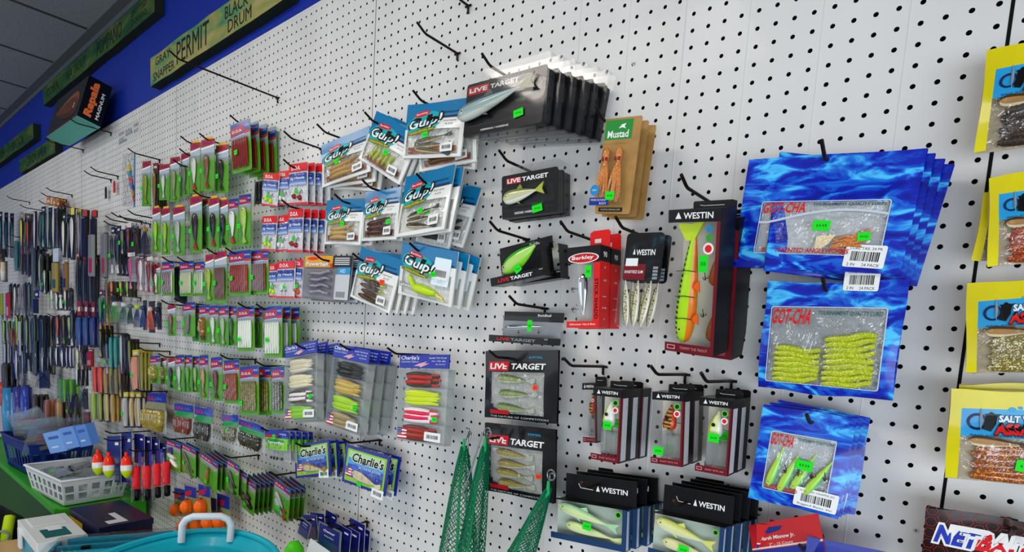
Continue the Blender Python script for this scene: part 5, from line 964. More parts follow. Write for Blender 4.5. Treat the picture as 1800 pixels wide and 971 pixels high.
['clam', {'lc':'#b8bcb4','lc2':'#e8e8e4','tab':True}, -88.06, -2.8, 12.56, 0.1, 0.9, 2.6, 4.1, 6.48,'lime card pack with silver-white jerkbait, third in second green-card row','lure pack', None, 1, 0.4, 0, 0, 0],
['clam', {'lc':'#2a0c0a','lc2':'#3c1410','tail':'#b01c18','tab':True}, -81.92, -3.0, 12.87, 0.3, 1.2, 2.7, 3.69, 7.3,'lime card pack with dark brown red-tailed bait, fourth in second green-card row','lure pack', None, 1, 0.4, 0, 0, 0],
['clam', {'lc':'#3a1c14','stick':None}, -81.16, -2.2, 13.06, 0.2, 1.0, 2.0, 2.06, 6.48,'narrow lime card pack with brown bait behind, fifth in second green-card row','lure pack', None, 1, 0.4, 0, 0, 0],
['clam', {'lc':'#160c0c','lc2':'#2a1010','tail':'#b01c18','tab':True}, -76.54, -3.0, 12.58, 0.2, 1.2, 2.5, 2.89, 6.27,'lime card pack with black red-tailed bait, sixth in second green-card row','lure pack', None, 1, 0.4, 0, 0, 0],
['clam', {'lc':'#0c0a0a','lc2':'#201414','tab':True}, -74.21, -2.8, 12.39, 0.3, 1.2, 2.1, 2.31, 5.81,'lime card pack with plain black bait, seventh in second green-card row','lure pack', None, 1, 0.4, 0, 0, 0],
['clam', {'head':'blue','lc':'#e4e2dc','lc2':'#f0eeea','tail':'#c01818','hh':0.22}, -71.18, -3.0, 12.28, 0.3, 1.3, 2.2, 2.48, 5.57,'blue-headed pack with white red-tipped bait, eighth in second green-card row','lure pack', None, 1, 0.4, 0, 0, 0],
['clam', {'head':'blue','lc':'#90b818','glit':'#e0f060','hh':0.2}, -67.88, -3.2, 12.2, 0.3, 1.6, 2.4, 2.88, 5.85,'blue-headed pack with yellow-green glitter bait, ninth in second green-card row','lure pack', None, 1, 0.4, 0, 0, 0],
['clam', {'lc':'#e0e4dc'}, -96.11, -2.8, 6.05, -0.0, -0.0, -0.0, 2.7, 4.41,'small lime card pack with clear white bait, first in third green-card row','lure pack', None, 1, 0.4, 0, 0, 0],
['clam', {'head':'blue','lure':'worms','lc':'#4a1418','lc2':'#d8d0c8'}, -91.34, -3.0, 6.07, -0.1, 0.0, -0.0, 4.41, 4.85,'lime card pack of dark red striped worms, second in third green-card row','lure pack', None, 1, 0.4, 0, 0, 0],
['pack', {'c':'#1c1c18','card':'#14281a'}, -90.86, -2.0, 5.39, -0.0, 0.0, -0.3, 1.57, 4.99,'narrow dark pack, third in third green-card row','lure pack', None, 3, 0.49, 0.1, 0, 0.6],
['clam', {'head':'blue','lure':'worms','lc':'#c8c8b0','lc2':'#90a838'}, -84.88, -3.0, 5.89, -0.1, 0.1, -0.1, 4.55, 4.7,'lime card pack of white striped worms, fourth in third green-card row','lure pack', None, 1, 0.4, 0, 0, 0],
['clam', {'head':'blue','lure':'worms','lc':'#88a860','lc2':'#d8d8d0'}, -81.24, -2.8, 5.82, -0.0, 0.2, -0.3, 3.03, 4.54,'lime card pack with white-topped dark baits, fifth in third green-card row','lure pack', None, 1, 0.4, 0, 0, 0],
['clam', {'head':'red','lc':'#a0b820','lc2':'#d8dc60'}, -77.64, -3.0, 5.78, 0.1, 0.2, -0.4, 2.51, 6.12,'long lime card pack with yellow-green bait, sixth in third green-card row','lure pack', None, 1, 0.4, 0, 0, 0],
['clam', {'head':'red','lure':'worms','lc':'#5a5448','lc2':'#8a3c20'}, -74.02, -3.2, 5.82, 0.1, 0.4, -0.3, 3.45, 6.36,'long lime card pack with green header and glitter bag, seventh in third green-card row','lure pack', None, 1, 0.4, 0, 0, 0],
['clam', {'head':'blue','lure':'worms','lc':'#7a2410','lc2':'#a83c18'}, -69.03, -3.2, 6.17, 0.0, 0.6, -0.1, 5.61, 5.27,'wide lime card pack of rust red worms, eighth in third green-card row','lure pack', None, 1, 0.4, 0, 0, 0],
['clam', {'head':'blue','lure':'worms','lc':'#4a2414','lc2':'#7a3c20'}, -65.05, -2.8, 6.23, 0.1, 0.7, -0.2, 4.25, 5.07,'wide lime card pack of brown worms, ninth in third green-card row','lure pack', None, 1, 0.4, 0, 0, 0],
['clam', {'lc':'#7a2410','glit':'#c87830'}, -90.5, -2.8, 0.13, -0.1, -0.5, -2.4, 2.93, 4.46,'narrow lime card pack with red-brown bait, first in fourth green-card row','lure pack', None, 1, 0.4, 0, 0, 0],
['clam', {'head':'blue','lure':'shrimp','lc':'#8a6a7c','lc2':'#b0a0a8'}, -83.96, -3.0, 0.4, -0.2, -0.5, -2.5, 3.98, 4.65,'lime card pack with purple shrimp, second in fourth green-card row','lure pack', None, 1, 0.4, 0, 0, 0],
['clam', {'head':'blue','lc':'#4a9020'}, -83.24, -2.4, -0.07, -0.1, -0.5, -2.5, 2.41, 5.0,'narrow lime card pack with green bait, third in fourth green-card row','lure pack', None, 1, 0.4, 0, 0, 0],
['clam', {'head':'blue','lc':'#6a3c10','glit':'#e8b040','lure':'worm'}, -79.16, -3.0, -0.06, -0.2, -0.5, -2.8, 3.15, 4.98,'lime card pack with bronze glitter bait, fourth in fourth green-card row','lure pack', None, 1, 0.4, 0, 0, 0],
['clam', {'head':'blue','lc':'#d4dccc','lc2':'#e8ece4','lure':'fish'}, -76.28, -3.0, -0.13, -0.2, -0.5, -2.8, 2.66, 5.0,'lime card pack with pearl white shad, fifth in fourth green-card row','lure pack', None, 1, 0.4, 0, 0, 0],
['clam', {'head':'blue','lc':'#9cbc84','lc2':'#d0dcc0','lure':'fish'}, -73.68, -2.9, -0.16, -0.2, -0.5, -2.9, 2.7, 5.11,'lime card pack with milky green shad, sixth in fourth green-card row','lure pack', None, 1, 0.4, 0, 0, 0],
['clam', {'head':'blue','lc':'#2c5a20','lc2':'#508030','lure':'fish','stick':None}, -72.1, -2.6, -0.09, -0.1, -0.4, -2.9, 2.46, 4.91,'lime card pack with dark green shad, seventh in fourth green-card row','lure pack', None, 1, 0.4, 0, 0, 0],
['clam', {'head':'blue','lure':'worms','lc':'#d8e0cc','lc2':'#e8ece0','stick':(0.3, 0.74)}, -67.65, -3.0, -0.33, -0.2, -0.5, -3.3, 4.14, 5.35,'wide lime card pack of white worms, eighth in fourth green-card row','lure pack', None, 1, 0.4, 0, 0, 0],
['clam', {'head':'blue','lc':'#3c6a24','stick':None}, -66.59, -2.0, -0.1, -0.1, -0.3, -3.0, 1.8, 4.82,'narrow lime card pack half hidden behind white worms, ninth in fourth green-card row','lure pack', None, 1, 0.4, 0, 0, 0],
['clam', {'head':'blue','lure':'worms','lc':'#c8d0b8','lc2':'#dce0d0','stick':(0.35, 0.66)}, -60.49, -3.4, -0.46, -0.2, -0.6, -3.6, 3.86, 5.67,'wide lime card of clear worms, tenth in fourth green-card row','lure pack', None, 3, 0.95, 0.1, 0, 0],
['clam', {'head':'blue','lc':'#6a6410','glit':'#f0e060','lure':'worm'}, -96.26, -3.0, -7.45, -0.4, -1.1, -5.4, 4.21, 4.22,'lime card pack with gold glitter grub, first in fifth green-card row','lure pack', None, 1, 0.4, 0, 0, 0],
['clam', {'lc':'#3a3410','glit':'#e0c850','lure':'worm','stick':None}, -94.03, -2.6, -7.47, -0.3, -0.9, -4.9, 2.24, 3.96,'narrow lime card pack with gold and black grub, second in fifth green-card row','lure pack', None, 1, 0.4, 0, 0, 0],
['clam', {'lc':'#181410','lc2':'#e0dcd0'}, -91.02, -2.6, -7.6, -0.3, -1.1, -5.2, 2.57, 4.63,'narrow pack with black and white bait, third in fifth green-card row','lure pack', None, 1, 0.4, 0, 0, 0],
['clam', {'head':'blue','lc':'#c8d0c0','lc2':'#e4e8e0'}, -86.97, -3.0, -7.26, -0.4, -1.3, -5.4, 3.04, 5.29,'lime card pack with white shad, blue header, fourth in fifth green-card row','lure pack', None, 1, 0.4, 0, 0, 0],
['clam', {'head':'blue','lc':'#5aa028','lc2':'#80b848','stick':None}, -84.57, -2.8, -7.06, -0.3, -1.2, -5.2, 2.52, 5.19,'lime card pack with grass green shad, fifth in fifth green-card row','lure pack', None, 1, 0.4, 0, 0, 0],
['clam', {'head':'blue','lc':'#88b060','stick':None}, -83.14, -2.4, -7.03, -0.3, -1.1, -4.9, 2.07, 4.98,'narrow lime card pack with pale green shad, sixth in fifth green-card row','lure pack', None, 1, 0.4, 0, 0, 0],
['clam', {'head':'blue','lc':'#8a6a28','glit':'#f0d080','lc2':'#d8c898'}, -79.13, -3.0, -7.03, -0.4, -1.4, -5.4, 2.67, 5.79,'lime card pack with tan gold-flecked shad, seventh in fifth green-card row','lure pack', None, 1, 0.4, 0, 0, 0],
['clam', {'head':'blue','lc':'#6a2c24','lc2':'#a87060','lure':'fish'}, -75.32, -3.0, -6.98, -0.5, -1.5, -5.9, 3.35, 5.63,'lime card pack with red-brown paddle tail, eighth in fifth green-card row','lure pack', None, 1, 0.4, 0, 0, 0],
['clam', {'head':'blue','lure':'worms','lc':'#6a2408','lc2':'#8a3410','glit':'#e89850'}, -71.14, -3.0, -6.95, -0.6, -1.6, -6.4, 4.21, 5.46,'lime card pack of copper glitter worms, ninth in fifth green-card row','lure pack', None, 1, 0.4, 0, 0, 0],
['clam', {'head':'blue','lure':'worms','lc':'#4a4408','lc2':'#6a6010','glit':'#e8d860','stick':(0.25, 0.76)}, -65.77, -3.4, -7.48, -0.7, -1.9, -7.0, 4.69, 5.8,'lime card of olive glitter worms, tenth in fifth green-card row','lure pack', None, 2, 1.1, 0.7, 0, 0],
['clam', {'head':'blue','lure':'worms','lc':'#14140c','lc2':'#1c1c10','glit':'#d8d8a0','stick':None}, -60.29, -2.8, -6.93, -0.6, -1.7, -6.5, 2.78, 5.31,'lime card pack of black worms with white flecks, eleventh in fifth green-card row','lure pack', None, 1, 0.4, 0, 0, 0],
['clearbag', {'bait':'#7a6410','spark':'#f0d850','seed':1,'band':'#8a8a60'}, -97.05, -3.0, -14.01, -6.6, -2.2, -5.4, 14.47, 5.94,'clear bag with blue top and gold glitter baits','bait bag','blue-topped clear bags', 1, 0.5, 0.35, 0, 0],
['clearbag', {'bait':'#5a1a0c','spark':'#a8502c','seed':2}, -85.26, -3.2, -13.54, -0.6, -2.6, -3.9, 6.59, 4.24,'clear bag with blue top and rust red baits','bait bag','blue-topped clear bags', 1, 0.5, 0.35, 0, 0],
['clearbag', {'bait':'#14140c','spark':'#4a4828','seed':3}, -78.84, -3.2, -13.4, 0.9, -2.8, -2.6, 5.39, 4.56,'clear bag with blue top and near-black baits and green band','bait bag','blue-topped clear bags', 1, 0.5, 0.35, 0, 0],
['clearbag', {'bait':'#2c2c14','spark':'#d8d8b0','seed':4}, -71.12, -3.2, -12.81, 0.2, -2.5, -5.2, 4.32, 3.43,'clear bag with blue top and olive and white baits','bait bag','blue-topped clear bags', 1, 0.5, 0.35, 0, 0],
['clearbag', {'bait':'#18180c','spark':'#58582c','seed':5}, -65.22, -3.4, -12.79, -1.6, -0.6, 0.9, 6.37, 3.14,'clear bag with blue top and dark olive baits and red lettering','bait bag','blue-topped clear bags', 1, 0.5, 0.35, 0, 0],
['clearbag', {'bait':'#18180c','spark':'#58582c','seed':6,'tz':True}, -58.74, -3.6, -12.91, -1.0, 0.4, -5.5, 5.35, 3.41,'clear bag with blue top and lime label over bare jig hooks','bait bag','blue-topped clear bags', 5, 0.5, 0.35, 0, 0],
['clam', {'head':'blue','mini':True,'hh':0.22,'lure':'squid','lc':'#d8d4c0','lc2':'#e8e4d8'}, -88.22, -3.4, -19.22, -0.2, -0.2, 0.2, 5.12, 4.34,'square lime card with white squid bait','lure pack','square lime cards', 2, 0.55, 0.05, 0, 0],
['clam', {'head':'blue','mini':True,'hh':0.22,'lure':'two','lc':'#6a5a38','lc2':'#8a7a50'}, -83.38, -3.2, -19.04, -0.4, 1.1, 2.9, 4.78, 4.24,'square lime card with brown shrimp bait','lure pack','square lime cards', 2, 0.55, 0.05, 0, 0],
['clam', {'head':'blue','mini':True,'hh':0.22,'lure':'shrimp','lc':'#a07828','lc2':'#c89848','tail':'#a82818','stick':(0.5, 0.8)}, -76.07, -3.6, -19.19, -0.4, 1.4, 8.0, 5.31, 4.13,'square lime card with gold and red shrimp','lure pack','square lime cards', 4, 0.55, 0.05, 0, 0],
['clam', {'head':'blue','mini':True,'hh':0.22,'lure':'two','lc':'#5a5a50','lc2':'#7a7868','tail':'#2a2420'}, -67.05, -4.6, -17.97, -2.1, 1.1, 6.2, 3.35, 3.89,'square lime card with grey crab bait, left step','lure pack','square lime cards', 1, 0.55, 0.05, 0, 0],
['clam', {'head':'blue','mini':True,'hh':0.22,'lure':'two','lc':'#3a2018','lc2':'#4a2c20'}, -65.79, -4.2, -18.71, -1.1, 0.9, 7.4, 2.66, 3.68,'square lime card with dark crab bait, middle step','lure pack','square lime cards', 1, 0.55, 0.05, 0, 0],
['clam', {'head':'blue','mini':True,'hh':0.22,'lure':'squid','lc':'#3a1c14','lc2':'#2a120c','stick':(0.5, 0.72)}, -64.49, -3.9, -19.73, -1.2, 1.1, 8.9, 3.2, 4.17,'square lime card with dark brown crab bait, right step','lure pack','square lime cards', 7, 0.5, 0.08, 0.02, 0],
['clam', {'head':'blue','mini':True,'hh':0.22,'lure':'two','lc':'#b8b8b0','lc2':'#d8d8d0','tail':'#c81c18','stick':(0.5, 0.72)}, -58.0, -3.4, -18.94, -1.3, 2.0, 9.8, 3.57, 4.08,'square lime card with clear bait and red eyes','lure pack','square lime cards', 4, 0.55, 0.05, 0, 0],
['bobbers', {}, -89.03, -2.2, -26.52, 0.5, -2.2, -6.2, 4.12, 4.04,'orange round float in blue-headed bag, first of the seven from left','float pack','orange float packs', 1, 0.4, 0, 0, 0],
['bobbers', {}, -81.35, -3.7, -24.13, 0.3, -0.9, -6.5, 3.78, 3.67,'orange round float in blue-headed bag, second of the seven from left','float pack','orange float packs', 1, 0.4, 0, 0, 0],
['bobbers', {}, -84.4, -2.95, -27.29, 0.0, -1.1, -8.6, 3.42, 4.64,'orange round float in blue-headed bag, third of the seven from left','float pack','orange float packs', 1, 0.4, 0, 0, 0],
['bobbers', {}, -81.73, -2.2, -26.76, -0.3, -2.6, -10.5, 3.82, 4.26,'orange round float in blue-headed bag, fourth of the seven from left','float pack','orange float packs', 1, 0.4, 0, 0, 0],
['bobbers', {}, -76.93, -3.7, -23.05, 0.2, 0.5, -5.6, 3.56, 3.71,'orange round float in blue-headed bag, fifth of the seven from left','float pack','orange float packs', 1, 0.4, 0, 0, 0],
['bobbers', {}, -76.48, -2.95, -24.96, 0.9, -2.5, -6.1, 2.74, 4.04,'orange round float in blue-headed bag, sixth of the seven from left','float pack','orange float packs', 1, 0.4, 0, 0, 0],
['bobbers', {}, -74.82, -2.2, -24.45, 1.0, -1.2, -4.3, 3.55, 4.31,'orange round float in blue-headed bag, rightmost of the seven','float pack','orange float packs', 1, 0.4, 0, 0, 0],
['corks', {}, -96.58, -5.0, -23.82, -1.4, -3.5, -12.9, 1.48, 7.65,'bright red popping cork pack, first from left','cork pack','red popping cork packs', 1, 0.4, 0, 0, 0],
['corks', {}, -93.35, -4.6, -23.15, -1.5, -3.5, -12.9, 1.45, 7.49,'bright red popping cork pack, second from left','cork pack','red popping cork packs', 1, 0.4, 0, 0, 0],
['corks', {}, -90.52, -4.2, -22.3, -1.5, -3.6, -12.7, 1.43, 7.36,'bright red popping cork pack, third from left','cork pack','red popping cork packs', 1, 0.4, 0, 0, 0],
['corks', {}, -88.25, -3.8, -21.66, -1.5, -3.6, -12.5, 1.41, 7.25,'bright red popping cork pack, fourth from left','cork pack','red popping cork packs', 1, 0.4, 0, 0, 0],
['float', {}, -108.75, -6.5, -23.83, -0.4, -1.6, -10.3, 1.73, 3.66,'red white and yellow pear float, first of three from left','float','pear floats', 1, 0.4, 0, 0, 0],
['float', {}, -105.17, -6.0, -23.69, -0.5, -1.6, -10.4, 1.69, 3.59,'red white and yellow pear float, second of three from left','float','pear floats', 1, 0.4, 0, 0, 0],
['float', {}, -97.01, -6.0, -22.15, -0.5, -1.6, -10.4, 1.6, 3.38,'red white and yellow pear float, third of three from left','float','pear floats', 1, 0.4, 0, 0, 0],
['bluecard', {'white':True,'txt':False}, -110.07, -4.6, -23.49, -1.6, -2.7, -9.4, 7.59, 7.68,'tall dark blue card behind the pear floats','hook card','tall blue cards', 1, 0.4, 0, 0, 0],
['bluecard', {'white':True,'txt':False}, -105.08, -4.2, -22.36, -2.1, -2.8, -10.8, 5.6, 8.18,'tall dark blue card between pear floats and red corks','hook card','tall blue cards', 1, 0.4, 0, 0, 0],
['bluecard', {'white':True,'txt':False}, -102.5, -3.2, -20.64, 0.2, -1.3, -5.6, 4.5, 4.75,'dark blue card behind the red corks, first from left','hook card','tall blue cards', 1, 0.4, 0, 0, 0],
['bluecard', {'white':True,'txt':False}, -101.05, -2.7, -20.82, 0.2, -1.3, -5.7, 4.39, 4.72,'dark blue card behind the red corks, second from left','hook card','tall blue cards', 1, 0.4, 0, 0, 0],
['bluecard', {'white':True,'txt':False}, -99.16, -2.2, -20.92, 0.2, -1.3, -5.7, 4.25, 4.68,'dark blue card behind the red corks, third from left','hook card','tall blue cards', 1, 0.4, 0, 0, 0],
['bluecard', {'white':True,'txt':False}, -97.32, -1.7, -21.38, 0.2, -1.3, -5.9, 4.12, 4.65,'dark blue card behind the red corks, fourth from left','hook card','tall blue cards', 1, 0.4, 0, 0, 0],
['pack', {'lure':'fish','c':'#1c7c98','c2':'#20305a','card':'#14202c','head':'#2c1c14'}, -199.65, -4, 19.68, 0.3, -0.5, 3.5, 3.93, 11.38,'teal-blue lure pack at the edge, first in uppermost far-left row','lure pack','far-left lure packs', 3, 1.1, 0.1, 0, 0.6],
['pack', {'lure':'shad','c':'#d8c848','c2':'#c83010','head':'#8a8060'}, -179.89, -3.2, 18.53, 0.1, -0.3, 3.5, 2.07, 9.93,'yellow to red minnow pack, second in uppermost far-left row','lure pack','far-left lure packs', 3, 0.65, 0.1, 0, 0.6],
['pack', {'lure':'shad','c':'#a03818','c2':'#5a1410','head':'#5a4c38'}, -173.64, -3.2, 17.99, 0.0, -0.3, 3.5, 2.01, 9.33,'orange-red minnow pack, third in uppermost far-left row','lure pack','far-left lure packs', 3, 0.63, 0.1, 0, 0.6],
['pack', {'lure':'spoon','c':'#9aa0a0','c2':'#c8ccd0'}, -167.16, -3.2, 18.35, 0.0, -0.2, 3.6, 2.92, 8.45,'clear pack with grey lure, fourth in uppermost far-left row','lure pack','far-left lure packs', 3, 0.92, 0.1, 0, 0.6],
['pack', {'lure':'shad','c':'#2c6a38','c2':'#80d880','head':'#1c2c24'}, -159.62, -3.2, 18.4, 0.1, -0.1, 3.7, 3.28, 8.88,'green-bellied minnow pack, fifth in uppermost far-left row','lure pack','far-left lure packs', 3, 1.04, 0.1, 0, 0.6],
['pack', {'lure':'spoon','c':'#c8c8c4','c2':'#a0a09c','head':'#c87018','metal':0.8}, -155.52, -3.2, 18.92, 0.2, -0.1, 4.0, 2.98, 10.85,'orange-tagged pack with silver spoon, sixth in uppermost far-left row','lure pack','far-left lure packs', 3, 0.94, 0.1, 0, 0.6],
['pack', {'lure':'spoon','c':'#4a4840','c2':'#d0ccb8','head':'#c87018','metal':0.5}, -150.99, -3.2, 18.45, 0.1, -0.0, 3.9, 2.02, 10.28,'orange-tagged pack with dark spoon, seventh in uppermost far-left row','lure pack','far-left lure packs', 3, 0.64, 0.1, 0, 0.6],
['pack', {'lure':'fish','c':'#26241e','head':'#a85c18','card':'#14120e'}, -147.95, -3.2, 18.24, 0.0, 0.0, 3.9, 1.54, 9.54,'orange-tagged black pack behind, eighth in uppermost far-left row','lure pack','far-left lure packs', 3, 0.49, 0.1, 0, 0.6],
['pack', {'lure':'fish','c':'#e0dcd0','c2':'#e8e8e4','card':'#10140f','head':'#18342c'}, -143.73, -3.2, 15.65, 0.0, -0.1, 3.2, 2.16, 8.58,'black card pack with white jig, ninth in uppermost far-left row','lure pack','far-left lure packs', 3, 0.68, 0.1, 0, 0.6],
['pack', {'lure':'fish','c':'#e4e0d4','c2':'#b8b4a4','card':'#0f1210','head':'#122a24','tag':'#d8c850'}, -137.82, -3.2, 15.48, 0.1, 0.0, 3.2, 3.34, 9.67,'tall black card below a yellow tag, tenth in uppermost far-left row','lure pack','far-left lure packs', 3, 1.06, 0.1, 0, 0.6],
['pack', {'lure':'fish','c':'#8a8088','c2':'#c8c0c8'}, -133.32, -3.2, 14.92, 0.0, 0.0, 3.1, 1.22, 8.06,'narrow pack with grey-pink lure, eleventh in uppermost far-left row','lure pack','far-left lure packs', 3, 0.39, 0.1, 0, 0.6],
['pack', {'lure':'slab','c':'#15140f','c2':'#241c10','head':'#1c1a14','tag':'#b83828'}, -129.61, -3.2, 14.9, 0.1, 0.1, 3.2, 2.99, 8.58,'black box pack with red loop, left one, twelfth in uppermost far-left row','lure pack','far-left lure packs', 1, 0.4, 0, 0, 0],
['pack', {'lure':'slab','c':'#12120e','c2':'#1a1610','head':'#181610','tag':'#b82820'}, -126.16, -2.7, 14.6, 0.1, 0.2, 3.1, 3.33, 8.57,'black box pack with red loop, right one, thirteenth in uppermost far-left row','lure pack','far-left lure packs', 1, 0.4, 0, 0, 0],
['pack', {'lure':'tube','c':'#3c3428','c2':'#5a4c3c'}, -197.86, -4, 13.04, -0.1, -0.4, 1.9, 5.04, 5.56,'dark brown pack at the edge, first in second far-left row','lure pack','far-left lure packs', 1, 1.1, 0.1, 0, 0.6],
['pack', {'lure':'tube','c':'#d8c8b0','c2':'#e8e0d4','stick':True}, -195.57, -4, 9.98, -0.2, -0.4, 1.1, 6.12, 5.21,'white topped pack at the edge, second in second far-left row','lure pack','far-left lure packs', 1, 1.1, 0.1, 0, 0.6],
['pack', {'lure':'worms','c':'#1c5a5c','c2':'#2c7a70'}, -185.93, -3.2, 13.52, 0.0, -0.5, 2.2, 2.14, 7.92,'teal dangling skirt pack, third in second far-left row','lure pack','far-left lure packs', 3, 0.67, 0.1, 0, 0.6],
['pack', {'lure':'fish','c':'#4a1418','c2':'#3a1014','card':'#18100e'}, -180.32, -3.2, 12.1, -0.0, -0.4, 1.8, 2.34, 6.25,'maroon pack below the yellow minnow, fourth in second far-left row','lure pack','far-left lure packs', 3, 0.74, 0.1, 0, 0.6],
['pack', {'lure':'fish','c':'#2c1c2c','c2':'#50202c','card':'#1a1216'}, -174.02, -3.2, 11.72, -0.0, -0.4, 1.8, 2.28, 6.88,'dark violet lure pack, fifth in second far-left row','lure pack','far-left lure packs', 3, 0.72, 0.1, 0, 0.6],
['pack', {'lure':'worms','c':'#24303c','c2':'#506474'}, -168.43, -3.2, 10.05, 0.1, -0.6, 1.4, 2.47, 10.82,'blue-grey streaked pack, sixth in second far-left row','lure pack','far-left lure packs', 3, 0.78, 0.1, 0, 0.6],
['pack', {'lure':'worms','c':'#141812','c2':'#98a890','card':'#0c100c'}, -161.88, -3.2, 8.89, 0.0, -0.5, 1.1, 2.87, 8.38,'black pack with pale streak, seventh in second far-left row','lure pack','far-left lure packs', 3, 0.91, 0.1, 0, 0.6],
['pack', {'lure':'slab','c':'#b89c28','c2':'#2c6c4c','head':'#b8c8dc','hh':0.3}, -148.56, -3.6, 8.85, 0.1, -0.5, 1.1, 4.23, 8.99,'yellow perch printed slab pack, eighth in second far-left row','lure pack','far-left lure packs', 1, 0.4, 0, 0, 0],
['pack', {'lure':'slab','c':'#9a7430','c2':'#24344c','head':'#8a8478'}, -141.72, -3.4, 7.93, -0.1, -0.4, 0.8, 3.01, 6.45,'gold-brown printed slab pack, ninth in second far-left row','lure pack','far-left lure packs', 1, 0.4, 0, 0, 0],
['pack', {'lure':'spoon','c':'#d4d0bc','c2':'#141210','head':'#7a1c18','hh':0.12}, -134.65, -3.2, 6.92, 0.0, -0.4, 0.7, 1.86, 10.15,'red-headed pack with white handle, first one, tenth in second far-left row','lure pack','far-left lure packs', 3, 0.59, 0.1, 0, 0.6],
['pack', {'lure':'spoon','c':'#dcd8c4','c2':'#16120f','head':'#7a1c18','hh':0.12}, -130.66, -3.2, 6.75, 0.0, -0.4, 0.7, 1.82, 9.66,'red-headed pack with white handle, second one, eleventh in second far-left row','lure pack','far-left lure packs', 3, 0.57, 0.1, 0, 0.6],
['pack', {'lure':'spoon','c':'#d0ccb8','c2':'#141010','head':'#7a1c18','hh':0.12}, -126.67, -3.2, 6.58, -0.0, -0.3, 0.7, 1.58, 9.17,'red-headed pack with white handle, third one, twelfth in second far-left row','lure pack','far-left lure packs', 3, 0.5, 0.1, 0, 0.6],
['pack', {'lure':'slab','c':'#8c8e8c','c2':'#c02c20'}, -123.97, -3.6, 10.73, 0.0, -0.1, 1.9, 3.09, 7.62,'grey lettered slab pack with red foot, left, thirteenth in second far-left row','lure pack','far-left lure packs', 1, 0.4, 0, 0, 0],
['pack', {'lure':'slab','c':'#7c807c','c2':'#b82c20'}, -117.62, -3.4, 10.48, 0.0, 0.0, 1.8, 2.41, 7.66,'grey lettered slab pack with red foot, right, fourteenth in second far-left row','lure pack','far-left lure packs', 1, 0.4, 0, 0, 0],
['pack', {'lure':'shad','c':'#0c0e0c','c2':'#e0e0dc','stick':True,'head':'#20242c'}, -114.33, -3.2, 11.06, 0.0, 0.1, 2.0, 1.82, 7.94,'black minnow pack with green sticker, fifteenth in second far-left row','lure pack','far-left lure packs', 3, 0.57, 0.1, 0, 0.6],
['pack', {'lure':'shad','c':'#0e0e10','c2':'#d8d8dc','head':'#20242c'}, -111.49, -3.2, 10.99, 0.0, 0.1, 2.0, 1.78, 8.02,'second black minnow pack, sixteenth in second far-left row','lure pack','far-left lure packs', 3, 0.56, 0.1, 0, 0.6],
['pack', {'lure':'shad','c':'#6a7048','c2':'#a8a880','stick':True,'head':'#d8c8c8'}, -109.27, -3.2, 12.56, -0.0, 0.2, 2.5, 1.76, 4.75,'olive minnow pack with white tag, seventeenth in second far-left row','lure pack','far-left lure packs', 3, 0.55, 0.1, 0, 0.6],
['pack', {'lure':'shad','c':'#6a1010','c2':'#8a1c18','head':'#e0d0d4'}, -106.5, -3.2, 12.53, -0.0, 0.3, 2.5, 1.89, 5.1,'dark red minnow pack, eighteenth in second far-left row','lure pack','far-left lure packs', 3, 0.6, 0.1, 0, 0.6],
['pack', {'lure':'jig','c':'#2c2414','c2':'#3a2c18','stick':True}, -103.09, -3.2, 12.08, -0.0, 0.3, 2.4, 2.36, 5.86,'black and gold jig pack, nineteenth in second far-left row','lure pack','far-left lure packs', 1, 0.74, 0.1, 0, 0.6],
['pack', {'lure':'jig','c':'#a88430','c2':'#141a2c'}, -99.12, -3.2, 11.97, -0.0, 0.4, 2.5, 2.78, 6.12,'navy and gold jig pack, twentieth in second far-left row','lure pack','far-left lure packs', 1, 0.88, 0.1, 0, 0.6],
['pack', {'lure':'slab','c':'#a8b418','c2':'#c8d028'}, -200.37, -4, 1.66, -0.1, -0.6, -0.9, 3.14, 5.63,'chartreuse pack at the edge, first in third far-left row','lure pack','far-left lure packs', 1, 0.4, 0, 0, 0],
['pack', {'lure':'slab','c':'#d82030','c2':'#e8e4e4'}, -192.06, -4, 1.49, -0.1, -0.7, -0.9, 3.58, 6.52,'bright red pack at the edge, second in third far-left row','lure pack','far-left lure packs', 1, 0.4, 0, 0, 0],
['pack', {'lure':'fish','c':'#d4d4cc','c2':'#a8b0a8'}, -188.74, -3.2, 3.04, -0.1, -0.6, -0.5, 2.45, 6.58,'white pencil lure pack, third in third far-left row','lure pack','far-left lure packs', 3, 0.77, 0.1, 0, 0.6],
['pack', {'lure':'fish','c':'#6a7078','c2':'#88a090'}, -182.49, -3.2, 3.08, -0.1, -0.7, -0.5, 2.38, 7.76,'lilac grey lure pack, fourth in third far-left row','lure pack','far-left lure packs', 3, 0.75, 0.1, 0, 0.6],
['pack', {'lure':'fish','c':'#3a2024','c2':'#583438'}, -177.72, -3.2, 3.19, -0.1, -0.7, -0.3, 1.81, 7.91,'maroon slim lure pack, fifth in third far-left row','lure pack','far-left lure packs', 3, 0.57, 0.1, 0, 0.6],
['pack', {'lure':'fish','c':'#506458','c2':'#88a090'}, -173.74, -3.2, 3.08, -0.1, -0.7, -0.4, 1.78, 7.44,'grey-green slim lure pack, sixth in third far-left row','lure pack','far-left lure packs', 3, 0.56, 0.1, 0, 0.6],
['pack', {'lure':'slab','c':'#101028','c2':'#141418','head':'#141a5c','hh':0.35}, -166.07, -3.4, 2.47, -0.1, -0.5, -0.8, 3.92, 5.36,'navy and black packet, seventh in third far-left row','lure pack','far-left lure packs', 1, 0.4, 0, 0, 0],
['pack', {'lure':'shad','c':'#d8d4b8','c2':'#e8e4cc','head':'#10142c','stick':True}, -153.47, -3.2, 3.46, -0.1, -0.5, -0.5, 2.07, 4.97,'navy card pack with cream squid, eighth in third far-left row','lure pack','far-left lure packs', 3, 0.65, 0.1, 0, 0.6],
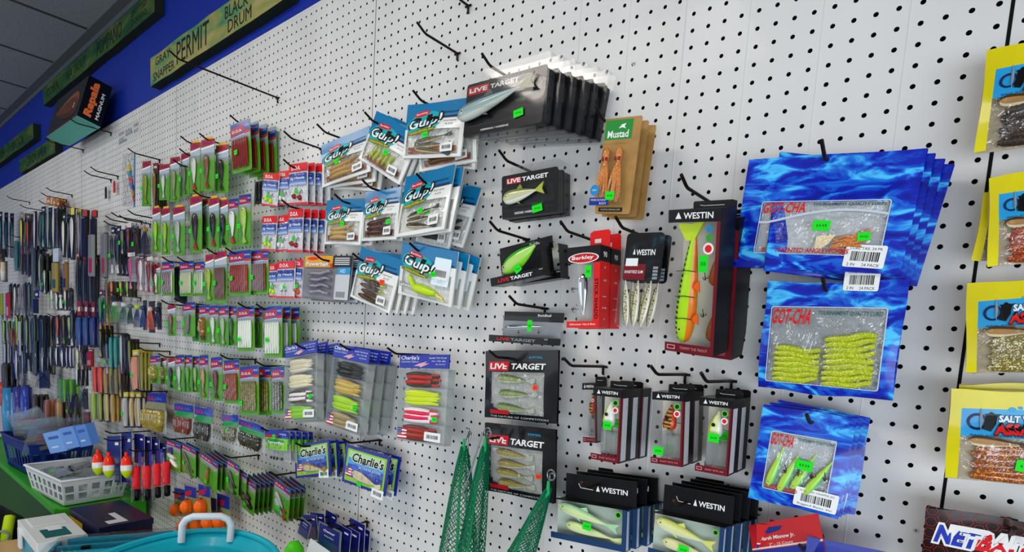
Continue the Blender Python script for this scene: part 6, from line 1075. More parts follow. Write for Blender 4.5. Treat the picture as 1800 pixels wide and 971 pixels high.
['pack', {'lure':'shad','c':'#dcd8bc','c2':'#ece8d0','head':'#12142c'}, -149.47, -3.2, 2.86, -0.1, -0.4, -0.7, 1.58, 4.12,'cream squid pack, ninth in third far-left row','lure pack','far-left lure packs', 3, 0.5, 0.1, 0, 0.6],
['pack', {'lure':'jig','c':'#d8d8d0','c2':'#ecebe4'}, -146.24, -3.2, 2.77, -0.0, -0.3, -0.7, 1.33, 3.76,'small white jig pack, tenth in third far-left row','lure pack','far-left lure packs', 1, 0.42, 0.1, 0, 0.6],
['pack', {'lure':'shad','c':'#d0ccb0','c2':'#e4e0c8','stick':True}, -143.1, -3.2, 2.96, -0.1, -0.4, -0.6, 1.52, 4.26,'cream minnow pack, eleventh in third far-left row','lure pack','far-left lure packs', 3, 0.48, 0.1, 0, 0.6],
['pack', {'lure':'jig','c':'#0f0f10','c2':'#181818'}, -138.85, -3.2, 3.68, -0.1, -0.4, -0.5, 2.13, 5.0,'black skirt pack, twelfth in third far-left row','lure pack','far-left lure packs', 1, 0.67, 0.1, 0, 0.6],
['pack', {'lure':'worms','c':'#1c4c8c','c2':'#182c60','head':'#8a1c18','hh':0.32}, -133.1, -3.5, -1.62, -0.1, -0.9, -2.0, 2.27, 8.75,'red and blue feather pack, first, thirteenth in third far-left row','lure pack','far-left lure packs', 3, 0.72, 0.1, 0, 0.6],
['pack', {'lure':'worms','c':'#1c4484','c2':'#141f50','head':'#7a1816','hh':0.32}, -128.59, -3.5, -1.5, -0.1, -0.8, -2.0, 2.01, 8.51,'red and blue feather pack, second, fourteenth in third far-left row','lure pack','far-left lure packs', 3, 0.63, 0.1, 0, 0.6],
['pack', {'lure':'worms','c':'#1a2c78','c2':'#141c50','head':'#6a1614','hh':0.32}, -124.33, -3.5, -1.42, -0.1, -0.8, -2.1, 2.15, 8.18,'red and blue feather pack, third, fifteenth in third far-left row','lure pack','far-left lure packs', 3, 0.68, 0.1, 0, 0.6],
['pack', {'lure':'shad','c':'#1c7a34','c2':'#d8941c','head':'#4a2420'}, -120.99, -3.2, 1.14, -0.1, -0.6, -1.3, 1.92, 7.24,'green and orange frog pack, sixteenth in third far-left row','lure pack','far-left lure packs', 3, 0.61, 0.1, 0, 0.6],
['pack', {'lure':'shad','c':'#6a4a18','c2':'#b89030','stick':True}, -117.22, -3.2, 2.59, -0.1, -0.5, -0.6, 1.5, 7.76,'brown and yellow eel pack, seventeenth in third far-left row','lure pack','far-left lure packs', 3, 0.47, 0.1, 0, 0.6],
['pack', {'lure':'shad','c':'#c86c28','c2':'#301c14'}, -114.66, -3.2, 4.44, -0.1, -0.2, -0.4, 1.65, 3.37,'orange shad pack, eighteenth in third far-left row','lure pack','far-left lure packs', 3, 0.52, 0.1, 0, 0.6],
['pack', {'lure':'shad','c':'#a8b418','c2':'#d0d428','stick':True}, -110.12, -3.2, 4.78, -0.0, -0.1, -0.4, 1.6, 2.46,'yellow-green shad pack, first, nineteenth in third far-left row','lure pack','far-left lure packs', 3, 0.51, 0.1, 0, 0.6],
['pack', {'lure':'shad','c':'#a8b820','c2':'#ccd02c'}, -107.02, -3.2, 4.69, -0.0, -0.1, -0.4, 1.4, 2.52,'yellow-green shad pack, second, twentieth in third far-left row','lure pack','far-left lure packs', 3, 0.44, 0.1, 0, 0.6],
['pack', {'lure':'shad','c':'#b84870','c2':'#e090b0','head':'#e0dcd0','hh':0.1}, -104.92, -3.4, 7.39, -0.1, -0.0, 0.7, 3.25, 5.92,'pink bottle-shaped lure pack, first in row of hanging spinner packs','lure pack','far-left lure packs', 3, 1.03, 0.1, 0, 0.6],
['pack', {'lure':'shad','c':'#d8d0c8','c2':'#f0ece4','head':'#4a1418','hh':0.1}, -100.43, -3.4, 6.92, -0.0, -0.0, 0.5, 2.16, 5.49,'white and maroon bottle-shaped pack, second in row of hanging spinner packs','lure pack','far-left lure packs', 3, 0.68, 0.1, 0, 0.6],
['pack', {'lure':'shad','c':'#701420','c2':'#9a3040','head':'#d8d4c8','hh':0.1}, -97.15, -3.4, 6.61, -0.0, 0.0, 0.4, 2.11, 5.47,'maroon bottle-shaped pack, third in row of hanging spinner packs','lure pack','far-left lure packs', 3, 0.66, 0.1, 0, 0.6],
['pack', {'lure':'jig','c':'#e0e0dc','c2':'#38a030'}, -113.72, -3, 1.2, -0.1, -0.4, -1.6, 2.75, 4.48,'clear spinner pack with white blade, fourth in row of hanging spinner packs','lure pack','far-left lure packs', 1, 0.87, 0.1, 0, 0.6],
['pack', {'lure':'jig','c':'#d8dcdc','c2':'#2c6a4c'}, -109.38, -3, 1.11, -0.1, -0.4, -1.7, 2.49, 4.46,'clear spinner pack with green skirt, fifth in row of hanging spinner packs','lure pack','far-left lure packs', 1, 0.79, 0.1, 0, 0.6],
['pack', {'lure':'jig','c':'#5c6a64','c2':'#1c3428'}, -106.17, -3, 0.96, -0.1, -0.4, -1.6, 1.74, 4.34,'clear spinner pack with dark skirt, sixth in row of hanging spinner packs','lure pack','far-left lure packs', 1, 0.55, 0.1, 0, 0.6],
['pack', {'lure':'jig','c':'#b8d430','c2':'#2c3c6c'}, -103.11, -3, 0.7, -0.1, -0.4, -1.8, 2.05, 4.93,'clear spinner pack with yellow and blue skirt, seventh in row of hanging spinner packs','lure pack','far-left lure packs', 1, 0.65, 0.1, 0, 0.6],
['pack', {'lure':'jig','c':'#20305c','c2':'#28407a'}, -100.53, -3, 0.67, -0.1, -0.4, -1.7, 1.51, 4.6,'navy spinner pack, eighth in row of hanging spinner packs','lure pack','far-left lure packs', 1, 0.48, 0.1, 0, 0.6],
['pack', {'lure':'jig','c':'#e0c8c0','c2':'#d85c30'}, -97.59, -3, 0.46, -0.1, -0.4, -2.0, 2.3, 4.75,'clear spinner pack with orange skirt, ninth in row of hanging spinner packs','lure pack','far-left lure packs', 1, 0.73, 0.1, 0, 0.6],
['pack', {'lure':'jig','c':'#101428','c2':'#181f40'}, -94.64, -3, 0.64, -0.1, -0.3, -1.9, 1.61, 4.0,'dark navy spinner pack, tenth in row of hanging spinner packs','lure pack','far-left lure packs', 1, 0.51, 0.1, 0, 0.6],
['pack', {'lure':'shad','c':'#98d828','c2':'#c8e860'}, -197.78, -4, -5.57, -0.2, -0.8, -2.6, 3.12, 5.99,'lime lure pack at the edge, first in fourth far-left row','lure pack','far-left lure packs', 3, 0.99, 0.1, 0, 0.6],
['pack', {'lure':'worms','c':'#8a4418','c2':'#3a2014'}, -189.38, -4, -6.47, -0.2, -0.6, -2.9, 2.74, 4.71,'rust worm pack, second in fourth far-left row','lure pack','far-left lure packs', 3, 0.86, 0.1, 0, 0.6],
['pack', {'lure':'slab','c':'#b8c0d4','c2':'#505c68'}, -185.09, -3.2, -6.57, -0.2, -1.1, -2.9, 2.7, 8.84,'white header pack, third in fourth far-left row','lure pack','far-left lure packs', 1, 0.4, 0, 0, 0],
['pack', {'lure':'shad','c':'#7a9868','c2':'#b8c8a0'}, -177.27, -3.2, -6.32, -0.1, -1.2, -2.9, 3.12, 9.9,'clear pack with green bait, first, fourth in fourth far-left row','lure pack','far-left lure packs', 3, 0.99, 0.1, 0, 0.6],
['pack', {'lure':'shad','c':'#28442c','c2':'#d0d4d0'}, -169.36, -3.2, -5.5, -0.1, -1.2, -2.8, 3.01, 10.18,'clear pack with dark bait, fifth in fourth far-left row','lure pack','far-left lure packs', 3, 0.95, 0.1, 0, 0.6],
['pack', {'lure':'shad','c':'#14181c','c2':'#889098'}, -162.07, -3.2, -5.3, -0.1, -1.1, -2.9, 2.9, 9.51,'clear pack with black bait, sixth in fourth far-left row','lure pack','far-left lure packs', 3, 0.92, 0.1, 0, 0.6],
['pack', {'lure':'shad','c':'#b84818','c2':'#e8e0c8','card':'#14100c'}, -149.46, -3.2, -3.28, -0.2, -0.8, -2.5, 2.49, 6.25,'black pack with orange lure, seventh in fourth far-left row','lure pack','far-left lure packs', 3, 0.79, 0.1, 0, 0.6],
['pack', {'lure':'shad','c':'#50401c','c2':'#30c040','card':'#15120c'}, -144.72, -3.2, -3.12, -0.2, -0.8, -2.4, 1.99, 6.08,'brown and green frog pack, eighth in fourth far-left row','lure pack','far-left lure packs', 3, 0.63, 0.1, 0, 0.6],
['pack', {'lure':'shad','c':'#a8c828','c2':'#ccd860','card':'#100f0c'}, -140.59, -3.2, -2.54, -0.1, -0.6, -2.4, 1.94, 4.54,'yellow-green frog pack, ninth in fourth far-left row','lure pack','far-left lure packs', 3, 0.61, 0.1, 0, 0.6],
['pack', {'lure':'fish','c':'#d8d4cc','c2':'#f0ece8'}, -133.74, -3.2, -4.36, -0.1, -0.7, -2.7, 1.46, 5.44,'white rod-shaped pack, tenth in fourth far-left row','lure pack','far-left lure packs', 3, 0.46, 0.1, 0, 0.6],
['pack', {'lure':'worms','c':'#1c7c70','c2':'#2c9884'}, -115.52, -3.2, -6.06, -0.2, -0.8, -3.4, 1.31, 5.62,'teal worm pack, left, eleventh in fourth far-left row','lure pack','far-left lure packs', 3, 0.41, 0.1, 0, 0.6],
['pack', {'lure':'worms','c':'#187468','c2':'#289080'}, -113.03, -3.2, -5.91, -0.2, -0.8, -3.6, 1.47, 5.53,'teal worm pack, right, twelfth in fourth far-left row','lure pack','far-left lure packs', 3, 0.46, 0.1, 0, 0.6],
['pack', {'lure':'fish','c':'#a8a8a0','c2':'#d8d8d4'}, -110.06, -3.2, -6.03, -0.2, -0.9, -3.2, 1.26, 6.82,'silver eel pack, thirteenth in fourth far-left row','lure pack','far-left lure packs', 3, 0.4, 0.1, 0, 0.6],
['pack', {'lure':'fish','c':'#1c1c1c','c2':'#38383c'}, -108.27, -3.2, -5.78, -0.1, -0.8, -2.9, 1.07, 6.04,'black eel pack, fourteenth in fourth far-left row','lure pack','far-left lure packs', 3, 0.35, 0.1, 0, 0.6],
['pack', {'lure':'fish','c':'#6a6a18','c2':'#8a8a28'}, -106.14, -3.2, -6.2, -0.2, -0.9, -3.7, 1.4, 5.97,'olive feather pack, fifteenth in fourth far-left row','lure pack','far-left lure packs', 3, 0.44, 0.1, 0, 0.6],
['pack', {'lure':'worms','c':'#3c3430','c2':'#58504c'}, -198.41, -4, -17.33, -0.3, -1.2, -5.5, 5.73, 7.66,'dark net pack at the edge, first in fifth far-left row','lure pack','far-left lure packs', 3, 1.1, 0.1, 0, 0.6],
['pack', {'lure':'spoon','c':'#181c20','c2':'#e0e4e8'}, -184.44, -4, -13.2, -0.3, -1.1, -4.7, 4.31, 7.5,'black and white blade pack, second in fifth far-left row','lure pack','far-left lure packs', 3, 1.1, 0.1, 0, 0.6],
['pack', {'lure':'spoon','c':'#1c3444','c2':'#28505c'}, -175.23, -4, -11.8, -0.3, -0.7, -4.6, 3.61, 4.49,'blue-green blade pack, third in fifth far-left row','lure pack','far-left lure packs', 3, 1.1, 0.1, 0, 0.6],
['pack', {'lure':'worms','c':'#c87060','c2':'#e0a890'}, -170.67, -3.2, -13.0, -0.2, -0.3, -5.1, 3.55, 2.61,'pink soft bait pack, fourth in fifth far-left row','lure pack','far-left lure packs', 3, 1.1, 0.1, 0, 0.6],
['pack', {'lure':'jig','c':'#0c0c0c','c2':'#161616'}, -161.95, -3.2, -14.77, -0.9, -0.6, -5.8, 10.24, 4.03,'black jig bundle, fifth in fifth far-left row','lure pack','far-left lure packs', 1, 1.1, 0.1, 0, 0.6],
['pack', {'lure':'spoon','c':'#e0e0dc','c2':'#a8aca8','metal':0.7}, -155.1, -3.2, -9.07, -0.2, -0.7, -4.1, 1.88, 4.33,'silver spoon pack, first, sixth in fifth far-left row','lure pack','far-left lure packs', 3, 0.59, 0.1, 0, 0.6],
['pack', {'lure':'spoon','c':'#b8c0bc','c2':'#e4e4e0','metal':0.7}, -150.51, -3.2, -8.88, -0.2, -0.6, -4.2, 1.83, 3.93,'silver spoon pack, second, seventh in fifth far-left row','lure pack','far-left lure packs', 3, 0.58, 0.1, 0, 0.6],
['pack', {'lure':'spoon','c':'#e0dce0','c2':'#e8e8ec'}, -146.14, -3.2, -8.64, -0.2, -0.7, -4.2, 2.24, 4.44,'white spoon pack, eighth in fifth far-left row','lure pack','far-left lure packs', 3, 0.71, 0.1, 0, 0.6],
['pack', {'lure':'spoon','c':'#24242c','c2':'#b8b8c0'}, -142.76, -3.2, -8.53, -0.1, -0.6, -3.9, 1.32, 4.04,'dark spoon pack, ninth in fifth far-left row','lure pack','far-left lure packs', 3, 0.42, 0.1, 0, 0.6],
['pack', {'lure':'spoon','c':'#e0dce4','c2':'#ccc8d0'}, -140.12, -3.2, -8.36, -0.2, -0.6, -4.1, 1.52, 3.99,'white slim spoon pack, tenth in fifth far-left row','lure pack','far-left lure packs', 3, 0.48, 0.1, 0, 0.6],
['pack', {'lure':'shad','c':'#d8d4b0','c2':'#a8c060'}, -135.27, -3.2, -8.46, -0.2, -0.7, -4.2, 1.69, 4.3,'cream minnow pack, eleventh in fifth far-left row','lure pack','far-left lure packs', 3, 0.53, 0.1, 0, 0.6],
['pack', {'lure':'shad','c':'#14140f','c2':'#d89c80'}, -132.1, -3.2, -8.34, -0.2, -0.6, -4.2, 1.45, 3.95,'black slim minnow pack, twelfth in fifth far-left row','lure pack','far-left lure packs', 3, 0.46, 0.1, 0, 0.6],
['pack', {'lure':'slab','c':'#a81c14','c2':'#c8a060','head':'#7a1814'}, -127.32, -3.2, -7.69, -0.2, -0.5, -4.6, 3.22, 3.25,'red slab pack with gold sides, thirteenth in fifth far-left row','lure pack','far-left lure packs', 1, 0.4, 0, 0, 0],
['pack', {'lure':'worms','c':'#d0401c','c2':'#a82c14'}, -124.71, -3.2, -11.53, -0.3, -1.0, -5.3, 1.59, 4.97,'orange worm pack, left, fourteenth in fifth far-left row','lure pack','far-left lure packs', 3, 0.5, 0.1, 0, 0.6],
['pack', {'lure':'worms','c':'#d8481c','c2':'#b83418'}, -121.43, -3.2, -11.33, -0.3, -1.0, -5.6, 1.95, 4.88,'orange worm pack, right, fifteenth in fifth far-left row','lure pack','far-left lure packs', 3, 0.61, 0.1, 0, 0.6],
['pack', {'lure':'worms','c':'#a86430','c2':'#58a838'}, -118.41, -3.2, -11.16, -0.3, -1.0, -5.5, 1.72, 4.78,'green and orange worm pack, sixteenth in fifth far-left row','lure pack','far-left lure packs', 3, 0.54, 0.1, 0, 0.6],
['pack', {'lure':'worms','c':'#7a7418','c2':'#8a8420'}, -115.51, -3.2, -10.96, -0.3, -1.0, -5.3, 1.5, 4.81,'olive worm pack, left, seventeenth in fifth far-left row','lure pack','far-left lure packs', 3, 0.47, 0.1, 0, 0.6],
['pack', {'lure':'worms','c':'#6a6414','c2':'#7a741c'}, -112.86, -3.2, -10.72, -0.3, -0.9, -5.3, 1.47, 4.73,'olive worm pack, right, eighteenth in fifth far-left row','lure pack','far-left lure packs', 3, 0.47, 0.1, 0, 0.6],
['pack', {'lure':'worms','c':'#c88468','c2':'#d89878','head':'#c8b418','stick':True}, -103.22, -3.4, -8.17, -0.4, -1.2, -5.2, 2.75, 6.7,'salmon pink worm pack with yellow header, nineteenth in fifth far-left row','lure pack','far-left lure packs', 3, 0.87, 0.1, 0, 0.6],
['pack', {'lure':'worms','c':'#8a8020','c2':'#2c2818'}, -101.2, -3.2, -8.15, -0.3, -1.1, -4.5, 1.53, 6.46,'black and yellow worm pack, twentieth in fifth far-left row','lure pack','far-left lure packs', 3, 0.48, 0.1, 0, 0.6],
['pack', {'lure':'tube','c':'#c84838','c2':'#d86050'}, -201.81, -4, -22.2, -0.4, -1.2, -6.5, 3.5, 6.96,'coral red hand tool pack, first in sixth far-left row','lure pack','far-left lure packs', 1, 1.1, 0.1, 0, 0.6],
['pack', {'lure':'tube','c':'#3888c0','c2':'#4898d0'}, -192.55, -4.2, -25.65, -0.1, -1.9, -7.5, 4.49, 12.95,'sky blue looped hand tool, second in sixth far-left row','lure pack','far-left lure packs', 1, 1.1, 0.1, 0, 0.6],
['pack', {'lure':'tube','c':'#3c3c90','c2':'#4a50a8'}, -183.03, -4, -23.54, -0.4, -1.8, -7.2, 3.23, 10.98,'purple hand tool pack, third in sixth far-left row','lure pack','far-left lure packs', 1, 1.02, 0.1, 0, 0.6],
['pack', {'lure':'tube','c':'#2c40a8','c2':'#3450b8'}, -173.97, -4, -22.44, -0.4, -1.8, -7.3, 3.62, 10.55,'deep blue hand tool pack, fourth in sixth far-left row','lure pack','far-left lure packs', 1, 1.1, 0.1, 0, 0.6],
['pack', {'lure':'worms','c':'#241c14','c2':'#38301c'}, -169.87, -3.2, -22.61, -0.5, -1.5, -7.5, 3.06, 7.73,'black worm pack, fifth in sixth far-left row','lure pack','far-left lure packs', 3, 0.97, 0.1, 0, 0.6],
['pack', {'lure':'worms','c':'#8a4420','c2':'#c88848'}, -159.11, -3.2, -22.23, -0.6, -1.4, -7.9, 5.32, 6.8,'copper glitter bait pack, sixth in sixth far-left row','lure pack','far-left lure packs', 3, 1.1, 0.1, 0, 0.6],
['pack', {'lure':'worms','c':'#a87830','c2':'#d8b060'}, -148.95, -3.2, -20.89, -0.6, -1.6, -7.9, 4.36, 7.32,'gold glitter bait pack, seventh in sixth far-left row','lure pack','far-left lure packs', 3, 1.1, 0.1, 0, 0.6],
['pack', {'lure':'worms','c':'#58a028','c2':'#3c8420'}, -146.51, -3.2, -15.76, -0.5, -1.0, -6.5, 5.64, 5.2,'grass green fringe pack, eighth in sixth far-left row','lure pack','far-left lure packs', 3, 1.1, 0.1, 0, 0.6],
['pack', {'lure':'jig','c':'#101010','c2':'#1c1c1c'}, -136.87, -3.2, -16.53, -0.3, -0.8, -7.1, 3.0, 3.73,'black jig pack, ninth in sixth far-left row','lure pack','far-left lure packs', 1, 0.95, 0.1, 0, 0.6],
['pack', {'lure':'jig','c':'#141814','c2':'#283828'}, -131.03, -3.2, -15.79, -0.4, -0.9, -7.1, 3.11, 3.89,'dark jig pack with green flecks, tenth in sixth far-left row','lure pack','far-left lure packs', 1, 0.98, 0.1, 0, 0.6],
['pack', {'lure':'worms','c':'#8aa830','c2':'#b8c070'}, -125.6, -3.2, -16.58, -0.5, -1.3, -7.3, 2.41, 5.31,'lime and clear worm pack, eleventh in sixth far-left row','lure pack','far-left lure packs', 3, 0.76, 0.1, 0, 0.6],
['pack', {'lure':'worms','c':'#90983c','c2':'#68702c'}, -121.92, -3.2, -16.2, -0.4, -1.3, -7.1, 1.96, 5.31,'olive and clear worm pack, twelfth in sixth far-left row','lure pack','far-left lure packs', 3, 0.62, 0.1, 0, 0.6],
['pack', {'lure':'worms','c':'#b8a868','c2':'#a08c50'}, -118.09, -3.2, -15.89, -0.4, -1.2, -7.2, 1.92, 5.06,'straw coloured worm pack, thirteenth in sixth far-left row','lure pack','far-left lure packs', 3, 0.61, 0.1, 0, 0.6],
['pack', {'lure':'worms','c':'#9a7830','c2':'#c8a050'}, -114.74, -3.2, -15.6, -0.4, -1.3, -7.1, 1.88, 5.19,'tan worm pack, fourteenth in sixth far-left row','lure pack','far-left lure packs', 3, 0.59, 0.1, 0, 0.6],
['pack', {'lure':'slab','c':'#6a1c20','c2':'#501418'}, -129.44, -3.2, -19.43, -0.4, -0.6, -8.5, 4.32, 2.84,'maroon square pack, fifteenth in sixth far-left row','lure pack','far-left lure packs', 1, 0.4, 0, 0, 0],
['pack', {'lure':'worms','c':'#a0a098','c2':'#c8c8c0','head':'#c8b418','stick':True}, -108.6, -3.2, -15.1, -0.6, -1.5, -7.4, 2.34, 5.94,'grey-clear worm pack with yellow top, sixteenth in sixth far-left row','lure pack','far-left lure packs', 3, 0.74, 0.1, 0, 0.6],
['pack', {'lure':'worms','c':'#a88830','c2':'#c8c4b8','head':'#c8b418'}, -105.49, -3.2, -14.73, -0.5, -1.4, -7.0, 1.76, 5.8,'yellow-headed pack with red tails, left, seventeenth in sixth far-left row','lure pack','far-left lure packs', 3, 0.56, 0.1, 0, 0.6],
['pack', {'lure':'worms','c':'#b0a898','c2':'#a88c30','head':'#c8b418'}, -102.65, -3.2, -14.37, -0.5, -1.5, -7.3, 2.07, 5.7,'yellow-headed pack with red tails, right, eighteenth in sixth far-left row','lure pack','far-left lure packs', 3, 0.65, 0.1, 0, 0.6],
['pack', {'lure':'shad','c':'#14181c','c2':'#c8ccd0'}, -191.23, -3.6, 3.04, -0.1, -0.8, -0.4, 2.2, 8.04,'silver and black minnow pack, first in loose far-left packs','lure pack','far-left lure packs', 3, 0.69, 0.1, 0, 0.6],
['pack', {'lure':'shad','c':'#1c3a20','c2':'#98b080','stick':True}, -200.88, -3.6, -1.85, -0.1, -0.3, -1.8, 2.87, 3.07,'dark green minnow pack, second in loose far-left packs','lure pack','far-left lure packs', 3, 0.91, 0.1, 0, 0.6],
['pack', {'lure':'shad','c':'#90c828','c2':'#c8e070','card':'#101210'}, -186.25, -3.4, -4.71, -0.1, -0.9, -2.4, 2.7, 7.8,'lime minnow pack, third in loose far-left packs','lure pack','far-left lure packs', 3, 0.85, 0.1, 0, 0.6],
['pack', {'lure':'worms','c':'#1c3c40','c2':'#28585c','card':'#0e1214'}, -169.27, -3.2, -10.35, -0.2, -1.2, -4.1, 2.52, 8.26,'dark teal worm pack, fourth in loose far-left packs','lure pack','far-left lure packs', 3, 0.79, 0.1, 0, 0.6],
['pack', {'lure':'spoon','c':'#101214','c2':'#c0c4c8','metal':0.4,'card':'#0c0e10'}, -162.53, -3.2, -10.53, -0.3, -1.0, -4.4, 2.92, 6.12,'black and silver spoon pack, fifth in loose far-left packs','lure pack','far-left lure packs', 3, 0.92, 0.1, 0, 0.6],
['pack', {'lure':'spoon','c':'#b0c8b0','c2':'#e0e4e0','card':'#0f1410'}, -199.99, -3.6, -11.44, -0.2, -1.1, -4.0, 3.45, 7.6,'white and green spoon pack, sixth in loose far-left packs','lure pack','far-left lure packs', 3, 1.09, 0.1, 0, 0.6],
['pack', {'lure':'shad','c':'#4a3020','c2':'#a88050','card':'#120f0c'}, -187.83, -3.6, -11.73, -0.2, -1.1, -4.2, 3.28, 7.58,'brown shad pack, seventh in loose far-left packs','lure pack','far-left lure packs', 3, 1.04, 0.1, 0, 0.6],
['pack', {'lure':'shad','c':'#a8c0a0','c2':'#d0dccc','card':'#101410','stick':True}, -159.12, -3.2, 6.84, -0.1, -0.4, 0.4, 2.83, 5.26,'pale green shad pack, eighth in loose far-left packs','lure pack','far-left lure packs', 3, 0.9, 0.1, 0, 0.6],
['pack', {'lure':'jig','c':'#a01818','c2':'#141414','card':'#0e0c0c'}, -144.74, -3.2, -6.37, -0.2, -0.4, -3.7, 2.66, 3.26,'black jig pack with red eye, ninth in loose far-left packs','lure pack','far-left lure packs', 1, 0.84, 0.1, 0, 0.6],
['pack', {'lure':'shad','c':'#303438','c2':'#d0d4d8','card':'#0c0e10'}, -138.82, -3.2, -2.68, -0.2, -0.9, -2.4, 2.57, 7.29,'silver shad pack, tenth in loose far-left packs','lure pack','far-left lure packs', 3, 0.81, 0.1, 0, 0.6],
['pack', {'lure':'shad','c':'#4a5020','c2':'#a0a860','card':'#10120c'}, -121.19, -3.2, -4.37, -0.2, -0.8, -3.3, 2.32, 5.84,'olive shad pack, eleventh in loose far-left packs','lure pack','far-left lure packs', 3, 0.73, 0.1, 0, 0.6],
['pack', {'lure':'shad','c':'#505458','c2':'#c0c4c4','stick':True}, -117.52, -3.2, -7.17, -0.2, -0.9, -3.9, 1.51, 5.7,'grey slim shad pack, twelfth in loose far-left packs','lure pack','far-left lure packs', 3, 0.48, 0.1, 0, 0.6],
['pack', {'lure':'worms','c':'#2c1c10','c2':'#4a3420'}, -114.34, -3.2, -11.5, -0.3, -0.8, -6.0, 1.86, 3.7,'dark brown worm pack, thirteenth in loose far-left packs','lure pack','far-left lure packs', 3, 0.59, 0.1, 0, 0.6],
['pack', {'lure':'shad','c':'#7a5418','c2':'#c8a860'}, -110.85, -3.2, -10.39, -0.3, -1.1, -5.0, 1.45, 5.96,'amber shad pack, fourteenth in loose far-left packs','lure pack','far-left lure packs', 3, 0.46, 0.1, 0, 0.6],
['pack', {'lure':'tube','c':'#6090b8','c2':'#80a8c8'}, -189.88, -3.4, -25.26, -0.5, -1.7, -7.4, 2.79, 10.07,'pale blue tool pack, fifteenth in loose far-left packs','lure pack','far-left lure packs', 1, 0.88, 0.1, 0, 0.6],
['pack', {'lure':'shad','c':'#101010','c2':'#8a8c90','stick':True}, -141.74, -3.2, -18.81, -0.5, -1.3, -7.3, 2.2, 5.96,'black minnow pack, sixteenth in loose far-left packs','lure pack','far-left lure packs', 3, 0.7, 0.1, 0, 0.6],
['pack', {'lure':'spoon','c':'#b01c18','c2':'#e0dcd4'}, -135.81, -3.2, -11.45, -0.3, -0.8, -5.3, 2.12, 4.48,'red and white spoon pack, seventeenth in loose far-left packs','lure pack','far-left lure packs', 3, 0.67, 0.1, 0, 0.6]]
# ---------------------------------------------------------------- the setting
PEG_X0, PEG_X1, PEG_Z0, PEG_Z1 = -.64-48*6, -.64+48, -58, 34.5
pegwhite = NOISE('white_pegboard_paint', [(.25, '#cfcdca'), (.5, '#d8d6d3'), (.75, '#dddbd8')], (5, 5, 3), 5, r=.38, coat=.15)
hole_dark = C('#050505', .9)
wall = MB(); wall.box(PEG_X0-60, PEG_X1, .75, 4, -FZ, 53.5, C('#062a96', .6))
wb = struct(wall.obj('wall_back'))
def peg_panel(x0):
    """a 48 inch hardboard panel: every hole is cut through, one per inch each way, with a bead every eighth column"""
    cols = np.arange(48)+x0+.5; nr = int(PEG_Z1-PEG_Z0); rows = PEG_Z1-.5-np.arange(nr)
    n = 16 if x0 > -60 else 8; r = .125
    a = 2*np.pi*(np.arange(n)+.5*0)/n; ci = np.stack([r*np.cos(a), r*np.sin(a)], 1)
    sq = ci/np.abs(ci).max(1, keepdims=True)*.5
    near = x0 > -110
    loc = [np.c_[sq[:, 0], np.zeros(n), sq[:, 1]], np.c_[ci[:, 0], np.zeros(n), ci[:, 1]]]+([np.c_[ci[:, 0], np.full(n, .2), ci[:, 1]]])
    loc = np.concatenate(loc); cx, cz = np.meshgrid(cols, rows); cen = np.c_[cx.ravel(), np.zeros(cx.size), cz.ravel()]
    v = (cen[:, None, :]+loc[None]).reshape(-1, 3); v[:, 2] += FZ*0; v *= S
    i = np.arange(n); j = (i+1) % n
    f = np.concatenate([np.stack([i, n+i, n+j, j], 1), np.stack([n+i, 2*n+i, 2*n+j, n+j], 1)]); m = np.r_[np.zeros(n), np.ones(n)]
    F = (f[None]+(np.arange(len(cen))*3*n)[:, None, None]).reshape(-1, 4); Mi = np.tile(m, len(cen))
    # beads and outer edges
    ev, ef = [], []
    def strip(xa, xb, ya, yb):
        b = len(v)+len(ev)*1
        for z in (PEG_Z0, PEG_Z1): ev.extend([(xa*S, ya*S, z*S), (xb*S, yb*S, z*S)])
        ef.append((b, b+1, b+3, b+2))
    for k in range(0, 49, 4):
        w = .055 if k % 8 == 0 else .028
        if k in (0, 48): continue
        strip(x0+k-w, x0+k, 0, -.025); strip(x0+k, x0+k+w, -.025, 0)
    strip(x0+.0, x0+.0, 0, .25); strip(x0+48-.0, x0+48-.0, .25, 0)
    V2 = np.concatenate([v, np.array(ev)]); F2 = np.concatenate([F, np.array(ef)]); Mi = np.r_[Mi, np.zeros(len(ef))]
    me = bpy.data.meshes.new('pegboard_panel'); me.vertices.add(len(V2)); me.vertices.foreach_set('co', V2.ravel())
    me.loops.add(F2.size); me.loops.foreach_set('vertex_index', F2.ravel().astype(np.int32)); me.polygons.add(len(F2))
    me.polygons.foreach_set('loop_start', np.arange(len(F2), dtype=np.int32)*4); me.polygons.foreach_set('material_index', Mi.astype(np.int32))
    me.polygons.foreach_set('use_smooth', np.zeros(len(F2), dtype=bool)); me.materials.append(pegwhite); me.materials.append(C('#120d0a', .9)); me.update(calc_edges=True); me.validate()  # hole walls near-black: the shade inside the holes is put into the colour
    o = bpy.data.objects.new('pegboard_panel', me); col.objects.link(o); o.parent = wb
    return o
wb.location = V(0, 0, 0)
for q in wb.data.vertices: q.co.z += 0
for k in range(-6, 1): peg_panel(-.64+48*k+.05)
b = MB(); b.box(PEG_X0, PEG_X1, .3, .7, PEG_Z0, PEG_Z1-.1, hole_dark); b.obj('backing_board', wb)
b = MB()
for k in range(-5, 1): b.box(-.60+48*k-(.075 if k == 0 else .03), -.60+48*k+(.075 if k == 0 else .03), -.012, .4, PEG_Z0, PEG_Z1, hole_dark)
b.obj('panel_seam', wb)
b = MB(); rnd = random.Random(11)
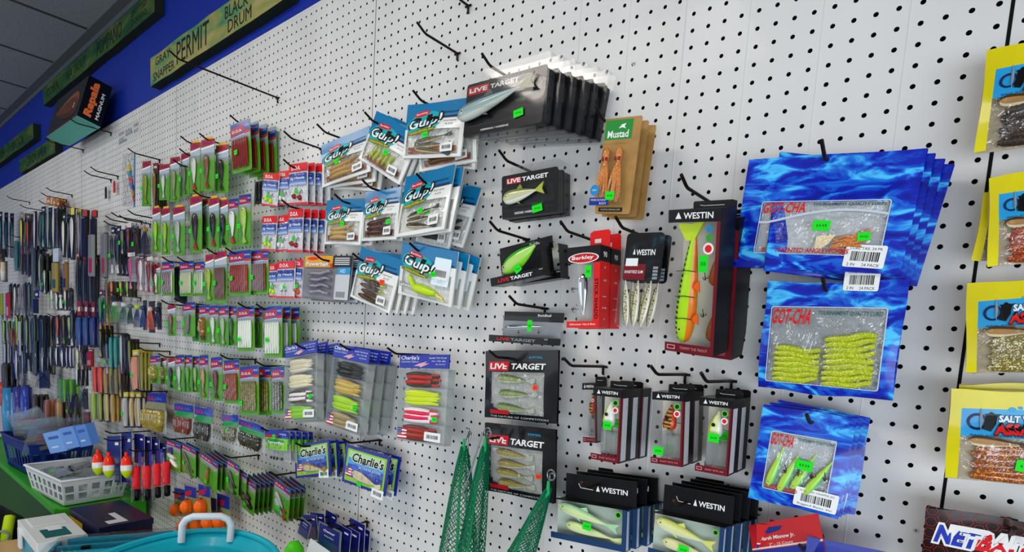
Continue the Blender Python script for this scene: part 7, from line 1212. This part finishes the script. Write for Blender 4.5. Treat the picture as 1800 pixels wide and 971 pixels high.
for x, z in ((-.9, 12.3), (-10.1, 10.9), (-1.5, -8.3), (-36.4, 17), (-20, 19)):
    b.lathe([(.01, z-.0), (.01, z)], C('#b0b0b0'), x, 0, 4); b.ell(x, z, .14, .14, -.03, C('#c4c2be', .4), 10); b.rect(x-.07, z-.015, x+.07, z+.015, -.036, BLACK); b.rect(x-.015, z-.07, x+.015, z+.07, -.036, BLACK)
b.obj('screw_head', wb)
b = MB(); g = C('#8a8c90', .6); b.rect(-122.5, 30.4, -111.6, 32.8, -.02, C('#c6c8ca', .5)); b.text('D.O.A.', -116.8, 31.8, 3.2, 1.1, -.04, C('#5a5c60'), 0, .02)
for k, t in enumerate(('NEVER', 'LURES')): b.text(t, -120.6, 32.1-.9*k, 2.6, .55, -.04, g, 0, .01)
for k, t in enumerate(('FISHIER', 'BAIT')): b.text(t, -113.4, 32.3-.9*k, 2.2, .55, -.04, g, 0, .01)
b.rect(-122, 30.5, -118, 30.9, -.04, g); b.obj('printed_sticker', wb)
# white cap along the top of the pegboard, wall angle of the ceiling
b = MB(); b.box(PEG_X0, PEG_X1, -.03, .7, PEG_Z1, PEG_Z1+.3, pegwhite); struct(b.obj('trim_1'))
b = MB(); b.box(PEG_X0-60, PEG_X1, -.9, .74, 53.2, 53.5, C('#5f6468', .5)); b.box(PEG_X0-60, PEG_X1, .55, .74, 52.3, 53.2, C('#5f6468', .5)); struct(b.obj('trim_2'))
fl = MB(); fl.box(-350, 60, -260, .75, -62, -60, NOISE('grey_vinyl_floor', [(.3, '#8c8a86'), (.7, '#a8a59f')], 6, r=.4)); struct(fl.obj('floor'))
wl = MB(); wl.box(-352, -348, -260, .75, -60, 53.5, C('#0b49b4', .6)); struct(wl.obj('wall_left'))
ce = MB(); ce.box(-350, 60, -122, .7, 54.2, 55, C('#2c2e30', .8)); ceil = struct(ce.obj('ceiling'))
tile_m = NOISE('mineral_fibre_tile', [(.35, '#868c90'), (.5, '#92989b'), (.62, '#767c80')], 140, 3, r=.9, bump=.3)
t = MB(); t.box(-11.65, 11.65, -11.65, 11.65, 0, .6, tile_m); first = None
for i in range(17):
    for j in range(5):
        if i < 0: continue
        if first is None: o = t.obj('tile', ceil); first = o
        else: o = first.copy(); col.objects.link(o)
        o.location = ((-340.5+24*i-.0)*S, (-12.2-24*j)*S, 53.5*S)
        o.location.x = (-160.2-24*7+24*i+12)*S
g = MB(); gm = C('#3a3e42', .5)
for i in range(18): g.box(-328.2+24*i-.35, -328.2+24*i+.35, -122, .4, 53.4, 53.7, gm)
for j in range(6): g.box(-350, 60, -24*j-.2-.35, -24*j-.2+.35, 53.41, 53.7, gm)
g.obj('ceiling_grid', ceil)
# ---------------------------------------------------------------- painted wooden signs on the blue wall
def sign(x0, x1, z0, z1, words, label, roll=0., stain=((.28, '#06281c'), (.42, '#0e4426'), (.54, '#2a541e'), (.66, '#52602a'), (.8, '#103c34'))):
    o = empty('wooden_sign', ((x0+x1)/2, .0, (z0+z1)/2), (0, math.radians(-roll), 0)); w, h = x1-x0, z1-z0
    b = MB(); rnd = random.Random(int(abs(x0))); top = [(-w/2+w*i/10, h/2+rnd.uniform(-.15, .1)) for i in range(11)]; bot = [(w/2-w*i/10, -h/2+rnd.uniform(-.1, .1)) for i in range(11)]
    b.slab(top[::-1]+bot[::-1], -.6, .7, NOISE('stained_green_plank_%d' % abs(x0), stain, (4, 4, 14), 5, .8, r=.7), C('#1c2418', .8)); b.obj('plank', o)
    for t, fx, fz, fw, fh in words: p = MB(); p.text(t, (fx-.5)*w, (.5-fz)*h, fw*w, fh*h, -.63, C('#101c20', .8), 0, .0); p.obj('painted_word', o)
    tag(o, label, 'sign', 'wooden fish name signs')
sign(-170.5, -103.5, 46.9, 50.5, [('COBIA', .12, .5, .14, .5), ('SEA TROUT', .38, .5, .2, .45), ('POMPANO', .68, .5, .2, .7), ('SPOTTED', .9, .3, .1, .25), ('DORADO', .9, .68, .1, .25)], 'long green wooden fish-name sign above the black box, nearest the ceiling')
sign(-105.2, -64, 36.5, 40.7, [('GRAY', .12, .25, .14, .28), ('SNAPPER', .13, .75, .2, .3), ('PERMIT', .38, .48, .26, .72), ('BLACK', .7, .3, .15, .36), ('DRUM', .72, .74, .15, .36)], 'green wooden fish-name sign lettered PERMIT, nearest the camera', .6, ((.28, '#1c5a4c'), (.42, '#5a8a58'), (.54, '#94904c'), (.66, '#a89c68'), (.8, '#3c7464')))
sign(-246, -180.5, 41.3, 45, [('TARPON', .4, .5, .2, .6), ('SNOOK', .75, .5, .2, .6)], 'green wooden sign at the left edge, upper of the far pair')
sign(-195.5, -161.5, 35.2, 38.6, [('GROUPER', .5, .5, .6, .6)], 'short green wooden sign just left of and below the black box')
# ---------------------------------------------------------------- the black lure box on two wire pegs
o = empty('display_box', (-134.6, -2.9, 37.3), (math.radians(-14), 0, 0)); bx = MB(); w, h, d = 20.5, 7.6, 3.5; dk = C('#0a0a0c', .35, coat=.3)
bx.box(-w/2, w/2, -d/2, d/2, -h/2+.05, h/2, dk); bx.box(-w/2, w/2, -d/2, d/2, -h/2-.03, -h/2+.05, C('#58b0a0', .4)); bx.obj('carton', o)
f = MB(); f.rect(-w/2, -h/2, w/2, -h/2+.25, -d/2-.01, C('#6a2418')); f.obj('foot_stripe', o)
fish(o, .4, -d/2, -.2, 15, 5.2, .3, 178, C('#3c1c10', .4), C('#5a2c18', .4), C('#7a4a2c', .4), 'none', name='lure_print')
p = MB(); p.text('Rapala', 0, 0, 6.2, 1.5, 0, C('#e87038', .4), .1, .06); p.text('MAGNUM', -.6, -1.25, 4.8, .5, 0, WHITE, 0, .02); q = p.obj('side_lettering', o)
q.rotation_euler = (0, 0, 0); q.matrix_local = Matrix.Translation(((w/2+.02)*S, -.35*S, .1*S)) @ Matrix(((0, -1, 0, 0), (0, 0, 1, 0), (1, 0, 0, 0), (0, 0, 0, 1))) if False else Matrix.Translation(((w/2+.02)*S, -.35*S, .1*S)) @ Matrix.Rotation(PI/2, 4, 'Z') @ Matrix.Rotation(-PI/2, 4, 'Y')
p = MB(); p.text('LURES', 0, -h/2-.05, 5, 1.2, 0, C('#2c6a60'), 0, .02)
tag(o, 'black carton with orange lettering on its end, standing on wall pegs', 'box')
# ---------------------------------------------------------------- wire peg hooks
def hook(x, z, L, label, plate):
    b = MB(); r = .1
    b.tube([(0, .1, .0), (0, -.2, 0), (0, -L+1.05, .02), (0, -L+.75, .1), (0, -L, .5)], r, DARKWIRE, 7)
    b.tube([(-.32, .0, -.02), (.32, .0, -.02)], r*.9, DARKWIRE, 6)
    b.tube([(0, 0, 0), (0, .0, -.5), (0, .1, -.55)], r*.9, DARKWIRE, 6)
    o = b.obj('peg_hook'); o.location = V(x, 0, z); tag(o, label, 'hook', 'wire peg hooks'); return o
_hk = {}
def add_hook(x, z, L, label, plate):
    k = round(L, 1)
    if k in _hk: o = _hk[k].copy(); col.objects.link(o)
    else: o = _hk[k] = hook(0, 0, k, label, plate)
    o.location = V(x, -.12, z); tag(o, label, 'hook', 'wire peg hooks')
for x, z, L, label, plate in HOOKS: add_hook(x, z, L, label, plate)
add_hook(-143, 32.9, 6, 'left wire peg under the black carton', 0); add_hook(-126, 33.2, 6, 'right wire peg under the black carton', 0)
# small tags left on two empty hooks, yellow tag on a third
for (x, y, z), c, l in (((-127.5, -.6, 23.3), '#14140f', 'small black plastic tag left on an empty hook'), ((-122.8, -.6, 23.8), '#b81c20', 'small red plastic tag left on an empty hook'), ((-154.5, -1.2, 24.3), '#d8c040', 'yellow paper tag hanging from a far-left hook')):
    b = MB(); hh = 1.6 if 'yellow' not in l else 4.2; b.slab(rr(-.5, -hh, .5, .2, .15, 2), 0, .08, C(c, .5)); b.ring(rr(-.3, .0, .3, .5, .2, 2), rr(-.18, .1, .18, .4, .12, 2), 0, .08, C(c, .5)); o = b.obj('hang_tag'); o.location = V(x, y, z); tag(o, l, 'tag')
# ---------------------------------------------------------------- green landing nets
netg, cordg = C('#0a6a48', .6), C('#18a45c', .6)
def net(x, y, z, dx, dz, wl, wr, label, seed, rod=None, ring=True):
    """a bunched knotted mesh hanging from a steel snap; dx, dz run to the bottom of what is seen"""
    o = empty('landing_net', (x, y, z)); rnd = random.Random(seed); NT, NZ = 26, 46; L = -dz
    ph = rnd.random()*6
    def pt(i, j):
        t = j/NZ; a = 2*PI*(i+.5*(j % 2))/NT; wv = (wl+wr)/2*(t**.75)+.12
        px = math.cos(a)*wv*(1+.10*math.sin(5*a+ph)); py = math.sin(a)*(.25+wv*.42)*(1+.35*math.sin(4*a+ph+2*t))
        return (dx*t+(wr-wl)/2*t+px, py-.2, -L*t-.7+.06*math.sin(7*t+i))
    b = MB()
    for j in range(NZ):
        for i in range(NT):
            p = pt(i, j); q = pt(i, j+1); r = pt(i+1 if j % 2 else i-1, j+1)
            for e in (q, r):
                u = Vector(e)-Vector(p); s = u.cross(Vector((0, 1, 0))); s = (s.normalized() if s.length > 1e-6 else Vector((1, 0, 0)))*.03; k = Vector((0, .035, 0)); A = [Vector(p)+s, Vector(p)-s, Vector(p)+k*1.2-s*0]; B = [Vector(e)+s, Vector(e)-s, Vector(e)+k*1.2]
                b.add([tuple(c) for c in A+B], [(0, 3, 4, 1), (1, 4, 5, 2), (2, 5, 3, 0)], netg)
    q = b.obj('netting', o); q['kind'] = 'stuff'
    c = MB(); c.tube([(0, -.25, -.1), (.05, -.3, -.9), (dx*.35, -.5, -L*.35), (dx*.75+.1, -.62, -L*.75), (dx+.2, -.7, -L)], [.1, .16, .1, .1, .1], cordg, 7); c.obj('gather_cord', o)
    s = MB(); st = C('#8c9094', .3, .9)
    if ring: s.tube([(.32*math.cos(a*PI/8), -.0, .25+.36*math.sin(a*PI/8)) for a in range(17)], .06, st, 7); s.tube([(.2*math.cos(a*PI/6), .12, .12+.25*math.sin(a*PI/6)) for a in range(13)], .06, st, 7)
    else: s.tube([(-.35, .3, .62), (.0, .2, .62), (.15, .1, .35), (.12, 0, -.1), (.12, 0, -.5)], .07, st, 7); s.tube([(.05, -.05, -.2), (.3, -.1, .45), (.45, -.1, .5), (.5, -.1, .2), (.1, -.1, -1.2), (-.3, -.1, -3)], .06, st, 7)
    if rod: s.tube([(-.2, -.3, .3), (rod[0], -.75, rod[1])], .06, st, 7)
    s.obj('steel_snap', o); tag(o, label, 'net', 'green landing nets')
net(-29.15, -4.6, -7.3, .15, -10.5, 2.3, 1.75, 'left green net hanging from a bent steel hook', 1, None, False)
net(-27.05, -4.6, -6.9, -1.0, -10.5, 1.4, 1.1, 'middle green net with long steel pin on its ring', 2, (-1.5, -4.7))
net(-21.2, -4.6, -8.9, -3.0, -7.5, 1.15, 1.3, 'right green net swung left from a steel ring', 3)
# ---------------------------------------------------------------- shelf, baskets and boxes at lower left
lime = C('#2f9c14', .4, coat=.2)
b = MB(); b.box(-178, -106.5, -13.2, -1, -31, -30.2, lime); b.box(-178, -106.5, -13.4, -12.9, -30.6, -29.6, lime); b.box(-178, -106.5, -13.3, -12.9, -46, -30.6, C('#154a0e', .5)); b.box(-107, -106.4, -13.2, -1, -46, -29.8, lime); b.box(-178, -177.5, -13.2, -1, -60, -29.8, lime); b.box(-107, -106.4, -13.2, -12, -60, -46, lime); b.box(-178, -106.5, -1.4, -.9, -60, -30, lime)  # front panel's darker green has its shade put into the colour
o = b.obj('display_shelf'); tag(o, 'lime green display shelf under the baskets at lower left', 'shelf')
def basket(name, loc, rot, w, d, h, m, rows, cols, label, tilt=(0, 0)):
    """a plastic basket: rim, floor and slotted sides, each slot an opening"""
    o = empty(name, loc, (math.radians(tilt[0]), math.radians(tilt[1]), math.radians(rot))); b = MB(); t = .1; s = .86
    def side(P0, P1, n):
        (x0, y0), (x1, y1) = P0, P1
        def pt(u, v): k = s+(1-s)*v; return ((x0+(x1-x0)*u)*k, (y0+(y1-y0)*u)*k, h*v)
        us = [0]+[c for i in range(n) for c in ((i+.5)/n-.32/n, (i+.5)/n+.32/n)]+[1]; vs = [0, .12]+[q for i in range(rows) for q in (.18+.66*i/rows, .18+.66*(i+.78)/rows)]+[1]
        for i in range(len(us)-1):
            for j in range(len(vs)-1):
                if i % 2 == 1 and j >= 2 and j % 2 == 0: continue
                Q = [pt(us[i], vs[j]), pt(us[i+1], vs[j]), pt(us[i+1], vs[j+1]), pt(us[i], vs[j+1])]
                In = [(a*(1-t*2/w), c*(1-t*2/d), e) for a, c, e in Q]; b.add(Q+In, [(0, 1, 2, 3), (7, 6, 5, 4), (0, 4, 5, 1), (2, 6, 7, 3), (1, 5, 6, 2), (0, 3, 7, 4)], m)
    X, Y = w/2, d/2; C4 = [(-X, -Y), (X, -Y), (X, Y), (-X, Y)]
    for k in range(4): side(C4[k], C4[(k+1) % 4], cols[k % 2])
    b.box(-X*s, X*s, -Y*s, Y*s, 0, .12, m); b.obj('basket_body', o)
    r = MB(); ri = lambda e, n: [(x*e, y*e, z) for x, y, z in [(-X, -Y, n), (X, -Y, n), (X, Y, n), (-X, Y, n)]]
    r.tube([(-X, -Y, h), (X, -Y, h), (X, Y, h), (-X, Y, h), (-X, -Y, h)], .22, m, 8); r.obj('rim', o)
    tag(o, label, 'basket'); return o
white_p, blue_p = C('#d4d8da', .4, coat=.2), C('#142a72', .4, coat=.2)
basket('plastic_basket', (-116, -8.2, -30), 6, 15.5, 9.6, 4.2, white_p, 2, (7, 5), 'white slotted plastic basket of clear lure packs on the green shelf')
basket('plastic_basket', (-139, -7.5, -30), 4, 17, 10, 6.2, blue_p, 1, (9, 5), 'dark blue slotted plastic basket behind the white one')
rnd = random.Random(5)
for i in range(10):
    o = empty('clear_lure_pack', (-121.5+2.4*(i % 5)+rnd.uniform(-.3, .3), -10.4+4.2*(i//5), -27.2+.25*(i % 3)), (rnd.uniform(-.12, .12)+.2, rnd.uniform(-.2, .05), rnd.uniform(-.4, .4)+.3))
    b = MB(); b.box(-2, 2, -1.3, 1.3, -.35, .35, FILM('cloudy_pack_plastic', '#cfd6d4', op=.22)); b.obj('pack_shell', o)
    for k in range(3): worm(o, -1.4, -.1, 1.3, .05, -.8+.8*k, .2, C(('#1c2420', '#3a4440', '#7a8278')[(i+k) % 3], .3), .2, 1.5, .5, ph=i+k)
    if i % 3 == 0: s = MB(); s.box(-.4, .4, -.3, .3, .35, .38, STICK); s.obj('price_sticker', o)
    tag(o, 'clear pack of dark lures in the white basket, %s in its %s row' % (('first', 'second', 'third', 'fourth', 'fifth')[i % 5], 'near' if i < 5 else 'far'), 'lure pack', 'clear packs in the white basket')
for i in range(4):
    o = empty('loose_lure_pack', (-143+4*i, -9+1.2*(i % 2), -23.6), (.15, -.1*i, .5+.3*i)); b = MB(); b.box(-2.6, 2.6, -1.5, 1.5, -.3, .3, FILM('brown_pack_plastic', '#a89880', op=.3)); b.obj('pack_shell', o)
    for k in range(3): worm(o, -2, 0, 2, .1, -.9+.9*k, .22, C(('#4a3a24', '#2a3a44', '#6a5a3c')[(i+k) % 3], .3), .2, 1.5, .5, ph=k)
    tag(o, 'brownish soft bait pack in the dark blue basket, %s from left' % ('first', 'second', 'third', 'fourth')[i], 'lure pack', 'packs in the blue basket')
# light blue cartons and a heap of pink and blue bags at the far end
for i, (x, y, z, r) in enumerate(((-126, -8.5, -22.6, .5), (-122.5, -7.2, -21.4, .35), (-119, -6, -20.6, .2))):
    o = empty('small_carton', (x, y, z), (.15, -.25, r)); b = MB(); lb = C(('#78a4e4', '#6c98dc', '#5a88d0')[i], .4); b.box(-1.9, 1.9, -.7, .7, -1.9, 1.9, lb); b.obj('carton', o); p = MB(); p.rect(-1.1, .6, 1.1, 1.1, -.72, C('#3c60b0')); p.rect(-1.1, -1., .4, -.7, -.72, C('#c8d4ec')); p.obj('label_print', o)
    tag(o, 'light blue carton propped behind the baskets, %s of three' % ('left', 'middle', 'right')[i], 'carton', 'light blue cartons')
for i in range(7):
    o = empty('bagged_lure', (-156+4.6*i*.9, -8.5+1.5*(i % 2), -23.4+.5*(i % 3)), (.3, -.5+.1*i, .3*i)); b = pillow(8, 5.5, lambda x, z: FILM('crumpled_poly_bag', '#d8e4ec', crinkle=.9, rough=.12, op=.12), .8, seed=i, wave=.15); b.obj('poly_bag', o)
    for k in range(3): worm(o, -2.6, -1+.9*k, 2.4, -.6+.7*k, .1, .32, C(('#b03858', '#2c58a8', '#588a9c', '#8a2038')[(i+k) % 4], .35), .2, 1, .5)
    tag(o, 'crumpled clear bag of pink and blue lures at far left, %s in the heap' % ('first', 'second', 'third', 'fourth', 'fifth', 'sixth', 'seventh')[i], 'lure bag', 'heaped bags of pink and blue lures')
# table with boxes
wood = NOISE('pale_plywood', [(.3, '#a88a5c'), (.7, '#c8a878')], (3, 20, 20), 4, r=.6)
b = MB(); b.box(-103, -34, -27, -7.5, -33.2, -32.2, wood)
for x in (-100, -37):
    for y in (-25, -10): b.box(x-1, x+1, y-1, y+1, -60, -33.2, wood)
o = b.obj('plywood_table'); tag(o, 'pale plywood table below the tackle boxes and turquoise basket', 'table')
o = empty('flat_tackle_case', (-88.6, -11.0, -32.1), (0, 0, .04)); nv = C('#0d1238', .4, coat=.2); b = MB(); b.box(-5.6, 5.6, -3, 3, 0, 5, nv); b.box(-5.7, 5.7, -3.1, 3.1, 5, 5.8, nv); b.obj('carton', o)
p = MB(); p.rect(-5.5, 1.8, -.6, 4.8, -3.05, C('#d8b41c', .4)); p.text('PLANO', -3, 3.4, 3.8, 1.3, -3.08, nv, 0, .03); p.rect(2.2, 1.2, 3.0, 3, -3.05, STICK); p.obj('front_label', o)
p = MB(); p.add([(.2, .4, 5.82), (4.9, .4, 5.82), (4.9, -1.8, 5.82), (3.4, -1.8, 5.82), (3.4, -.4, 5.82), (.2, -.4, 5.82)], [(5, 4, 3, 2, 1, 0)], C('#c8ccd0', .5)); p.obj('top_label', o)
tag(o, 'dark navy boxed tackle case with yellow label', 'box')
o = empty('tackle_box', (-88.8, -17.3, -32.1), (0, 0, -.02)); tl, lw = C('#1a94b4', .35, coat=.3), C('#d8dcdc', .35, coat=.3)
b = MB(); b.box(-5.4, 5.4, -2.2, 2.2, 0, 3.7, tl); b.obj('box_body', o, .2); b = MB(); b.box(-5.8, 5.8, -2.5, 2.5, 3.7, 5.1, lw); b.box(-5.2, -1, -1.8, 1.8, 5.1, 5.25, lw); b.obj('lid', o, .25)
b = MB(); b.box(-4.4, -3.2, -2.75, -2.4, 1.9, 4.5, lw); b.obj('latch', o, .08); b = MB(); b.box(.6, 4.2, -1.4, 1.2, 5.1, 5.13, C('#0e5a5c', .4)); b.box(-.6, 1.4, -.6, .8, 5.1, 5.14, C('#e4e8e8', .4)); b.obj('lid_label', o)
tag(o, 'turquoise tackle box with white lid on the table', 'tackle box')
o = empty('tackle_tray', (-78.8, -13.4, -28.6), (.05, -.03, 1.05)); b = MB(); b.box(-6, 6, -2.2, 2.2, 0, .2, tl); b.box(-6, 6, -2.2, -1.9, 0, 1.6, tl); b.box(-6, 6, 1.9, 2.2, 0, 1.6, tl); b.box(-6, -5.7, -2.2, 2.2, 0, 1.6, tl); b.box(5.7, 6, -2.2, 2.2, 0, 1.6, tl); b.box(-6, 6, -.2, .2, 0, 1.5, tl); b.obj('tray', o)
b = MB()
for x in (-3, 2.4): b.box(x, x+.9, -1, -.6, 1.2, 1.62, BLACK)
b.obj('slot', o); b = MB(); b.ring(rr(-6.6, -2.8, 6.6, 2.8, .6), rr(-6, -2.2, 6, 2.2, .3), 0, .1, C('#d8d4cc', .4)); q = b.obj('rim', o); q.rotation_euler = (PI/2, 0, 0); q.location = (0, 0, .2*S)
b = pillow(14, 6.5, lambda x, z: FILM('tray_wrap_film', '#f0f0ec', crinkle=.5, rough=.1, op=.0), .9, seed=9, wave=.12); q = b.obj('wrap_film', o); q.rotation_euler = (-PI/2, 0, 0); q.location = (0, 0, 1.5*S); tag(o, 'turquoise divided tray with white rim in clear wrap', 'tray')
b = MB(); b.box(-3, 3, -2, 2, 0, 2.2, NOISE('brown_cardboard', [(.3, '#a07c4c'), (.7, '#b8925c')], 20, r=.7)); o = b.obj('cardboard_box'); o.location = V(-101, -15.5, -32.1); tag(o, 'small brown cardboard box behind the turquoise tackle box', 'carton')
# turquoise hand basket
o = empty('hand_basket', (-45.9, -19.2, -31.1), (0, 0, math.atan2(.6, -.8))); tq = C('#12b4c8', .35, coat=.3); b = MB(); n = 56; A, B, H = 11.5, 7.6, 11.2
prof = [(.72, .0), (.78, .2), (.84, .45), (.88, .6), (.9, .64), (.915, .72), (.93, .8), (.935, .82), (.95, .9), (.955, .91), (1., .97), (1.05, 1.)]
def ring_(k, z, off=0): return [((A*k-off)*math.cos(2*PI*i/n), (B*k-off)*math.sin(2*PI*i/n), H*z) for i in range(n)]
for (k0, z0), (k1, z1) in zip(prof[:-1], prof[1:]):
    for off, fl in ((0, 0), (.22, 1)):
        r0, r1 = ring_(k0, z0, off), ring_(k1, z1, off); fs = []
        for i in range(n):
            if z0 in (.72, .2) and i % 2 == 0: continue
            j = (i+1) % n; fs.append((i, j, n+j, n+i))
        b.add(r0+r1, fs, tq, True)
b.add(ring_(1.05, 1.)+ring_(1.05, 1., .5), [(i, (i+1) % n, n+(i+1) % n, n+i) for i in range(n)], tq); b.add(ring_(.72, 0), [tuple(range(n))], tq); b.obj('basket_body', o)
b = MB(); b.tube([(A*1.05*math.cos(2*PI*i/n), B*1.05*math.sin(2*PI*i/n), H) for i in range(n+1)], .28, tq, 8); b.obj('rim', o)
h_ = MB(); hw = C('#dfe6ec', .4, coat=.3); h_.tube([(10.6, -2.1, H-.6), (10.9, -2.1, H+1), (10.9, -1.8, H+1.5), (10.9, -1.2, H+1.8), (10.9, 1.2, H+1.8), (10.9, 1.8, H+1.5), (10.9, 2.1, H+1), (10.6, 2.1, H-.6)], .33, hw, 10); h_.obj('handle', o)
tag(o, 'turquoise oval basket with white handle at the bottom edge', 'basket')
for i, (x, y, z, c, l) in enumerate(((-44, -20, -21.4, '#e4e4ea', 'white paper sheet standing in the turquoise basket'), (-40.8, -17.6, -21.2, '#14205c', 'dark blue packet standing in the turquoise basket'), (-38.5, -14.5, -21.0, '#e8ecf2', 'white packet lying at right in the turquoise basket'))):
    b = MB(); b.slab([(-1.5, -1.5), (1.6, -1.5), (1.5, 1.4), (-.8, 2.2)], -.1, .1, C(c, .4)); o = b.obj('paper_packet'); o.location = V(x, y, z); o.rotation_euler = (-.2, .2-.3*i, .7); tag(o, l, 'packet')
# black and lime rucksack on the floor at the left edge
o = empty('rucksack', (-112, -20.5, -33.4), (0, 0, 1.35)); b = MB(); b.lathe([(.2, -24), (5, -23.5), (6.2, -18), (6, -4), (4.6, 1.6), (2, 4), (.1, 4.4)], C('#0c0d10', .6), 0, 0, 16); b.obj('bag_body', o)
b = MB()
for dx in (-2.6, 1.8): b.tube([(dx, -6.1, -10), (dx+.4, -6.0, -4), (dx+.9, -5, 1), (dx+1.2, -3.2, 3.2)], .7, C('#b0d018', .6), 6)
b.obj('strap', o); b = MB()
for dx in (-2, 2.2): b.tube([(dx+.8*math.cos(a*PI/6), -5.6, 1+.8*math.sin(a*PI/6)) for a in range(13)], .18, C('#8a9098', .4), 6)
b.obj('buckle', o); tag(o, 'black rucksack with lime straps at the bottom left edge', 'bag')
b = MB(); b.rect(-2, -1.6, 2, 1.6, -.03, WHITE); b.ell(.1, .0, .9, .5, -.04, C('#203c8c'), 14); b.box(-2, 2, -.02, .02, -1.6, 1.6, WHITE); o = b.obj('folded_leaflet'); o.location = V(-46.4, -6, -21.9); o.rotation_euler = (-.2, .12, 0); tag(o, 'white leaflet with blue emblem in front of the hook cards', 'leaflet')
b = MB(); b.lathe([(.02, 1), (.5, .9), (.9, .3), (1, -.5), (.9, -2)], C('#58e01c', .4), 0, 0, 12); o = b.obj('lime_float'); o.location = V(-50.6, -6, -22.0); tag(o, 'bright lime rounded bait tub top below the hook cards', 'float')
# ---------------------------------------------------------------- packs on the hooks; a stack is n packs, t inches apart along the hook
ORD = ['', 'second', 'third', 'fourth', 'fifth', 'sixth', 'seventh']
for kindn, var, x, y, z, yaw, pit, roll, w, h, label, cat, group, n, t, fx, fz, fr in ITEMS:
    proto = empty(NAMES[kindn]); K[kindn](proto, w, h, **var)
    for k in range(n):
        r = proto if k == 0 else copy_tree(proto); j = ((k*37) % 7-3)/3.*(k > 0)
        lab = label if n == 1 else label+(', front of its stack' if k == 0 else ', rearmost in its stack' if k == n-1 and n > 2 else ', %s in its stack' % ORD[k])
        r.rotation_mode = 'YXZ'; r.location = V(x+fx*k+.06*j, y+t*k, z+fz*k); r.rotation_euler = [math.radians(q) for q in (pit, roll+fr*k+.5*j, yaw)]
        tag(r, lab, cat, CATG.get(cat, group) if group is None and n > 1 else group)
